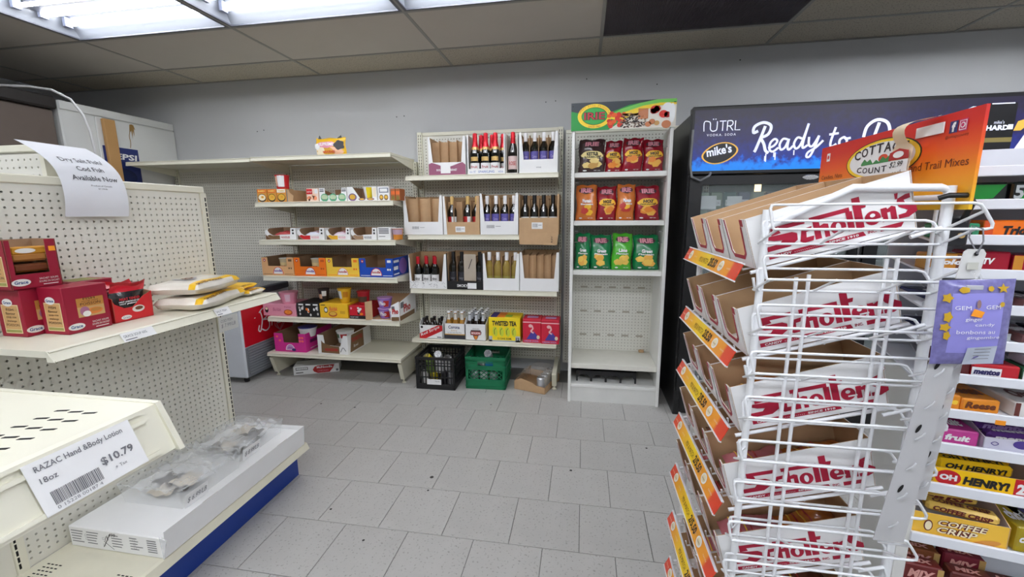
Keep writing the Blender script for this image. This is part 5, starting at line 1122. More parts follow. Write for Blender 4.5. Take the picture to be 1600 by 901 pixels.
# ---------------------------------------------------------------- goods on the island shelf
GZ = 1.0285
grace = P('soupbox_red', (150, 18, 48)); tanp = P('soup_tan', (202, 160, 104)); gw = P('soupbox_white', (232, 230, 224)); gblue = P('soupbox_blue', (60, 90, 140))
def soup_box(label, x, y, z, rz, open_top=False, lying=False):
    """retail box 0.135 wide; local +x = front face normal, y = along the shelf"""
    t = thing('soup_box', label, 'box', (x, y, z), rz, 'red soup mix boxes'); w_, d_, h_ = .132, .104, .158
    b = MB(); m = grace
    if open_top:
        wnd = [(0, 0), (1, 0), (1, 1), (.78, 1), (.78, .3), (.12, .3), (.12, 1), (0, 1)]
        panel(b, [(0, w_ * a, h_ * c) for a, c in wnd], (1, 0, 0)); panel(b, [(-d_, w_ * a, h_ * c) for a, c in FULL][::-1], (-1, 0, 0)); panel(b, [(-d_ + d_ * a, 0, h_ * c) for a, c in FULL], (0, -1, 0)); panel(b, [(-d_ + d_ * a, w_, h_ * c) for a, c in FULL][::-1], (0, 1, 0)); b.box(-d_, 0, 0, w_, 0, .003)
        b.build('carton', [m, kraftd], t, False)
        for k in range(3): 
            zz = h_ * (.12 + k * .22); MB().bbox(-d_ + .01, -.008, .018, w_ - .022, zz, zz + .026, .006).build('soup_sachet', P(('sachet_gold', 'sachet_brown', 'sachet_tan')[k], ((196, 138, 40), (112, 60, 34), (176, 120, 60))[k], rough=.3), t, False)
        MB().bbox(-.03, -.008, .02, w_ - .02, h_ * .7, h_ * .86, .004).build('soup_sachet', P('sachet_gold', (0, 0, 0)), t, False)
        MB().oval((-.008, .02, h_ * .7), (0, 1, 0), FV, .035, .012, .026, .008, 0).build('sachet_logo', gw, t, False)
    else: MB().bbox(-d_, 0, 0, w_, 0, h_, .002).build('carton', m, t, False)
    q = MB(); o = (0, 0, 0); u = (0, 1, 0)
    if not open_top:
        q.patch(o, u, FV, [(.035, .05), (.115, .05), (.115, .115), (.035, .115)], 1); q.rect(o, u, FV, .035, .115, .085, .115, 2, d=.0006); q.text('FISH', (0, .055, .108), u, FV, .035, .008, 3, d=.001); q.text('POISSON', (0, .045, .09), u, FV, .06, .009, 3, d=.001); q.text('soup mix', (0, .05, .101), u, FV, .05, .005, 3, d=.001)
        q.oval(o, u, FV, .085, .067, .024, .011, 4, d=.0008); q.oval(o, u, FV, .055, .07, .014, .016, 5, d=.001); q.oval(o, u, FV, .06, .06, .012, .01, 0, d=.0012); q.oval(o, u, FV, .088, .07, .016, .006, 2, d=.0012)
    q.oval(o, u, FV, .025, .022, .024, .0115, 0, d=.0008); q.text('Grace', (0, .008, .017), u, FV, .034, .011, 6, bold=.03, d=.0012)
    q.text('SACHET SOUPS', (0, .072, .026), u, FV, .05, .006, 0); q.text('SOUPES EN SACHET', (0, .07, .016), u, FV, .054, .006, 0); q.rect(o, u, FV, .08, .12, .008, .0105, 0)
    # end face (towards -y)
    e = (-d_, 0, 0); eu = (1, 0, 0)
    q.rect(e, eu, FV, .02, .09, .012, .108, 7, d=.0004); q.rect(e, eu, FV, .023, .087, .026, .105, 1, d=.0007); q.rect(e, eu, FV, .023, .087, .015, .024, 8, d=.0007); q.oval(e, eu, FV, .05, .115, .021, .013, 0, d=.001); q.text('Grace', (-d_ + .034, 0, .110), eu, FV, .032, .01, 6, bold=.03, d=.0014)
    for k, (s_, a0, ww) in enumerate((('FISH', .04, .03), ('flavour', .035, .04), ('soup mix', .035, .042), ('melange', .037, .038), ('POISSON', .03, .052))): q.text(s_, (-d_ + a0, 0, .088 - k * .013), eu, FV, ww, .0085, 3, d=.0012)
    # top label
    q.rect((-d_, 0, h_), (0, 1, 0), (-1, 0, 0), .0, .0001, 0, .0001, 7)
    q.build('printing', [gw, tanp, P('soup_ochre', (190, 130, 60)), ink, P('dish_orange', (220, 130, 60)), P('dish_mauve', (170, 110, 140)), gblue, P('label_edge', (226, 206, 160)), P('label_olive', (150, 150, 80))], t, False)
    return t
soup_box('closed red soup box with picture panel, middle of the island shelf row', -1.684, 1.086, GZ, -.02)
soup_box('closed red soup box behind, under the open one on island shelf', -1.792, 1.045, GZ, .0)
c_ = soup_box('open-front red soup box with orange sticker stacked on top of another', -1.785, 1.028, GZ + .1585, -.03, True)
MB().rect((0, 0, 0), (0, 1, 0), FV, .110, .128, .118, .134, d=.001).build('orange_sticker', orange_st, c_, False)
t = soup_box('red soup box lying behind the others, olive label on its top', -1.792, 1.19, GZ, .0)
q = MB(); q.rect((-.1, .02, .158), (1, 0, 0), (0, 1, 0), .0, .09, .0, .09, 0, d=.001); q.rect((-.1, .02, .158), (1, 0, 0), (0, 1, 0), .006, .084, .006, .084, 1, d=.0014); q.build('top_label', [P('label_edge', (0, 0, 0)), P('label_olive', (0, 0, 0))], t, False)
# seasoning pouches in a torn display tray
t = thing('pouch_tray', 'red and black torn display tray of seasoning pouches on the island shelf', 'box', (-1.69, 1.303, GZ), -.06)
b = MB(); panel(b, [(0, -.068, 0), (0, .068, 0), (0, .072, .1), (0, .04, .085), (0, .0, .05), (0, -.03, .05), (0, -.06, .07), (0, -.068, .09)], (1, 0, 0)); panel(b, [(-.11, .068, 0), (-.11, -.068, 0), (-.11, -.068, .11), (-.11, .068, .11)], (-1, 0, 0)); panel(b, [(-.11, -.068, 0), (0, -.068, 0), (0, -.068, .09), (-.11, -.068, .12)], (0, -1, 0)); panel(b, [(0, .068, 0), (-.11, .068, 0), (-.11, .068, .12), (0, .068, .1)], (0, 1, 0)); b.box(-.11, 0, -.068, .068, 0, .003); b.build('carton', [P('tray_red', (206, 32, 40)), kraftd], t, False)
q = MB(); o = (0, -.068, 0); u = (0, 1, 0); q.oval(o, u, FV, .04, .015, .018, .008, 0, d=.001); q.text('Grace', (0, -.068 + .028, .011), u, FV, .024, .008, 2, d=.0015); q.oval(o, u, FV, .085, .04, .022, .013, 1, d=.001); q.oval(o, u, FV, .087, .042, .014, .007, 3, d=.0014); q.build('printing', [gw, P('dish_white', (226, 220, 212)), gblue, P('dish_brown', (110, 66, 40))], t, False)
for k in range(2):
    p = thing('seasoning_pouch', f'black and red seasoning pouch with crimped top, {"front" if k == 0 else "back"} one in the torn tray', 'pouch', (-1.70 - .05 * k, 1.303 + .0 * k, GZ + .006), -.06)
    S = lambda a, c, sd=1, k=k: (sd * .018 * (math.sin(math.pi * a) * math.sin(math.pi * min(c, .85) / .85)) ** .5 - .012 + (.012 * max(0, c - .8) * 5) * (1 if k == 0 else -1), -.06 + .12 * a + .004 * math.sin(9 * c), .002 + .135 * c + .006 * math.sin(7 * a) * (c > .9))
    b = MB(); b.grid(lambda a, c: S(a, c, 1), 12, 12, mfun=lambda a, c: 1 if c > .75 else 0); b.grid(lambda a, c: S(1 - a, c, -1), 12, 12, mfun=lambda a, c: 1 if c > .75 else 0); b.build('pouch', [foilp('pouch_black', (30, 26, 28)), foilp('pouch_red', (206, 26, 44))], p, False)
    q = MB()
    for s_, a0, c0, ww, hh, m in (('MEAT TENDER', .22, .52, .6, .07, 0), ('HOT JAMAICAN JERK', .2, .45, .64, .05, 1), ('HOT JAMAIQUAIN', .2, .39, .64, .05, 1)):
        vs, fs = text_mesh(s_, .03, 0, 1); q.add([np.array(S(a0 + ww * v_[0], c0 + hh * v_[1])) + (.002, 0, 0) for v_ in vs], fs, m)
    q.build('printing', [P('ink_red', (200, 40, 50)), inkw], p, False)
tag(MB().prism([(-1.86, 1.25, GZ + .1), (-1.75, 1.26, GZ + .12), (-1.76, 1.4, GZ + .13), (-1.87, 1.4, GZ + .12)], (0, 0, .002)).build('carton_flap', grace), 'dark red torn carton flap resting behind the seasoning pouches', 'cardboard')
# bags of salted fish
wht = mat('rice_white', (226, 220, 208), rough=.3, var=.12, scale=18, coat=.4, bump=.3, bscale=50); yel = P('bag_band_yellow', (240, 190, 40), rough=.3)
def fish_bag(label, x, y, z, rz, L=.33, Wd=.19, Hh=.062, seed=1, clear_=False):
    t = thing('food_bag', label, 'food bag', (x, y, z), rz, 'yellow-banded bags'); R_ = random.Random(seed)
    ph = [R_.uniform(0, 6) for _ in range(4)]
    def S(u, v, s=1):
        e = (max(0, math.sin(math.pi * u)) * max(0, math.sin(math.pi * v))) ** .16
        return (-Wd / 2 + Wd * u + .005 * math.sin(8 * v + ph[0]), -L / 2 + L * v + .006 * math.sin(7 * u + ph[1]), Hh / 2 + s * Hh / 2 * e * (1 + .08 * math.sin(11 * u + ph[2]) * math.sin(9 * v + ph[3])) + (.003 * math.sin(9 * v) if e == 0 else 0))
    mf = lambda u, v: 1 if (.82 < u < .95 or v > .86) else 0
    b = MB(); b.grid(lambda u, v: S(u, v, 1), 22, 26, mfun=mf); b.grid(lambda u, v: S(1 - u, v, -1), 22, 26); b.build('pouch', [wht, yel], t, False)
    q = MB()
    def put_(pts, m): q.add([np.array(S(a, c, 1)) + (0, 0, .002) for a, c in pts], [tuple(range(len(pts)))], m)
    for ring, m in ((1, 1), (.8, 2)):
        n = 20; P_ = [np.array(S(.4, .32)) + (0, 0, .002 + .001 * (m - 1))] + [np.array(S(.4 + .2 * ring * math.cos(2 * math.pi * i / n), .32 + .12 * ring * math.sin(2 * math.pi * i / n))) + (0, 0, .002 + .001 * (m - 1)) for i in range(n)]
        q.add(P_, [(0, 1 + i, 1 + (i + 1) % n) for i in range(n)], m)
    vs, fs = text_mesh('SALTED POLLOCK', .03, 0, 1); q.add([np.array(S(.97 - .07 * p[1], .08 + .5 * p[0])) + (.001, 0, .0015) for p in vs], fs, 0)
    vs, fs = text_mesh('FISH', .03, 0, 1); q.add([np.array(S(.54 - .1 * p[1] * 1.6 + .02, .24 + .16 * p[0])) + (0, 0, .0045) for p in vs], fs, 0)
    q.build('printing', [P('brown_ink', (110, 70, 40)), P('ring_grey', (170, 170, 176)), wht], t, False); return t
fish_bag('white salted-fish bag with yellow band at the bottom of the pile', -1.66, 1.575, GZ, .26, L=.31, Wd=.2, seed=2)
fish_bag('white salted-fish bag with yellow band on top of the pile', -1.665, 1.565, GZ + .063, .22, L=.3, Wd=.2, seed=5)
fish_bag('flat yellow-edged bag at the far end of the island shelf', -1.70, 1.80, GZ + .002, .2, L=.14, Wd=.22, Hh=.03, seed=9)
t = fish_bag('crumpled yellow bag folded over at the far end of the pile', -1.72, 1.79, GZ + .034, .3, L=.15, Wd=.2, Hh=.022, seed=12)
t.children[0].data.materials[0] = yel
# shelf-edge tickets
a_ = np.array((.022, 0, -.034)); a_ /= np.linalg.norm(a_); n_ = np.array((-a_[2], 0, a_[0]))
def ticket(label, y, w_, h_, line, name='price_ticket', drop=0):
    t = thing(name, label, 'price tag', (-1.53, y, 1.0)); p = np.array((-1.547, y, 1.026)) + a_ * (.038 + drop) + n_ * .0036
    u, v = np.array((0, 1., 0)), -a_; q = MB(); q.prism([tuple(p), tuple(p + u * w_), tuple(p + u * w_ + v * h_), tuple(p + v * h_)], tuple(n_ * .0005)); q.build('paper', white, t)
    q = MB(); p = p + n_ * .0005; q.text(line, p + u * .006 + v * h_ * .45, u, v, w_ * .7, h_ * .28, 0); q.rect(p, u, v, .006, w_ * .4, h_ * .15, h_ * .25, 0); q.build('printing', inkg, t); return t
ticket('white price ticket on the island shelf edge below the red soup boxes', 1.13, .11, .034, 'GRACE SOUP 60G')
ticket('white price ticket on the island shelf edge below the fish bags', 1.50, .075, .034, 'SALT FISH')
t = thing('price_ticket', 'clear sleeve with handwritten price hanging under the island shelf edge', 'price tag', (-1.52, 1.5, .94))
MB().box(-1.5235, -1.522, 1.50, 1.60, .925, .99).build('sleeve', mat('frosted_sleeve', (214, 214, 208), rough=.3, var=.02, alpha=.75), t)
q = MB(); u = (0, 1, 0); q.text('COD FISH', (-1.522, 1.51, .965), u, FV, .06, .012, 0); q.text('$ 7.99/LB', (-1.522, 1.51, .94), u, FV, .075, .018, 0, shear=.2); q.build('handwriting', inkg, t)

# ---------------------------------------------------------------- paper notice draped over the panel
t = thing('paper_notice', 'white paper notice about dry salt fish curling over the pegboard top', 'sign', (-1.88, 1.36, 1.42))
def S(a, c):
    # c: 0 bottom .. 1 top ; sheet hangs on the shelf side and arches back over the top rail
    y = 1.268 + .222 * a - .052 * (max(0, c - .45) / .55) ** 1.6
    if c < .55: x, z = -1.878 + .012 * math.sin(math.pi * c / .55), 1.418 + .285 * c
    else:
        f = (c - .55) / .45; x, z = -1.878 - .085 * f ** 1.6, 1.418 + .285 * .55 + .128 * f * (1 - .14 * f)
    return (x + .004 * math.sin(3 * a + 2 * c), y, z)
b = MB(); b.grid(S, 16, 24); b.build('sheet', mat('paper', (226, 228, 234), rough=.7, var=.02), t)
q = MB()
for s_, a0, c0, ww, hh in (('Dry Salt Fish/', .2, .70, .66, .075), ('Cod Fish', .33, .60, .42, .06), ('Available Now', .18, .475, .72, .065), ('Product of Canada', .42, .40, .34, .02), ('$7.99/lb', .52, .36, .15, .018)):
    vs, fs = text_mesh(s_, .012 if hh > .03 else 0, 0, 1); q.add([np.array(S(a0 + ww * p[0], c0 + hh * p[1])) + (.0012, 0, .0004) for p in vs], fs)
q.build('printing', P('notice_ink', (74, 74, 80)), t)

# ---------------------------------------------------------------- base deck: carton and deli trays
t = thing('flat_carton', 'long white flat carton with printed end on the base deck', 'box', (-1.66, 1.45, .2))
X0, X1, Y0_, Y1_, Z0_, Z1_ = -1.872, -1.462, 1.09, 1.868, .2008, .298
MB().bbox(X0, X1, Y0_, Y1_, Z0_, .285, .003).build('carton', white, t)
b = MB(); panel(b, [(X1, Y0_, Z0_ + .001), (X1, Y1_, Z0_ + .001), (X1 + .012, Y1_ - .004, Z1_ + .012), (X1 + .012, Y0_ + .004, Z1_ + .012)], (1, 0, 0)); b.build('front_wall', [white, white], t)
b = MB(); panel(b, [(X0, Y1_, Z0_), (X0, Y1_, Z1_), (X1 + .008, Y1_, Z1_ + .01), (X1, Y1_, Z0_)], (0, 1, 0)); b.build('end_wall', [white, white], t)
q = MB()
for y in (1.25, 1.66): q.prism([(X1 + .001, y, Z1_ - .012), (X1 + .012, y, Z1_ + .0125), (X1 + .012, y + .07, Z1_ + .0125), (X1 + .001, y + .07, Z1_ - .012)], (.0, 0, .0006))
q.build('slot_tab', kraftd, t)
MB().prism([(X1, Y0_ - .001, Z0_), (X1 + .012, Y0_ - .004, Z0_ + .03), (X1 + .018, Y0_ + .004, Z0_ + .075), (X1 - .004, Y0_ - .002, Z0_ + .09)], (0, -.002, 0)).build('torn_tape', film, t)
q = MB(); o = (X0, Y0_, Z0_); u = (1, 0, 0)
R_ = random.Random(2)
for z in (.066, .055, .044, .033, .022):
    for a in (.01, .08, .19, .27): q.rect(o, u, FV, a, a + R_.uniform(.03, .055), z, z + .0035, 0)
for a, z in ((.072, .05), (.074, .036), (.15, .046), (.15, .02), (.285, .056), (.286, .04), (.287, .026)): q.stroke(o, u, FV, [(a, z), (a + .009, z), (a + .009, z + .008), (a, z + .008), (a, z)], .001, 0, smooth=False)
q.stroke(o, u, FV, [(.16, .04), (.168, .06), (.175, .045), (.172, .065)], .002, 1); q.stroke(o, u, FV, [(.15, .015), (.17, .045), (.185, .07)], .003, 1); q.stroke(o, u, FV, [(.155, .04), (.17, .028), (.195, .01)], .002, 1); q.text('499', (X0 + .18, Y0_, Z0_ + .062), u, FV, .03, .014, 1, shear=.2)
for k in range(6): q.rect(o, u, FV, .345, .385, .02 + k * .009, .024 + k * .009, 0)
q.build('printing', [inkg, ink], t)
def deli(label, x, y, rz, L, Wd, h, price, seed):
    t = thing('deli_tray', label, 'deli tray', (x, y, .2855), rz, 'clear trays of dried fish')
    b = MB(); R_ = random.Random(seed)
    z0 = .001; bt = [(-Wd / 2 + .012, -L / 2 + .012, z0), (Wd / 2 - .012, -L / 2 + .012, z0), (Wd / 2 - .012, L / 2 - .012, z0), (-Wd / 2 + .012, L / 2 - .012, z0)]; tp = [(-Wd / 2, -L / 2, h), (Wd / 2, -L / 2, h), (Wd / 2, L / 2, h), (-Wd / 2, L / 2, h)]
    b.add(bt + tp, [(0, 1, 2, 3), (0, 1, 5, 4), (1, 2, 6, 5), (2, 3, 7, 6), (3, 0, 4, 7)]); b.build('tray', clear, t, False)
    rim = MB(); rim.tube(tp + [tp[0]], .0022, 5); rim.build('rim', clear, t, False)
    f = MB(); jit = [[R_.uniform(-.018, .02) for _ in range(16)] for _ in range(16)]
    f.grid(lambda a, c: ((-Wd / 2 + Wd * a) * .94, (-L / 2 + L * c) * .94, h * .8 + .03 * math.sin(math.pi * a) * math.sin(math.pi * c) + jit[int(a * 12)][int(c * 12)]), 12, 12); f.build('cling_film', film, t, False)
    for k in range(5):
        s = MB(); cx, cy, r = R_.uniform(-Wd * .25, Wd * .25), R_.uniform(-L * .3, L * .3), R_.uniform(.03, .045)
        s.grid(lambda a, c: (cx + r * 1.3 * (a - .5) * 2 * (1 - .3 * c), cy + r * (c - .5) * 2, .012 + .02 * k * .4 + .018 * math.sin(math.pi * a) * math.sin(math.pi * c) + .006 * math.sin(9 * a + 7 * c)), 8, 8)
        s.build('dried_fish', mat(('fish_dark', 'fish_pale', 'fish_grey')[k % 3], ((86, 78, 72), (214, 204, 186), (150, 146, 142))[k % 3], rough=.5, var=.3, scale=30), t, False)
    q = MB(); q.prism([(Wd / 2 + .002, -L / 2 + .01, .004), (Wd / 2 + .002, -L / 2 + .115, .004), (Wd / 2 + .012, -L / 2 + .115, .062), (Wd / 2 + .012, -L / 2 + .01, .062)], (.0006, 0, 0)); q.build('price_card', white, t, False)
    q = MB(); uu = (0, 1, 0); vv = (.17, 0, .985); q.text(price, (Wd / 2 + .0062, -L / 2 + .02, .02), uu, vv, .085, .026, 0, shear=.25, d=.0012); q.build('handwriting', inkg, t, False)
deli('near clear deli tray of dried fish marked $6.99 on the white carton', -1.66, 1.37, .0, .30, .29, .085, '$ 6.99/LB', 3)
deli('far clear deli tray of dried fish marked $8.99 on the white carton', -1.68, 1.685, .0, .29, .27, .075, '$ 8.99/LB', 8)
# ---------------------------------------------------------------- black drinks cooler with backlit header
dcx = thing('drinks_cooler', 'tall black double-door drinks cooler with backlit blue header sign', 'cooler', (1.6, 3.2, 0))
CX0, CX1, CY0, CY1 = .655, 2.75, 2.945, 3.665
MB().bbox(CX0, CX0 + .04, CY0, CY1, .0, 2.03, .004).build('side_panel', blackm, dcx); MB().bbox(CX1 - .04, CX1, CY0, CY1, 0, 2.03, .004).build('side_panel', blackm, dcx)
MB().box(CX0 + .04, CX1 - .04, CY1 - .03, CY1, .1, 2.03).build('back_panel', mat('cooler_inside', (58, 60, 62), rough=.5), dcx)
MB().bbox(CX0 + .04, CX1 - .04, CY0 + .03, CY1 - .03, .0, .18, .004).build('base', blackm, dcx); MB().box(CX0 + .04, CX1 - .04, CY0 + .05, CY1 - .03, 1.64, 2.03).build('compressor_housing', blackm, dcx)
# header lightbox
MB().bbox(CX0 + .005, CX1, CY0 - .015, CY0 + .05, 1.655, 2.068, .006).build('header_frame', blackm, dcx)
sm = bpy.data.materials.new('sign_artwork'); sm.use_nodes = True; nt = sm.node_tree; bs = nt.nodes['Principled BSDF']
tc = nt.nodes.new('ShaderNodeTexCoord'); sx = nt.nodes.new('ShaderNodeSeparateXYZ'); nt.links.new(tc.outputs['Object'], sx.inputs[0])
nz = nt.nodes.new('ShaderNodeTexNoise'); nz.inputs['Scale'].default_value = 26; nz.inputs['Detail'].default_value = 6; nt.links.new(tc.outputs['Object'], nz.inputs['Vector'])
ad = nt.nodes.new('ShaderNodeMath'); ad.operation = 'MULTIPLY_ADD'; ad.inputs[1].default_value = .22; nt.links.new(nz.outputs['Fac'], ad.inputs[0]); nt.links.new(sx.outputs['Z'], ad.inputs[2])
cr = nt.nodes.new('ShaderNodeValToRGB'); mr = nt.nodes.new('ShaderNodeMapRange'); mr.inputs[1].default_value = 1.70; mr.inputs[2].default_value = 2.14; nt.links.new(ad.outputs[0], mr.inputs[0]); nt.links.new(mr.outputs[0], cr.inputs[0])
C_ = lambda r, g, b: (lin(r), lin(g), lin(b), 1)
e = cr.color_ramp.elements; e[0].position = .25; e[0].color = C_(14, 128, 226); e[1].position = .95; e[1].color = C_(38, 34, 54)
for p, c in ((.34, C_(26, 84, 190)), (.38, C_(34, 48, 130)), (.62, C_(40, 38, 84))): k = e.new(p); k.color = c
nt.links.new(cr.outputs[0], bs.inputs['Base Color']); nt.links.new(cr.outputs[0], bs.inputs['Emission Color']); bs.inputs['Emission Strength'].default_value = SIGN_STRENGTH; bs.inputs['Roughness'].default_value = .3
SY = CY0 - .0165
MB().box(CX0 + .02, CX1 - .02, SY, SY + .003, 1.678, 2.045).build('sign_face', sm, dcx, True)
def lit(n, c): return mat('lit_' + n, c, rough=.3, var=0, emit=c, estr=SIGN_STRENGTH)
lw = lit('white', (226, 230, 246)); lk = lit('black', (22, 22, 24)); lgold = lit('gold', (220, 170, 70)); llb = lit('paleblue', (200, 224, 246))
q = MB(); o = (0, SY, 0); u = FU
def st(pts, w_, m=0): q.stroke(o, u, FV, pts, w_, m, d=.0008)
# NUTRL wordmark drawn as strokes
x, z, h = .733, 1.918, .058
st([(x, z), (x, z + h * .96), (x + .028, z + h * .98), (x + .036, z + h * .75), (x + .038, z + h * .2), (x + .052, z), (x + .072, z + h * .1), (x + .076, z + h * .4), (x + .076, z + h)], .006)
for a in (.052, .066): q.oval(o, u, FV, x + a, z + h * 1.22, .004, .004, 0, d=.0008, n=8)
for pts in ([(x + .09, z + h), (x + .128, z + h)], [(x + .109, z + h), (x + .109, z)], [(x + .136, z), (x + .136, z + h)], [(x + .182, z + h), (x + .182, z + .003), (x + .212, z + .003)]): q.stroke(o, u, FV, pts, .006, 0, d=.0008, smooth=False)
st([(x + .136, z + h), (x + .16, z + h), (x + .168, z + h * .75), (x + .158, z + h * .5), (x + .138, z + h * .48)], .006); q.stroke(o, u, FV, [(x + .15, z + h * .48), (x + .17, z)], .006, 0, d=.0008)
q.text('VODKA. SODA', (.752, SY, 1.888), u, FV, .17, .014, 0, space=1.3)
# lemon badge
lem = lambda k: [(.836 + .098 * k * math.cos(t) * (1 + .10 * abs(math.cos(t)) ** 6), 1.784 + .064 * k * math.sin(t) + .016 * math.cos(t)) for t in [2 * math.pi * i / 30 for i in range(30)]]
q.patch(o, u, FV, lem(1), 2, d=.0010); q.patch(o, u, FV, lem(.9), 1, d=.0014); q.text("mike's", (.762, SY, 1.762), (.985, 0, .17), (-.17, 0, .985), .148, .056, 0, bold=.03, d=.002)
# script lettering
S0 = 1.0
def script(ox, oz, sc, strokes, w_):
    for pts in strokes: st([(ox + a * sc, oz + c * sc) for a, c in pts], w_)
sc = .16; w_ = .017
script(1.02, 1.785, sc, [[(.18, .78), (.02, .72), (.05, .95), (.35, 1.08), (.62, .95), (.55, .65), (.28, .52)], [(.42, .95), (.3, .55), (.15, .1), (.1, .0)], [(.28, .52), (.42, .3), (.5, .05), (.62, -.05)]], w_)          # R
script(1.115, 1.785, sc, [[(.0, .12), (.2, .22), (.3, .38), (.2, .46), (.06, .32), (.05, .08), (.18, .0), (.36, .14)]], .013)         # e
script(1.175, 1.79, sc, [[(.28, .4), (.12, .42), (.02, .22), (.08, .03), (.22, .12), (.33, .42)], [(.33, .42), (.3, .14), (.36, .02), (.5, .16)]], .013)  # a
script(1.255, 1.795, sc, [[(.28, .38), (.12, .42), (.02, .2), (.1, .02), (.24, .14), (.36, .5), (.46, .92)], [(.46, .92), (.34, .3), (.34, .04), (.5, .14)]], .013)  # d
script(1.335, 1.80, sc, [[(.02, .4), (.04, .12), (.16, .06), (.3, .3), (.36, .44)], [(.36, .44), (.26, .05), (.12, -.3), (.0, -.32), (.04, -.16), (.3, .02), (.52, .26)]], .013)  # y
script(1.45, 1.80, sc, [[(.18, .72), (.06, .2), (.1, .02), (.26, .12)], [(-.02, .46), (.3, .5)]], .013)  # t
script(1.505, 1.80, sc, [[(.16, .36), (.02, .26), (.04, .04), (.2, .02), (.26, .22), (.14, .36), (.24, .3), (.38, .32)]], .013)  # o
script(1.63, 1.785, sc, [[(.02, .42), (.1, .8), (.4, 1.02), (.75, .9), (.86, .5), (.7, .12), (.34, .0), (.14, .1)], [(.48, .92), (.36, .4), (.26, .02)]], w_)   # D
script(1.81, 1.79, sc, [[(0, .4), (.08, .05)], [(.05, .25), (.2, .44), (.3, .36)]], .013)
for xx, zz, L in ((1.105, 1.775, .05), (1.15, 1.78, .028), (1.158, 1.78, .045), (1.262, 1.79, .03), (1.1, 1.76, .03)): st([(xx, zz), (xx + .001, zz - L)], .007)
# pictured cans at the right end
cx, cz = 2.315, 1.845
q.rect(o, u, FV, 2.245, 2.385, 1.69, 2.01, 1, d=.001); q.rect(o, u, FV, 2.26, 2.37, 2.006, 2.012, 0, d=.0014); q.rect(o, u, FV, 2.245, 2.385, 1.8, 1.825, 3, d=.0014); q.rect(o, u, FV, 2.245, 2.385, 1.70, 1.745, 3, d=.0014)
st([(2.245, 1.86), (2.265, 1.91), (2.315, 1.93), (2.36, 1.915), (2.375, 1.88)], .008, 2); q.text("mike's", (2.285, SY, 1.9), u, FV, .05, .018, 0, d=.002); q.text('HARD', (2.25, SY, 1.865), u, FV, .11, .028, 0, bold=.05, d=.002); q.rect(o, u, FV, 2.355, 2.38, 1.868, 1.895, 0, d=.0022)
q.patch(o, u, FV, [(2.40, 1.75), (2.47, 1.9), (2.6, 1.9), (2.6, 1.70), (2.42, 1.70)], 4, d=.0016); q.patch(o, u, FV, [(2.385, 1.86), (2.4, 1.91), (2.43, 1.92), (2.46, 1.9), (2.42, 1.86)], 2, d=.0014); q.patch(o, u, FV, [(2.365, 1.70), (2.39, 1.745), (2.44, 1.745), (2.425, 1.70)], 5, d=.002)
q.patch(o, u, FV, [(2.10, 1.92), (2.14, 1.985), (2.17, 2.0), (2.23, 1.995), (2.23, 1.85), (2.1, 1.85)], 6, d=.0014)
q.build('sign_lettering', [lw, lk, lgold, lit('olive', (120, 108, 62)), lit('shell', (232, 222, 222)), lit('berry', (140, 30, 100)), llb], dcx)
# doors with glass
gl = mat('door_glass', (200, 214, 214), rough=.03, var=0, alpha=.14, coat=.6)
for i in range(2):
    x0 = CX0 + .012 + i * 1.042; x1 = x0 + 1.032; z0, z1 = .19, 1.645
    d_ = MB(); d_.box(x0, x0 + .075, CY0 - .03, CY0 + .012, z0, z1); d_.box(x1 - .075, x1, CY0 - .03, CY0 + .012, z0, z1); d_.box(x0 + .075, x1 - .075, CY0 - .03, CY0 + .012, z0, z0 + .06); d_.box(x0 + .075, x1 - .075, CY0 - .03, CY0 + .012, z1 - .055, z1)
    dr = d_.build('door', blackm, dcx); MB().box(x0 + .075, x1 - .075, CY0 - .012, CY0 - .006, z0 + .06, z1 - .055).build('glass_pane', gl, dr); MB().tube([(x1 - .04, CY0 - .03, .85), (x1 - .04, CY0 - .065, .88), (x1 - .04, CY0 - .065, 1.22), (x1 - .04, CY0 - .03, 1.25)], .009, 8).build('handle', blackm, dr)
MB().lathe([(.001, 0), (.045, .001), (.04, .004)], (1.365, CY0 - .031, 1.625), 18, R=np.array([[1, 0, 0], [0, 0, -1], [0, .35, 0]])).build('maker_badge', chrome, dcx)
MB().tube([(.668, CY0 - .02, 1.93), (.66, CY0 - .035, 1.72), (.67, CY0 - .05, 1.64), (.72, CY0 - .06, 1.615), (.775, CY0 - .05, 1.645), (.79, CY0 - .02, 1.665)], .007, 8).build('power_cable', mat('cable_grey', (110, 112, 114), rough=.4), dcx)
# cooler racks and packs inside
tagc = P('white_ticket', (206, 212, 214))
for k, z in enumerate((1.35, 1.05, .75, .42)):
    s_ = MB(); s_.box(CX0 + .05, CX1 - .05, CY0 + .06, CY1 - .05, z - .006, z); rk_ = s_.build('rack', mat('rack_wire', (150, 154, 154), rough=.4), dcx)
    f_ = MB(); f_.tube([(CX0 + .06, CY0 + .05, z + .085), (CX1 - .06, CY0 + .05, z + .085)], .0035, 6); f_.tube([(CX0 + .06, CY0 + .05, z), (CX1 - .06, CY0 + .05, z)], .006, 6)
    for i in range(14): f_.tube([(CX0 + .1 + i * .14, CY0 + .05, z), (CX0 + .1 + i * .14, CY0 + .05, z + .085)], .003, 5)
    f_.build('rack_fence', mat('rack_wire', (0, 0, 0)), rk_)
colsd = [((150, 170, 150), 'pale green'), ((90, 110, 80), 'olive'), ((40, 80, 76), 'teal'), ((60, 60, 90), 'slate blue'), ((120, 130, 110), 'sage'), ((66, 50, 60), 'plum')]
shelfn = ['top', 'second', 'third', 'lowest']
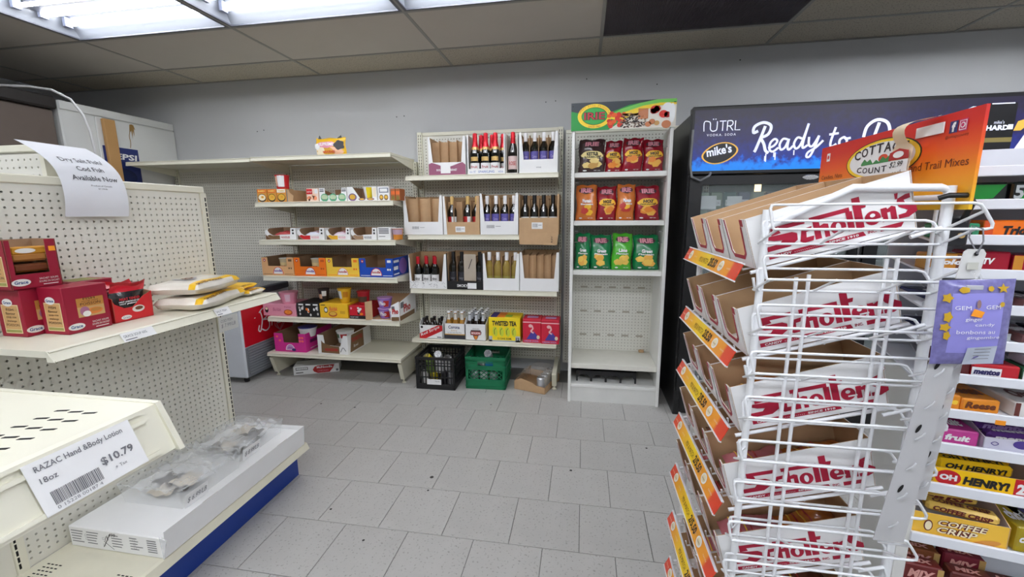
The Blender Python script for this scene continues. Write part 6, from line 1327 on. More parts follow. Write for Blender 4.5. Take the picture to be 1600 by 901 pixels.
for k, z in enumerate((1.35, 1.05)):
    for i in range(6):
        x = .745 + i * .085; c, nm = colsd[(i + k * 2) % 6]
        t = thing('drink_pack', f'{nm} drink pack on the {shelfn[k]} rack inside the cooler, {ORD[i]}', 'drink pack', (x + .038, CY0 + .13, z), 0, 'packs inside the cooler')
        MB().bbox(x, x + .076, CY0 + .09, CY0 + .2, z + .0005, z + (.2 if k == 0 else .17), .006).build('pack_body', P('pack_' + nm.replace(' ', '_'), c, rough=.3, var=.15), t)
        qq = MB(); qq.rect((x, CY0 + .09, z), FU, FV, .01, .066, .11, .15, 0); qq.text('SODA', (x + .014, CY0 + .09, z + .12), FU, FV, .045, .018, 1, d=.001); qq.build('printing', [tagc, inkg], t)
for i, (x, z, w_, h_) in enumerate(((.755, 1.50, .1, .085), (.92, 1.52, .09, .06), (.76, 1.425, .075, .03), (.925, 1.42, .085, .04))):
    tag(MB().box(x, x + w_, CY0 + .042, CY0 + .044, z - .06, z - .06 + h_).build('price_ticket', tagc), f'pale price card behind the cooler glass, {["upper left", "upper right", "lower left", "lower right"][i]} of four', 'price tag', 'price cards in the cooler')
MB().box(1.175, 1.215, CY0 + .3, CY0 + .31, 1.42, 1.62).build('cooler_lamp', mat('cooler_lamp', (255, 230, 180), var=0, emit=(255, 226, 170), estr=2.2), dcx)
# ---------------------------------------------------------------- wire candy rack
cr_ = thing('candy_rack', 'white wire candy rack with slanted tiers and side pockets', 'display rack', (.5, 1.12, 0))
TZ = [1.307, 1.124, .952, .772, .592, .416, .238]      # rail height of each tier
RXF, RYN, RYF, XB = .33, .905, 1.345, .655
SL = math.radians(16.4); ca, sa = math.cos(SL), math.sin(SL)
def post(x, y, z0, z1, r=.0075, n='post'): MB().tube([(x, y, z0), (x, y, z1)], r, 8).build(n, wwire, cr_)
post(.352, .902, 0, 1.42); post(.352, 1.348, 0, 1.36); post(XB, .902, 0, 1.46, .009); post(XB, 1.348, 0, 1.46, .009)
# top hoop of the near side
MB().tube([(.352, .902, 1.385), (.42, .902, 1.42), (.497, .902, 1.459), (.64, .902, 1.457), (.652, .902, 1.452), (XB, .902, 1.44)], .0072, 8).build('top_hoop', wwire, cr_)
MB().tube([(.352, 1.348, 1.36), (.497, 1.348, 1.44), (.64, 1.348, 1.457), (XB, 1.348, 1.45)], .0085, 8).build('top_hoop', wwire, cr_)
for x in (.415, .437, .567, .585): MB().tube([(x, .897, .05), (x, .897, 1.285 + (x - .4) * .25)], .0036, 6).build('side_upright', wwire, cr_)
for z in (1.44, .12): MB().tube([(XB, .902, z), (XB, 1.348, z)], .006, 6).build('cross_bar', wwire, cr_)
MB().tube([(.352, .902, .03), (.352, 1.348, .03)], .006, 6).build('cross_bar', wwire, cr_); MB().tube([(.352, .902, .03), (XB, .902, .03)], .006, 6).build('cross_bar', wwire, cr_); MB().tube([(.352, 1.348, .03), (XB, 1.348, .03)], .006, 6).build('cross_bar', wwire, cr_)
for zt in TZ:
    # slanted wire tray: two side rails, cross wires
    for y in (RYN + .002, RYF - .002):
        MB().tube([(RXF + .004, y, zt - .012), (RXF + .31 * ca, y, zt - .012 + .31 * sa)], .004, 6).build('tier_rail', wwire, cr_)
    for k in range(5):
        y = RYN + .05 + k * (RYF - RYN - .1) / 4
        MB().tube([(RXF + .002, y, zt + .004), (RXF + .006, y, zt - .012), (RXF + .30 * ca, y, zt - .012 + .30 * sa)], .0024, 5).build('tier_wire', wwire, cr_)
    for f in (.03, .16, .29): MB().tube([(RXF + f * ca, RYN, zt - .015 + f * sa), (RXF + f * ca, RYF, zt - .015 + f * sa)], .003, 5).build('tier_wire', wwire, cr_)
    # front hooks of the near side
    MB().tube([(.352, .896, zt - .03), (.34, .893, zt - .045), (.335, .893, zt - .02)], .003, 5).build('hook', wwire, cr_)
    MB().tube([(.60, .897, zt + .06), (.645, .895, zt + .078), (.652, .893, zt + .06), (.653, .893, zt + .045)], .0038, 6).build('hook', wwire, cr_)
# near-side wire pockets
def loop(x0, x1, y, z0, z1, s, r=.0027):
    return MB().tube([(x0 + s, y, z0), (x0, y, z1 - .006), (x0 + .002, y, z1), (x0 + .008, y, z1 + .001), (x1 - .02, y, z1 + .001), (x1 - .008, y, z1 - .002), (x1, y, z1 - .012), (x1 + .014, y, z0 + .008), (x1 + .014, y, z0 + .001), (x1 + .006, y, z0 - .001), (x0 + s, y, z0 - .001)], r, 6)
for k in range(12):
    zc = 1.385 - k * .0925
    dx = -.003 * k
    loop(.334 + dx, .668 + dx, .842, zc, zc + .042, .008).build('pocket_loop', wwire, cr_)
    loop(.345 + dx * .5, .640 + dx * .5, .897, zc - .03, zc + .012, .004).build('pocket_loop', wwire, cr_)
    for x in (.35, .46, .57, .66):
        MB().tube([(x + dx, .842, zc), (x + dx * .5 - .01, .897, zc - .03)], .0026, 5).build('pocket_wire', wwire, cr_)
    MB().tube([(.668 + dx, .842, zc + .03), (.64 + dx * .5, .897, zc - .01)], .0028, 5).build('pocket_wire', wwire, cr_)
# black cable-tied cord by the rear post
MB().tube([(.63, .89, 1.437), (.64, .882, 1.442), (.672, .882, 1.442), (.684, .889, 1.43), (.682, .9, 1.395)], .005, 6).build('black_tie', black, cr_)
MB().bbox(.66, .70, .905, .912, 1.35, 1.405, .004).build('lock_plate', mat('lock_black', (30, 30, 34), rough=.4), cr_)
MB().lathe([(.005, 0), (.005, .004)], (.685, .904, 1.37), 8, R=np.array([[1, 0, 0], [0, 0, -1], [0, 1, 0]])).build('lock_rivet', goldf, cr_)
# price rails, one per tier
railm = bpy.data.materials.new('rail_artwork'); railm.use_nodes = True; nt = railm.node_tree; bs = nt.nodes['Principled BSDF']; bs.inputs['Roughness'].default_value = .3
tc = nt.nodes.new('ShaderNodeTexCoord'); sx = nt.nodes.new('ShaderNodeSeparateXYZ'); nt.links.new(tc.outputs['Object'], sx.inputs[0])
mr = nt.nodes.new('ShaderNodeMapRange'); mr.inputs[1].default_value = -.22; mr.inputs[2].default_value = .22; nt.links.new(sx.outputs['Y'], mr.inputs[0])
rp = nt.nodes.new('ShaderNodeValToRGB'); nt.links.new(mr.outputs[0], rp.inputs[0]); nt.links.new(rp.outputs[0], bs.inputs['Base Color'])
e = rp.color_ramp.elements; e[0].position = 0; e[0].color = C_(226, 74, 50); e[1].position = 1; e[1].color = C_(226, 74, 50)
for p, c in ((.10, C_(228, 80, 50)), (.13, C_(246, 160, 50)), (.38, C_(246, 170, 50)), (.5, C_(250, 216, 30)), (.66, C_(250, 200, 40)), (.88, C_(246, 160, 50)), (.91, C_(228, 80, 50))): k = e.new(p); k.color = c
v_ = np.array((.42, 0, .91)); v_ /= np.linalg.norm(v_); u_ = np.array((0, -1., 0)); n_ = np.cross(u_, v_)
rail0 = None
for k, zt in enumerate(TZ):
    lb = f'orange and yellow price rail on the {["top", "second", "third", "fourth", "fifth", "sixth", "lowest"][k]} tier of the candy rack'
    loc = (RXF - .014, (RYN + RYF) / 2, zt - .012)
    if rail0: dup(rail0, loc, label=lb); continue
    rail0 = thing('price_rail', lb, 'price rail', loc, 0, 'candy rack price rails')
    hw = (RYF - RYN) / 2 - .002; A = np.array((-.012, hw, -.016)); Wd, Hh = 2 * hw, .036
    q = MB(); q.prism([tuple(A), tuple(A + u_ * Wd), tuple(A + u_ * Wd + v_ * Hh), tuple(A + v_ * Hh)], tuple(-n_ * .002)); q.build('printed_strip', railm, rail0, False)
    q = MB()
    for t_ in (-.003, Hh): q.prism([tuple(A + v_ * t_ + n_ * .002), tuple(A + v_ * (t_ + .003) + n_ * .002), tuple(A + v_ * (t_ + .003) - n_ * .004), tuple(A + v_ * t_ - n_ * .004)], tuple(u_ * Wd))
    q.build('clear_channel', mat('channel_white', (232, 232, 236), rough=.3), rail0, False)
    q = MB()
    for c in (.055, Wd - .11): q.oval(A, u_, v_, c, Hh / 2, .016, .013, 0, d=.0006); q.oval(A, u_, v_, c, Hh / 2, .012, .009, 1, d=.001); q.text('Scholtens', A + u_ * (c - .009) + v_ * (Hh / 2 - .003), u_, v_, .018, .005, 2, d=.0014)
    q.text('MIX & MATCH', A + u_ * .15 + v_ * .009, u_, v_, .075, .014, 2, bold=.0, d=.0008); q.text('2/5.50', A + u_ * .235 + v_ * .007, u_, v_, .058, .022, 3, bold=.03, d=.0008)
    for a in (.008, .095, Wd - .16, Wd - .07): q.text('candy', A + u_ * a + v_ * .014, u_, v_, .026, .007, 4, d=.0008)
    q.build('printing', [inkw, P('rail_pale', (240, 226, 190)), P('rail_brown', (120, 80, 30)), ink, P('rail_cream', (250, 220, 190))], rail0, False)
# display boxes
scred = P('candy_red', (168, 16, 52), rough=.4)
BL, BW, BH = .287, .1405, .102
def logo(q, o, u, v, W_, H_):
    """slanted brand lettering with long bars: W_ x H_ on the side panel"""
    P2 = lambda pts, m=0, d=.0007: q.patch(o, u, v, [(a * W_, c * H_) for a, c in pts], m, d)
    P2([(.0, .05), (.70, .05), (.685, .155), (.0, .155)]); P2([(.80, .05), (.94, .05), (.965, .155), (.80, .155)])
    P2([(.05, .80), (.30, .80), (.30, .70), (.11, .70), (.12, .62), (.05, .60)])                 # S top bar
    P2([(.02, .60), (.20, .58), (.235, .52), (.23, .36), (.17, .25), (.0, .24), (.0, .36), (.1, .37), (.12, .44), (.06, .47), (.02, .52)])    # S bowl
    P2([(.335, .80), (.62, .80), (.62, .70), (.335, .70)])                                       # bar to the t
    P2([(.245, .30), (.27, .58), (.345, .60), (.335, .5), (.30, .49), (.295, .36), (.35, .36), (.34, .25), (.27, .24)])     # c
    P2([(.355, .25), (.355, .70), (.40, .70), (.40, .55), (.43, .58), (.46, .55), (.46, .25), (.425, .25), (.425, .46), (.40, .46), (.40, .25)])   # h
    q.oval(o, u, v, .525 * W_, .41 * H_, .055 * W_, .165 * H_, 0, d=.0007); q.oval(o, u, v, .525 * W_, .41 * H_, .018 * W_, .1 * H_, 1, d=.0012)
    P2([(.59, .25), (.59, .70), (.635, .70), (.635, .25)])                                       # l
    P2([(.645, .25), (.645, .98), (.70, .98), (.70, .80), (.74, .80), (.73, .70), (.70, .70), (.70, .25)])   # t
    q.oval(o, u, v, .765 * W_, .41 * H_, .055 * W_, .165 * H_, 0, d=.0007); q.rect(o, u, v, .762 * W_, .83 * W_, .33 * H_, .37 * H_, 1, d=.0012); q.oval(o, u, v, .765 * W_, .47 * H_, .018 * W_, .045 * H_, 1, d=.0012)
    P2([(.825, .25), (.825, .57), (.865, .57), (.87, .53), (.90, .58), (.925, .54), (.925, .25), (.885, .25), (.885, .45), (.865, .45), (.865, .25)])  # n
    P2([(.945, .70), (1.0, .76), (1.03, .76), (1.03, .66), (.985, .64), (.99, .58), (1.06, .45), (1.06, .32), (1.0, .23), (.935, .24), (.935, .33), (.985, .34), (1.0, .40), (.95, .5), (.935, .6)])   # s
    P2([(.93, .83), (.955, .83), (.945, .70), (.93, .70)])
    q.text('CANDY', np.array(V3(o)) + V3(u) * .035 * W_ + V3(v) * .072 * H_, u, v, .135 * W_, .062 * H_, 1, bold=.03, d=.0013); q.text('SINCE 1910', np.array(V3(o)) + V3(u) * .44 * W_ + V3(v) * .075 * H_, u, v, .21 * W_, .058 * H_, 1, bold=.03, d=.0013); q.text('INC.', np.array(V3(o)) + V3(u) * .715 * W_ + V3(v) * .07 * H_, u, v, .06 * W_, .07 * H_, 0, bold=.03)
    for k in range(16): q.rect(o, u, v, (.19 + .0145 * k) * W_, (.195 + .0145 * k) * W_, .085 * H_, .1 * H_, 1, d=.0012)
box0 = thing('candy_box', '', 'candy box'); b = MB(); t_ = .0028
UF = [(0, 0), (1, 0), (1, 1), (.86, 1), (.86, .86), (.79, .84), (.77, .3), (.70, .22), (.30, .22), (.22, .3), (.14, .97), (.0, .99)]
panel(b, [(0, BW * (1 - a), BH * c) for a, c in UF], (-1, 0, 0), t_)
panel(b, [(0, 0, 0), (BL, 0, 0), (BL + .006, 0, BH * 1.06), (0, 0, BH * 1.0)], (0, -1, 0), t_); panel(b, [(BL, BW, 0), (0, BW, 0), (0, BW, BH), (BL + .006, BW, BH * 1.06)], (0, 1, 0), t_); panel(b, [(BL, 0, 0), (BL, BW, 0), (BL + .006, BW, BH * 1.06), (BL + .006, 0, BH * 1.06)], (1, 0, 0), t_)
b.box(.003, BL - .003, .003, BW - .003, 0, .003, 0)
b.build('carton', [white, kraft], box0, False)
q = MB(); logo(q, (.03, 0, .006), (1, 0, 0), (0, 0, 1), BL * .86, BH * .80)
o = (0, BW, 0); u = (0, -1, 0)
q.patch(o, u, FV, [(BW * a, BH * c) for a, c in ((.86, 1), (.79, 1), (.72, .35), (.66, .29), (.34, .29), (.28, .36), (.16, .97), (.10, .97), (.2, .3), (.29, .2), (.71, .2), (.79, .28), (.84, .84), (.92, .86), (.92, 1))][::1], 0) if False else None
q.stroke(o, u, FV, [(BW * .13, BH * .98), (BW * .205, BH * .3), (BW * .29, BH * .19), (BW * .71, BH * .19), (BW * .79, BH * .28), (BW * .815, BH * .84)], .009, 0, smooth=False); q.rect(o, u, FV, BW * .80, BW * .92, BH * .85, BH * .99, 0)
q.oval((.03, 0, .006), (1, 0, 0), FV, BL * .90, BH * .72, .004, .004, 0); q.oval((.03, 0, .006), (1, 0, 0), FV, BL * .90, BH * .72, .003, .003, 1, d=.001)
q.build('printing', [scred, white], box0, False)
lanes = ['near', 'middle', 'far']; tn = ['top', 'second', 'third', 'fourth', 'fifth', 'sixth', 'lowest']
first = True
BOXES = {}
for k, zt in enumerate(TZ):
    for j in range(3):
        loc = (RXF + .013, RYN + .006 + j * (BW + .003), zt - .004)
        lb = f'white and red candy carton in {lanes[j]} lane of the {tn[k]} rack tier'
        if k == 5 and j == 2: continue
        if first: bx_ = box0; bx_['label'] = lb; bx_['group'] = 'candy cartons on the wire rack'; bx_.location = loc; first = False
        else: bx_ = dup(box0, loc, label=lb)
        bx_.rotation_euler = (0, -SL, 0); BOXES[(k, j)] = loc
# candy bags lying in the lower cartons
R_ = random.Random(11)
cbm = [foilp('candy_orange', (206, 120, 50)), foilp('candy_brown', (120, 70, 56)), foilp('candy_pink', (190, 110, 120))]
def candy_bag(label, loc, m, seed):
    t = thing('candy_bag', label, 'candy bag', loc, 0, 'candy bags in cartons'); t.rotation_euler = (0, -SL, 0); R_ = random.Random(seed); ph = [R_.uniform(0, 6) for _ in range(3)]
    S = lambda u, v, s=1: (.02 + .13 * u, .014 + .108 * v, .03 + s * .02 * (max(0, math.sin(math.pi * u)) * max(0, math.sin(math.pi * v))) ** .35 * (1 + .25 * math.sin(14 * u + ph[0]) * math.sin(12 * v + ph[1])) + .004 * math.sin(8 * u + ph[2]))
    b = MB(); b.grid(lambda u, v: S(u, v, 1), 14, 12); b.grid(lambda u, v: S(1 - u, v, -1), 14, 12); b.build('pouch', m, t, False)
    q = MB()
    for k in range(4):
        a0 = .2 + .1 * k; q.add([np.array(S(a0 + d1, c_)) + (0, 0, .0015) for c_ in np.linspace(.1, .9, 7) for d1 in (0, .025)], [(2 * i, 2 * i + 1, 2 * i + 3, 2 * i + 2) for i in range(6)], k % 2)
    q.build('printed_stripes', [P('stripe_yellow', (236, 190, 60)), P('stripe_red2', (176, 40, 44))], t, False)
n = 0
for (k, j) in ((2, 0), (3, 0), (3, 1), (4, 0), (4, 1), (4, 2), (5, 0), (5, 1), (6, 0), (6, 1), (2, 1)):
    for i in range(2 if j == 0 else 1):
        x, y, z = BOXES[(k, j)]; f = .0 + .135 * i
        candy_bag(f'wrapped candy bag, {"front" if i == 0 else "rear"} one in the {lanes[j]} carton of {tn[k]} tier', (x + f * ca + .003 - .012 * sa, y, z + f * sa + .003 + .01 * (i == 0)), cbm[n % 3], n); n += 1
# header card above the rack
hc = thing('header_card', 'orange snack brand header card with oval logo on top of candy rack', 'sign', (.6, 1.0, 1.416))
om = bpy.data.materials.new('header_artwork'); om.use_nodes = True; nt = om.node_tree; bs = nt.nodes['Principled BSDF']; bs.inputs['Roughness'].default_value = .35
tc = nt.nodes.new('ShaderNodeTexCoord'); sx = nt.nodes.new('ShaderNodeSeparateXYZ'); nt.links.new(tc.outputs['Object'], sx.inputs[0]); mr = nt.nodes.new('ShaderNodeMapRange'); mr.inputs[1].default_value = 0; mr.inputs[2].default_value = .16; nt.links.new(sx.outputs['Z'], mr.inputs[0]); rp = nt.nodes.new('ShaderNodeValToRGB'); nt.links.new(mr.outputs[0], rp.inputs[0]); nt.links.new(rp.outputs[0], bs.inputs['Base Color'])
e = rp.color_ramp.elements; e[0].position = 0; e[0].color = C_(236, 190, 44); e[1].position = 1; e[1].color = C_(206, 36, 34)
for p, c in ((.35, C_(240, 150, 34)), (.65, C_(236, 90, 34)), (.85, C_(216, 48, 34))): k = e.new(p); k.color = c
A = np.array((.6, 1.238, 1.416)); u_ = np.array((0, -1., 0)); v_ = np.array((0, 0, 1.)); Wd, Hh = .452, .158
MB().box(.6, .605, 1.238 - Wd, 1.238, 1.416, 1.574).build('card', om, hc)
q = MB()
OC, OV = .226, .104
q.oval(A, u_, v_, OC, OV, .112, .0405, 0, d=.0006, n=36); q.oval(A, u_, v_, OC, OV, .109, .0385, 1, d=.001, n=36); q.oval(A, u_, v_, OC, OV, .098, .0335, 2, d=.0014, n=36)
for k, ch in enumerate('COTTAGE'): q.text(ch, A + u_ * (OC - .082 + k * .0235) + v_ * (OV + .004 + .009 * math.sin(math.pi * (k + .5) / 7)), u_, v_, .021, .019, 3, bold=.02, d=.002)
for k, ch in enumerate('COUNTRY'): q.text(ch, A + u_ * (OC - .068 + k * .0198) + v_ * (OV - .021 - .006 * math.sin(math.pi * (k + .5) / 7)), u_, v_, .0155, .012, 3, bold=.015, d=.002)
q.patch(A, u_, v_, [(OC - .056 + .0095 * i, OV - .007 + (.010 if i % 2 else .003) + .003 * math.sin(i)) for i in range(13)] + [(OC + .06, OV - .008), (OC - .056, OV - .008)], 4, d=.0018); q.oval(A, u_, v_, OC + .012, OV + .001, .014, .008, 5, d=.0016)
q.text('Candies, Nuts', A + u_ * .014 + v_ * .077, u_, v_, .088, .0115, 6, bold=0, d=.0008); q.text('and Trail Mixes', A + u_ * .315 + v_ * .07, u_, v_, .124, .0135, 6, bold=0, d=.0008)
q.rect(A, u_, v_, .028, .042, .122, .141, 7, d=.0008); q.oval(A, u_, v_, .035, .1315, .004, .005, 8, d=.0012)
q.rect(A, u_, v_, .391, .407, .125, .144, 9, d=.0008); q.text('f', A + u_ * .396 + v_ * .1265, u_, v_, .0075, .0155, 7, bold=.06, d=.0014); q.rect(A, u_, v_, .409, .425, .125, .144, 10, d=.0008); q.oval(A, u_, v_, .417, .1345, .0045, .0045, 7, d=.0012); q.oval(A, u_, v_, .417, .1345, .003, .003, 10, d=.0016); q.stroke(A, u_, v_, [(.411, .1275), (.423, .1275), (.423, .1415), (.411, .1415), (.411, .1275)], .0013, 7, d=.0012, smooth=False); q.text('@cottagecountry', A + u_ * .385 + v_ * .116, u_, v_, .045, .006, 6, d=.0008)
q.build('printing', [P('hc_black', (40, 44, 30)), P('hc_yellow', (246, 206, 40)), white, P('hc_ink', (50, 44, 48)), P('hc_green', (70, 140, 80)), P('hc_sun', (220, 80, 50)), P('hc_brown', (110, 40, 20)), inkw, red, P('hc_navy', (50, 50, 110)), P('hc_pink', (206, 60, 110))], hc)
for y in (1.17, .86): MB().tube([(.609, y, 1.3), (.609, y, 1.52)], .003, 6).build('support_wire', wwire, hc)
hc.location = (.668, 1.1133, 1.417); hc.scale = (1.1133,) * 3
# curled price pendant over the card
pp = thing('price_pendant', 'curled white paper price pendant reading $2.99 over the orange card', 'price tag', (.58, .92, 1.45))
def S(a, c):
    # strip from behind the card over its top edge and down in front
    w_ = (.03 if c > .45 else .052)
    if c > .45:
        f = (c - .45) / .55; x = .585 - .03 * math.sin(math.pi * min(f * 1.1, 1)) + .01 * f; z = 1.53 + .045 * f + .012 * math.sin(math.pi * f)
        y0 = .921 - .045 * f
    else:
        x = .578 + .008 * c; z = 1.478 + .052 * c / .45; y0 = .921
    return (x, y0 + w_ / 2 - w_ * a, z)
b = MB(); b.grid(S, 4, 20); b.build('paper_strip', P('pendant_cream', (240, 220, 190)), pp)
q = MB(); A2 = np.array((.5765, .947, 1.478)); q.patch(A2, u_, v_, [(0, .032), (.052, .032), (.05, .046), (.026, .052), (.002, .046)], 0); q.oval(A2, u_, v_, .026, .041, .014, .006, 1, d=.001); q.rect(A2, u_, v_, .001, .051, .001, .031, 2, d=.0002); q.text('$2.99', A2 + u_ * .006 + v_ * .017, u_, v_, .034, .012, 3, shear=.3, d=.001); q.text('each', A2 + u_ * .014 + v_ * .004, u_, v_, .026, .009, 3, shear=.3, d=.001); q.build('printing', [redl, inkw, white, ink], pp)
pp.location = (.6457, 1.0242, 1.4541); pp.scale = (1.1133,) * 3
tag(MB().box(.664, .6665, .954, 1.021, 1.560, 1.580).build('paper_slip', white), 'small white slip stuck on the orange card beside the curled pendant', 'label')
# ginger candy bag hung from the pocket, with its tag and clip strips
gb = thing('candy_pouch', 'lilac ginger candy pouch with gold ornaments hanging off the rack', 'candy bag', (.645, .8, 1.15))
gx0, gz0, gw_, gh_ = .588, 1.157, .112, .146
S = lambda a, c, s=-1: (gx0 + gw_ * a + .006 * (1 - c), .803 + s * .011 * (max(0, math.sin(math.pi * a)) * max(0, math.sin(math.pi * c))) ** .5 + .05 * (a - .5) * .1, gz0 + gh_ * c + .004 * (a - .5))
b = MB(); b.grid(lambda a, c: S(a, c, -1), 18, 20, mfun=lambda a, c: 0 if (.17 < a < .83 and .14 < c < .84) else 1); b.grid(lambda a, c: S(1 - a, c, 1), 18, 20, mfun=lambda a, c: 1)
b.build('pouch', [mat('lilac', (150, 146, 222), rough=.3, var=.03), mat('lilac_pattern', (122, 118, 176), rough=.22, var=.45, scale=120, coat=.5)], gb)
q = MB()
for s_, a0, c0, ww, hh, m in (('GEM', .19, .665, .2, .045, 0), ('GEM', .58, .67, .2, .045, 0), ('ginger', .33, .525, .22, .05, 0), ('candy', .46, .465, .26, .045, 0), ('bonbons au', .24, .385, .5, .045, 0), ('gingembre', .38, .315, .44, .045, 0)):
    vs, fs = text_mesh(s_, 0, 0, 1); q.add([np.array(S(a0 + ww * p[0], c0 + hh * p[1])) + (0, -.002, 0) for p in vs], fs, m)
for cu, cv, ru, rv in ((.3, .89, .07, .035), (.1, .8, .06, .05), (.64, .9, .04, .03), (.12, .58, .05, .06), (.1, .46, .06, .045), (.13, .36, .04, .05), (.8, .72, .035, .03)): s_oval(q, S, cu, cv, ru, rv, 1, lift=.002, n=10, wob=.25)
P_ = [np.array(S(.8 + .09 * (1 if i % 2 == 0 else .42) * math.cos(math.pi / 2 + i * math.pi / 5), .9 + .06 * (1 if i % 2 == 0 else .42) * math.sin(math.pi / 2 + i * math.pi / 5))) + (0, -.0025, 0) for i in range(10)]; q.add(P_, [tuple(range(10))], 1)
s_oval(q, S, .485, .73, .028, .05, 3, lift=.002, n=10)
vs = [np.array(S(a, c)) + (0, -.003, 0) for a, c in ((.38, .6), (.52, .575), (.56, .64), (.42, .68))]; q.add(vs, [(0, 1, 2, 3)], 2)
vs = [np.array(S(a, c)) + (0, -.003, 0) for a, c in ((.42, .0), (.82, .02), (.81, .24), (.41, .22))]; q.add(vs, [(0, 1, 2, 3)], 4)
for k in range(4): vs = [np.array(S(a, c)) + (0, -.0038, 0) for a, c in ((.5, .2 - k * .04), (.72, .205 - k * .04), (.72, .212 - k * .04), (.5, .207 - k * .04))]; q.add(vs, [(0, 1, 2, 3)], 5)
q.build('printing', [inkw, P('gold_print', (206, 166, 40), rough=.3), orange_st, P('figure_tan', (150, 120, 120)), P('label_pale', (200, 208, 224)), inkg], gb)
th_ = thing('hang_tag', 'white plastic hang tag tied to the wire pocket above the lilac pouch', 'tag', (.635, .81, 1.33))
MB().prism([(.622, .815, 1.302), (.648, .817, 1.302), (.656, .817, 1.305), (.661, .817, 1.345), (.656, .817, 1.352), (.632, .815, 1.352), (.627, .815, 1.347)], (0, .0015, 0)).build('tag_plate', mat('tag_plastic', (222, 222, 220), rough=.35, var=.02), th_)
MB().lathe([(.0032, 0), (.0032, .001)], (.645, .8152, 1.344), 10, R=np.array([[1, 0, 0], [0, 0, -1], [0, 1, 0]])).build('tag_hole', dark, th_)
MB().rect((.634, .814, 1.318), FU, FV, 0, .016, 0, .012, d=.0008).build('small_label', P('label_beige', (200, 200, 190)), th_)
MB().tube([(.645, .813, 1.344), (.652, .815, 1.365), (.66, .83, 1.385), (.655, .845, 1.39), (.646, .835, 1.37), (.645, .813, 1.344)], .0012, 5).build('string', inkg, th_)
MB().tube([(.640, .812, 1.315), (.645, .806, 1.305), (.638, .80, 1.294)], .002, 5).build('hook_arm', clear, th_); MB().bbox(.625, .65, .796, .799, 1.286, 1.294, .001).build('hook_bar', mat('hook_clear', (220, 222, 226), rough=.15, alpha=.7), th_)
stm = mat('strip_clear', (206, 206, 208), rough=.2, var=.02, alpha=.72, coat=.5)
for (x0, x1, xb0, xb1, zb, y, lb, w) in ((.598, .637, .556, .607, .80, .806, 'wide frosted plastic clip strip hanging below the lilac pouch', 1), (.636, .658, .618, .64, .885, .818, 'narrow frosted plastic clip strip hanging behind the wide one', 0)):
    t = thing('clip_strip', lb, 'clip strip', ((x0 + x1) / 2, y, zb))
    MB().prism([(xb0, y, zb), (xb1, y, zb), (x1, y, 1.16), (x0, y, 1.16)], (0, .0012, 0)).build('strip', stm, t)
    for k in range(6):
        f = (k + .5) / 6; xc = (xb0 + xb1) / 2 * (1 - f) + (x0 + x1) / 2 * f; zz = zb + (1.16 - zb) * f
        MB().tube([(xc - .006, y - .001, zz), (xc, y - .007, zz + .012), (xc + .004, y - .006, zz + .018)], .0016, 5).build('clip_hook', mat('hook_clear', (0, 0, 0)), t)
        if k % 2: MB().oval((xc - .004, y, zz + .022), FU, FV, 0, 0, .003, .009, rot=-.4, d=.001).build('slot', dark, t)

# ---------------------------------------------------------------- white gum and candy rack on the right
gr = thing('gum_rack', 'white multi-shelf gum and chocolate rack behind the candy rack', 'display rack', (.742, .987, 0), -.2014)
GW, GD = .62, .17
shz = [1.50, 1.437, 1.368, 1.30, 1.229, 1.155, 1.079, 1.0, .922, .826, .698, .57, .44, .3]
MB().bbox(-.012, .012, .0, GD + .02, 0, 1.05, .002).build('side_panel', wpaint, gr, False); MB().bbox(GW, GW + .014, -.004, GD + .02, 0, 1.6, .002).build('side_panel', wpaint, gr, False)
MB().box(-.012, GW, GD + .012, GD + .02, 0, 1.05).build('back_panel', wpaint, gr, False); MB().box(-.035, GW, GD + .02, GD + .024, 1.05, 1.55).build('back_panel', mat('back_grey', (196, 198, 204), rough=.5), gr, False)
shm = mat('rack_white', (232, 235, 242), rough=.35, var=.02)
for k, z in enumerate(shz):
    lip = .020 if k < 8 else .024
    sh = MB().bbox(-.035 if z > 1.05 else .01, GW, -.004, .004, z - lip, z, .0015).build('shelf', shm, gr, False)
    MB().prism([(-.035 if z > 1.05 else .01, .004, z - .012), (-.035 if z > 1.05 else .01, GD + .012, z - .012 + .02), (-.035 if z > 1.05 else .01, GD + .012, z - .016 + .02), (-.035 if z > 1.05 else .01, .004, z - .016)], (GW, 0, 0)).build('shelf_deck', shm, sh, False)
    if k in (3, 4, 5, 6):
        for i in range(14): MB().tube([(i * .028, .004, z - .009), (i * .028 + .03, GD, z + .012)], .0022, 5).build('deck_wire', wwire, sh, False)
for k, (x, z) in enumerate(((.11, 1.0), (.17, .922))): MB().bbox(x, x + .016, -.0055, -.004, z - .021, z - .011, .0005).build('orange_sticker', orange_st, gr, False)
# goods on its shelves
GX, GY, GA = .742, .987, -.2014
def g(x, y, z): c, s = math.cos(GA), math.sin(GA); return (GX + x * c - y * s, GY + x * s + y * c, z)
def gum(label, x, z, w_, h_, d_, m, mats_, art, y=.012, rz=0, name='candy_pack', cat='candy pack', grp=None):
    t = thing(name, label, cat, g(x, y, z), GA + rz, grp); MB().bbox(0, w_, 0, d_, .0005, h_, min(.003, h_ * .2)).build('pack', m, t, False)
    q = MB(); art(q, w_, h_, d_); q.build('printing', mats_, t, False); return t
def simple(word, f=(.12, .3, .76, .4), sh_=.2, stripe=None):
    def a(q, w_, h_, d_):
        if stripe: q.rect((0, 0, 0), FU, FV, w_ * stripe[0], w_ * stripe[1], .001, h_ - .001, 1)
        q.text(word, (w_ * f[0], 0, h_ * f[1]), FU, FV, w_ * f[2], h_ * f[3], 0, bold=.05, shear=sh_, d=.001)
        q.text(word, (w_ * f[0], d_ * .25, h_), FU, (0, 1, 0), w_ * f[2], d_ * .4, 0, bold=.05, shear=sh_, d=.0008)
    return a
S_ = lambda i: shz[i] - .008
silverp = P('silver_print', (170, 176, 178)); 
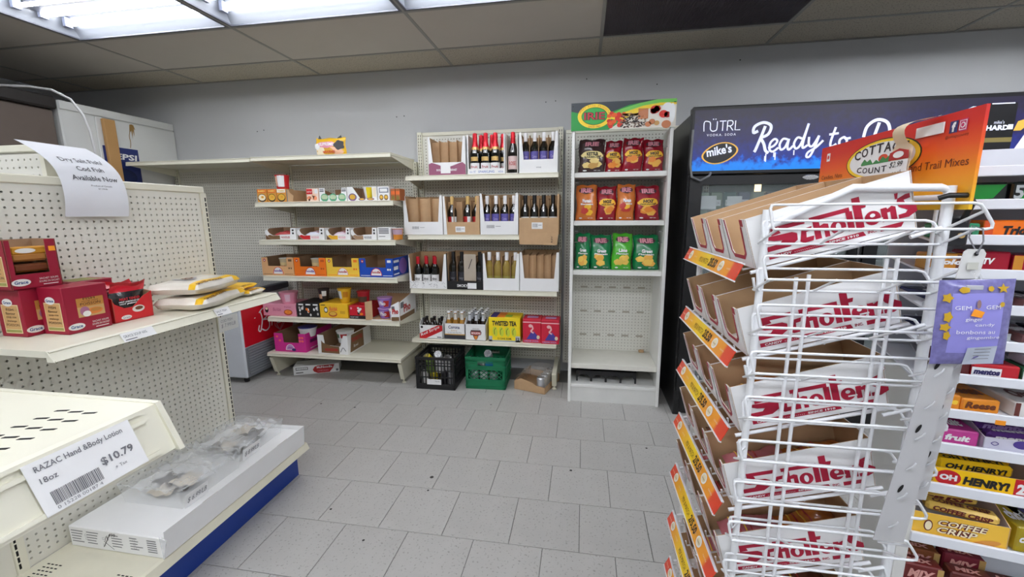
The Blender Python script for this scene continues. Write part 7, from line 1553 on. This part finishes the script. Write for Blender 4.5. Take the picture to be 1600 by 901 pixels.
# green and black gum
for i, x in enumerate((.0, .075, .15, .225)):
    gum(f'green and black gum pack on the second gum shelf, {ORD[i]}', x, S_(1), .07, .04, .05, P('gum_black', (26, 32, 30), rough=.25), [silverp, P('gum_green', (30, 130, 50), rough=.25)], lambda q, w_, h_, d_: (q.patch((0, 0, 0), FU, FV, [(.012, .004), (.05, .01), (.066, .036), (.02, .036)], 1), q.text('5', (.004, 0, .008), FU, FV, .014, .026, 0, bold=.03, d=.001), q.patch((0, 0, h_), FU, (0, 1, 0), [(.01, .004), (.06, .004), (.068, .046), (.02, .046)], 1, d=.0006)), grp='green and black gum packs')
gum('green gum pack with pale lettering at the left of third gum shelf', -.03, S_(2), .07, .03, .045, P('chewgum_green', (60, 150, 110), rough=.25), [ink, silverp], simple('Trident', (.1, .25, .75, .5)))
gum('orange gum pack with slanted black lettering on third gum shelf', .045, S_(2), .10, .036, .05, P('chewgum_orange', (244, 120, 34), rough=.25), [ink, P('gum_orange_d', (216, 80, 24))], simple('Trident', (.28, .2, .62, .5), stripe=(0, .14)))
gum('second orange gum pack beside the first on third gum shelf', .15, S_(2), .09, .036, .05, P('chewgum_orange', (0, 0, 0)), [ink, P('gum_orange_d', (0, 0, 0))], simple('Trident', (.28, .2, .62, .5), stripe=(0, .14)))
gum('amber candy pack at the left of fourth gum shelf', -.03, S_(3), .06, .036, .06, P('amber_pack', (206, 140, 50), rough=.25), [inkw, P('brown_pack', (110, 60, 30))], simple('gold', stripe=(.7, 1)))
gum('dark red candy pack in the middle of fourth gum shelf', .034, S_(3), .06, .042, .07, P('crimson_pack', (160, 20, 44), rough=.2), [inkw, P('amber_pack', (0, 0, 0))], simple('TV', (.3, .4, .3, .3)))
gum('large crimson candy pack with amber end on fourth gum shelf', .098, S_(3), .14, .036, .08, P('crimson_pack', (0, 0, 0)), [P('pink_ink2', (220, 140, 150)), P('amber_pack', (0, 0, 0))], simple('twizz', (.35, .35, .4, .3), stripe=(0, .1)))
for i, (x, c, nm) in enumerate(((.0, (40, 44, 90), 'navy'), (.06, (90, 60, 60), 'brown'), (.13, (120, 80, 80), 'dusky rose'), (.2, (36, 36, 60), 'midnight'))):
    gum(f'{nm} chocolate bar lying on fifth gum shelf', x, S_(4), .055, .018, .13, P('bar_' + nm.replace(' ', '_'), c, rough=.25), [inkw, silverp], simple('CO', (.2, .2, .6, .55), stripe=(.0, .12)), y=.02, rz=.15)
    gum(f'{nm} chocolate bar lying on sixth gum shelf', x + .01, S_(5), .055, .02, .13, P('bar_' + nm.replace(' ', '_'), c, rough=.25), [inkw, silverp], simple('bar', (.2, .2, .6, .55), stripe=(.8, 1)), y=.02, rz=.12)
gum('dark brown candy roll at the left of seventh gum shelf', .02, S_(6), .045, .04, .08, P('brown_roll', (96, 40, 40), rough=.3), [inkw], simple('m', (.3, .3, .3, .4)))
for i, (x, c, nm, w_) in enumerate(((.067, (190, 40, 50), 'red', .075), (.146, (60, 110, 80), 'green', .07), (.22, (60, 80, 170), 'blue', .07))):
    gum(f'{nm} mint roll with slanted lettering on seventh gum shelf', x, S_(6), w_, .03, .06, P('mint_' + nm, c, rough=.25), [P('mint_ink', (40, 36, 90)), inkw], lambda q, w_, h_, d_: (q.rect((0, 0, 0), FU, FV, 0, w_ * .62, .004, h_ * .75, 1), q.text('mentos', (w_ * .04, 0, h_ * .25), FU, FV, w_ * .55, h_ * .4, 0, bold=.06, shear=.15, d=.001), q.text('mentos', (w_ * .1, d_ * .3, h_), FU, (0, 1, 0), w_ * .6, d_ * .35, 1, bold=.06, shear=.15, d=.0008)))
    if i: gum(f'second-layer {nm} mint roll stacked on seventh gum shelf', x + .004, S_(6) + .0305, w_ * .9, .022, .05, P('mint_white', (214, 218, 232), rough=.25), [P('mint_ink', (0, 0, 0)), inkw], simple('mentos', (.15, .25, .7, .5)), y=.02)
gum('orange peanut-butter cup pack at the left of eighth gum shelf', .014, S_(7), .046, .035, .08, P('pb_orange', (236, 150, 50), rough=.25), [P('pb_yellow', (250, 210, 60))], simple('Ree', (.1, .4, .8, .4)))
gum('orange and brown caramel bar pack on eighth gum shelf', .062, S_(7), .065, .03, .11, P('pb_orange', (0, 0, 0)), [P('pb_brown', (110, 56, 24)), P('pb_yellow', (0, 0, 0))], simple('Reese', (.08, .3, .8, .5)), rz=.1)
gum('white and brown wafer bar slanting on eighth gum shelf', .145, S_(7), .085, .034, .12, P('wafer_white', (226, 222, 218), rough=.25), [P('wafer_brown', (104, 50, 44)), P('wafer_brown', (0, 0, 0))], simple('Oreo', (.25, .25, .6, .55), stripe=(0, .1)), rz=.1)
def tray_gum(label, x, z, w_, h_, d_, m, items, side_txt=None, mats_=None, art=None):
    t = thing('candy_display', label, 'candy box', g(x, .008, z), GA); b = MB()
    panel(b, [(0, 0, 0), (w_, 0, 0), (w_, 0, h_ * .55), (0, 0, h_ * .55)], (0, -1, 0), .002); panel(b, [(w_, d_, 0), (0, d_, 0), (0, d_, h_ * 1.1), (w_, d_, h_ * 1.1)], (0, 1, 0), .002); panel(b, [(0, d_, 0), (0, 0, 0), (0, 0, h_ * .55), (0, d_, h_ * 1.1)], (-1, 0, 0), .002); panel(b, [(w_, 0, 0), (w_, d_, 0), (w_, d_, h_ * 1.1), (w_, 0, h_ * .55)], (1, 0, 0), .002); b.box(.002, w_ - .002, .002, d_ - .002, 0, .002)
    b.build('carton', [m, P('tray_inside', (196, 180, 176))], t, False)
    if art: q = MB(); art(q, w_, h_ * .55, d_); q.build('printing', mats_, t, False)
    for (lb, dx, dy, dz, ww, hh, dd, mm, tx, im, rz) in items:
        i = thing('candy_bar', lb, 'candy bar', g(x + dx, .008 + dy, z + dz), GA + rz, 'bars in display boxes'); MB().bbox(0, ww, 0, dd, 0, hh, min(hh * .3, .006)).build('wrapper', mm, i, False)
        q = MB(); q.text(tx, (ww * .1, 0, hh * .25), FU, FV, ww * .8, hh * .5, 0, bold=.05, shear=.15, d=.001); q.text(tx, (ww * .1, dd * .2, hh), FU, (0, 1, 0), ww * .8, dd * .5, 0, bold=.05, shear=.15, d=.001); q.build('printing', im, i, False)
    return t
vio = P('mint_violet', (92, 50, 130), rough=.3); lilp = P('box_lilac', (206, 204, 220))
tray_gum('open purple mint display box with violet dots on ninth gum shelf', .105, S_(8), .14, .055, .12, lilp, [('violet mint roll in front of the purple display box', .012, .01, .016, .1, .022, .025, vio, 'mentos', inkw, .1), ('violet mint roll behind in the purple display box', .008, .045, .024, .11, .026, .028, vio, 'mentos', P('mint_lilac', (170, 140, 200)), .08), ('pale violet mint roll at the back of the display box', .02, .08, .03, .1, .026, .026, P('mint_pale', (150, 110, 180)), 'mentos', inkw, .05)], mats_=[P('box_violet', (80, 60, 140))], art=lambda q, w_, h_, d_: (q.oval((0, 0, 0), FU, FV, .06, .022, .014, .009, 0), q.oval((0, 0, 0), FU, FV, .09, .012, .016, .01, 0), q.oval((0, 0, 0), FU, FV, .12, .02, .014, .009, 0), q.stroke((0, 0, 0), FU, FV, [(.012, .018), (.018, .022), (.024, .018), (.018, .014), (.012, .018)], .0015, 0)))
gum('magenta candy roll at the left of ninth gum shelf', .03, S_(8), .07, .035, .09, P('pink_roll', (200, 70, 150), rough=.25), [inkw, P('pink_yellow', (230, 190, 90))], simple('fruit', (.2, .3, .6, .4), stripe=(0, .15)))
gum('purple candy pack standing at far left of ninth gum shelf', .012, S_(8), .017, .05, .05, vio, [inkw], simple('R', (.2, .4, .6, .3)))
ohy = P('bar_yellow', (250, 200, 20), rough=.3)
tray_gum('yellow chocolate bar display box with red logo disc on tenth gum shelf', .035, S_(9), .17, .075, .13, ohy, [('yellow bar with black lettering leaning in the yellow box', .01, .012, .03, .13, .026, .03, ohy, 'OH HENRY!', ink, .05), ('yellow and red bar behind in the yellow box', .015, .05, .04, .14, .028, .03, P('bar_amber', (240, 170, 30), rough=.25), 'HENRY!', ink, .03)], mats_=[P('oh_red', (196, 30, 40)), inkw, ink, P('oh_brown', (80, 44, 30))], art=lambda q, w_, h_, d_: (q.oval((0, 0, 0), FU, FV, .025, .02, .022, .018, 0), q.text('OH', (.010, 0, .014), FU, FV, .03, .014, 1, bold=.06, d=.001), q.text('HENRY!', (.05, 0, .01), FU, FV, .075, .02, 2, bold=.06, shear=.15, d=.001), q.rect((0, 0, 0), FU, FV, .132, .17, 0, h_, 0), q.text('2', (.136, 0, .008), FU, FV, .014, .024, 1, bold=.06, d=.001)))
ccy = P('crisp_yellow', (246, 196, 70), rough=.35)
tray_gum('yellow wafer bar display box with brown lettering on eleventh gum shelf', .012, S_(10), .165, .1, .14, ccy, [('yellow wafer bar with brown lettering lying in its display box', .03, .02, .05, .12, .022, .03, P('crisp_wrap', (240, 200, 100), rough=.25), 'COFFEE CRISP', P('crisp_brown', (110, 40, 40)), -.15), ('second wafer bar under the first in the yellow box', .02, .06, .05, .13, .02, .03, P('crisp_wrap', (0, 0, 0)), 'CRISP', P('crisp_brown', (0, 0, 0)), .1)], mats_=[P('crisp_brown', (0, 0, 0)), P('crisp_cream', (250, 236, 200)), P('crisp_wafer', (216, 150, 70))], art=lambda q, w_, h_, d_: (q.text('COFFEE', (.045, 0, .03), FU, FV, .085, .015, 0, bold=.10, shear=.2, d=.0008), q.text('CRISP', (.045, 0, .012), FU, FV, .07, .016, 0, bold=.10, shear=.2, d=.0008), q.text('COFFEE', (.0455, 0, .0305), FU, FV, .084, .014, 1, bold=.02, shear=.2, d=.0014), q.text('CRISP', (.0455, 0, .0125), FU, FV, .069, .015, 1, bold=.02, shear=.2, d=.0014), q.oval((0, 0, 0), FU, FV, .03, .025, .008, .014, 0), q.oval((0, 0, 0), FU, FV, .03, .025, .006, .011, 1, d=.001), q.oval((0, 0, 0), FU, FV, .13, .008, .025, .007, 2, d=.001, rot=.3)))
for i, (x, y, dz, c) in enumerate(((.012, .012, 0, (110, 40, 40)), (.02, .05, .014, (130, 74, 40)), (.10, .014, 0, (96, 40, 36)), (.10, .05, .02, (120, 36, 50)), (.17, .014, .0, (86, 46, 40)))):
    gum(f'brown-red wafer bar pack on the twelfth gum shelf, {ORD[i]}', x, S_(11) + dz, .075, .045, .034, P('kit_%d' % i, c, rough=.25), [P('mix_ink', (220, 160, 150)), goldf], simple('MIX', (.15, .25, .65, .5), stripe=(.85, 1)), y=y, grp='brown-red wafer packs')
for i, (x, c, nm) in enumerate(((.19, (170, 150, 40), 'olive-gold'), (.215, (60, 50, 110), 'indigo'))): gum(f'{nm} snack pack beside the yellow wafer display box', x + .0, S_(10), .05, .06, .1, P('sn_' + nm.replace('-', '_'), c, rough=.25), [inkw], simple('choc', (.1, .4, .7, .3)), rz=.1)
for i, (x, c, nm) in enumerate(((.225, (240, 190, 20), 'yellow'),)): gum(f'{nm} snack pack at the right of tenth gum shelf', x, S_(9), .06, .05, .1, ohy, [ink], simple('bar', (.1, .4, .7, .3)))
# ---------------------------------------------------------------- print belongs to the part it is printed on
PRINT = ('printing', 'barcode', 'sticker', 'handwriting', 'printed_band', 'side_printing', 'flap_printing', 'orange_sticker', 'small_label', 'tag_hole', 'top_label', 'lettering', 'heart_emblem')
HOST = ('carton', 'cup_body', 'carrier', 'pouch', 'paper', 'sheet', 'card', 'printed_strip', 'pack_body', 'tag_plate', 'red_panel', 'logo_panel', 'base', 'tray', 'sign_face', 'price_card')
for r in [o for o in COL.objects if o.parent is None and o.type == 'EMPTY']:
    ch = list(r.children)
    host = next((c for n in HOST for c in ch if c.name.split('.')[0] == n), None)
    pr = [c for c in ch if c.name.split('.')[0] in PRINT]
    if host is None or len(ch) - len(pr) < 2: continue
    for c in pr: c.parent = host
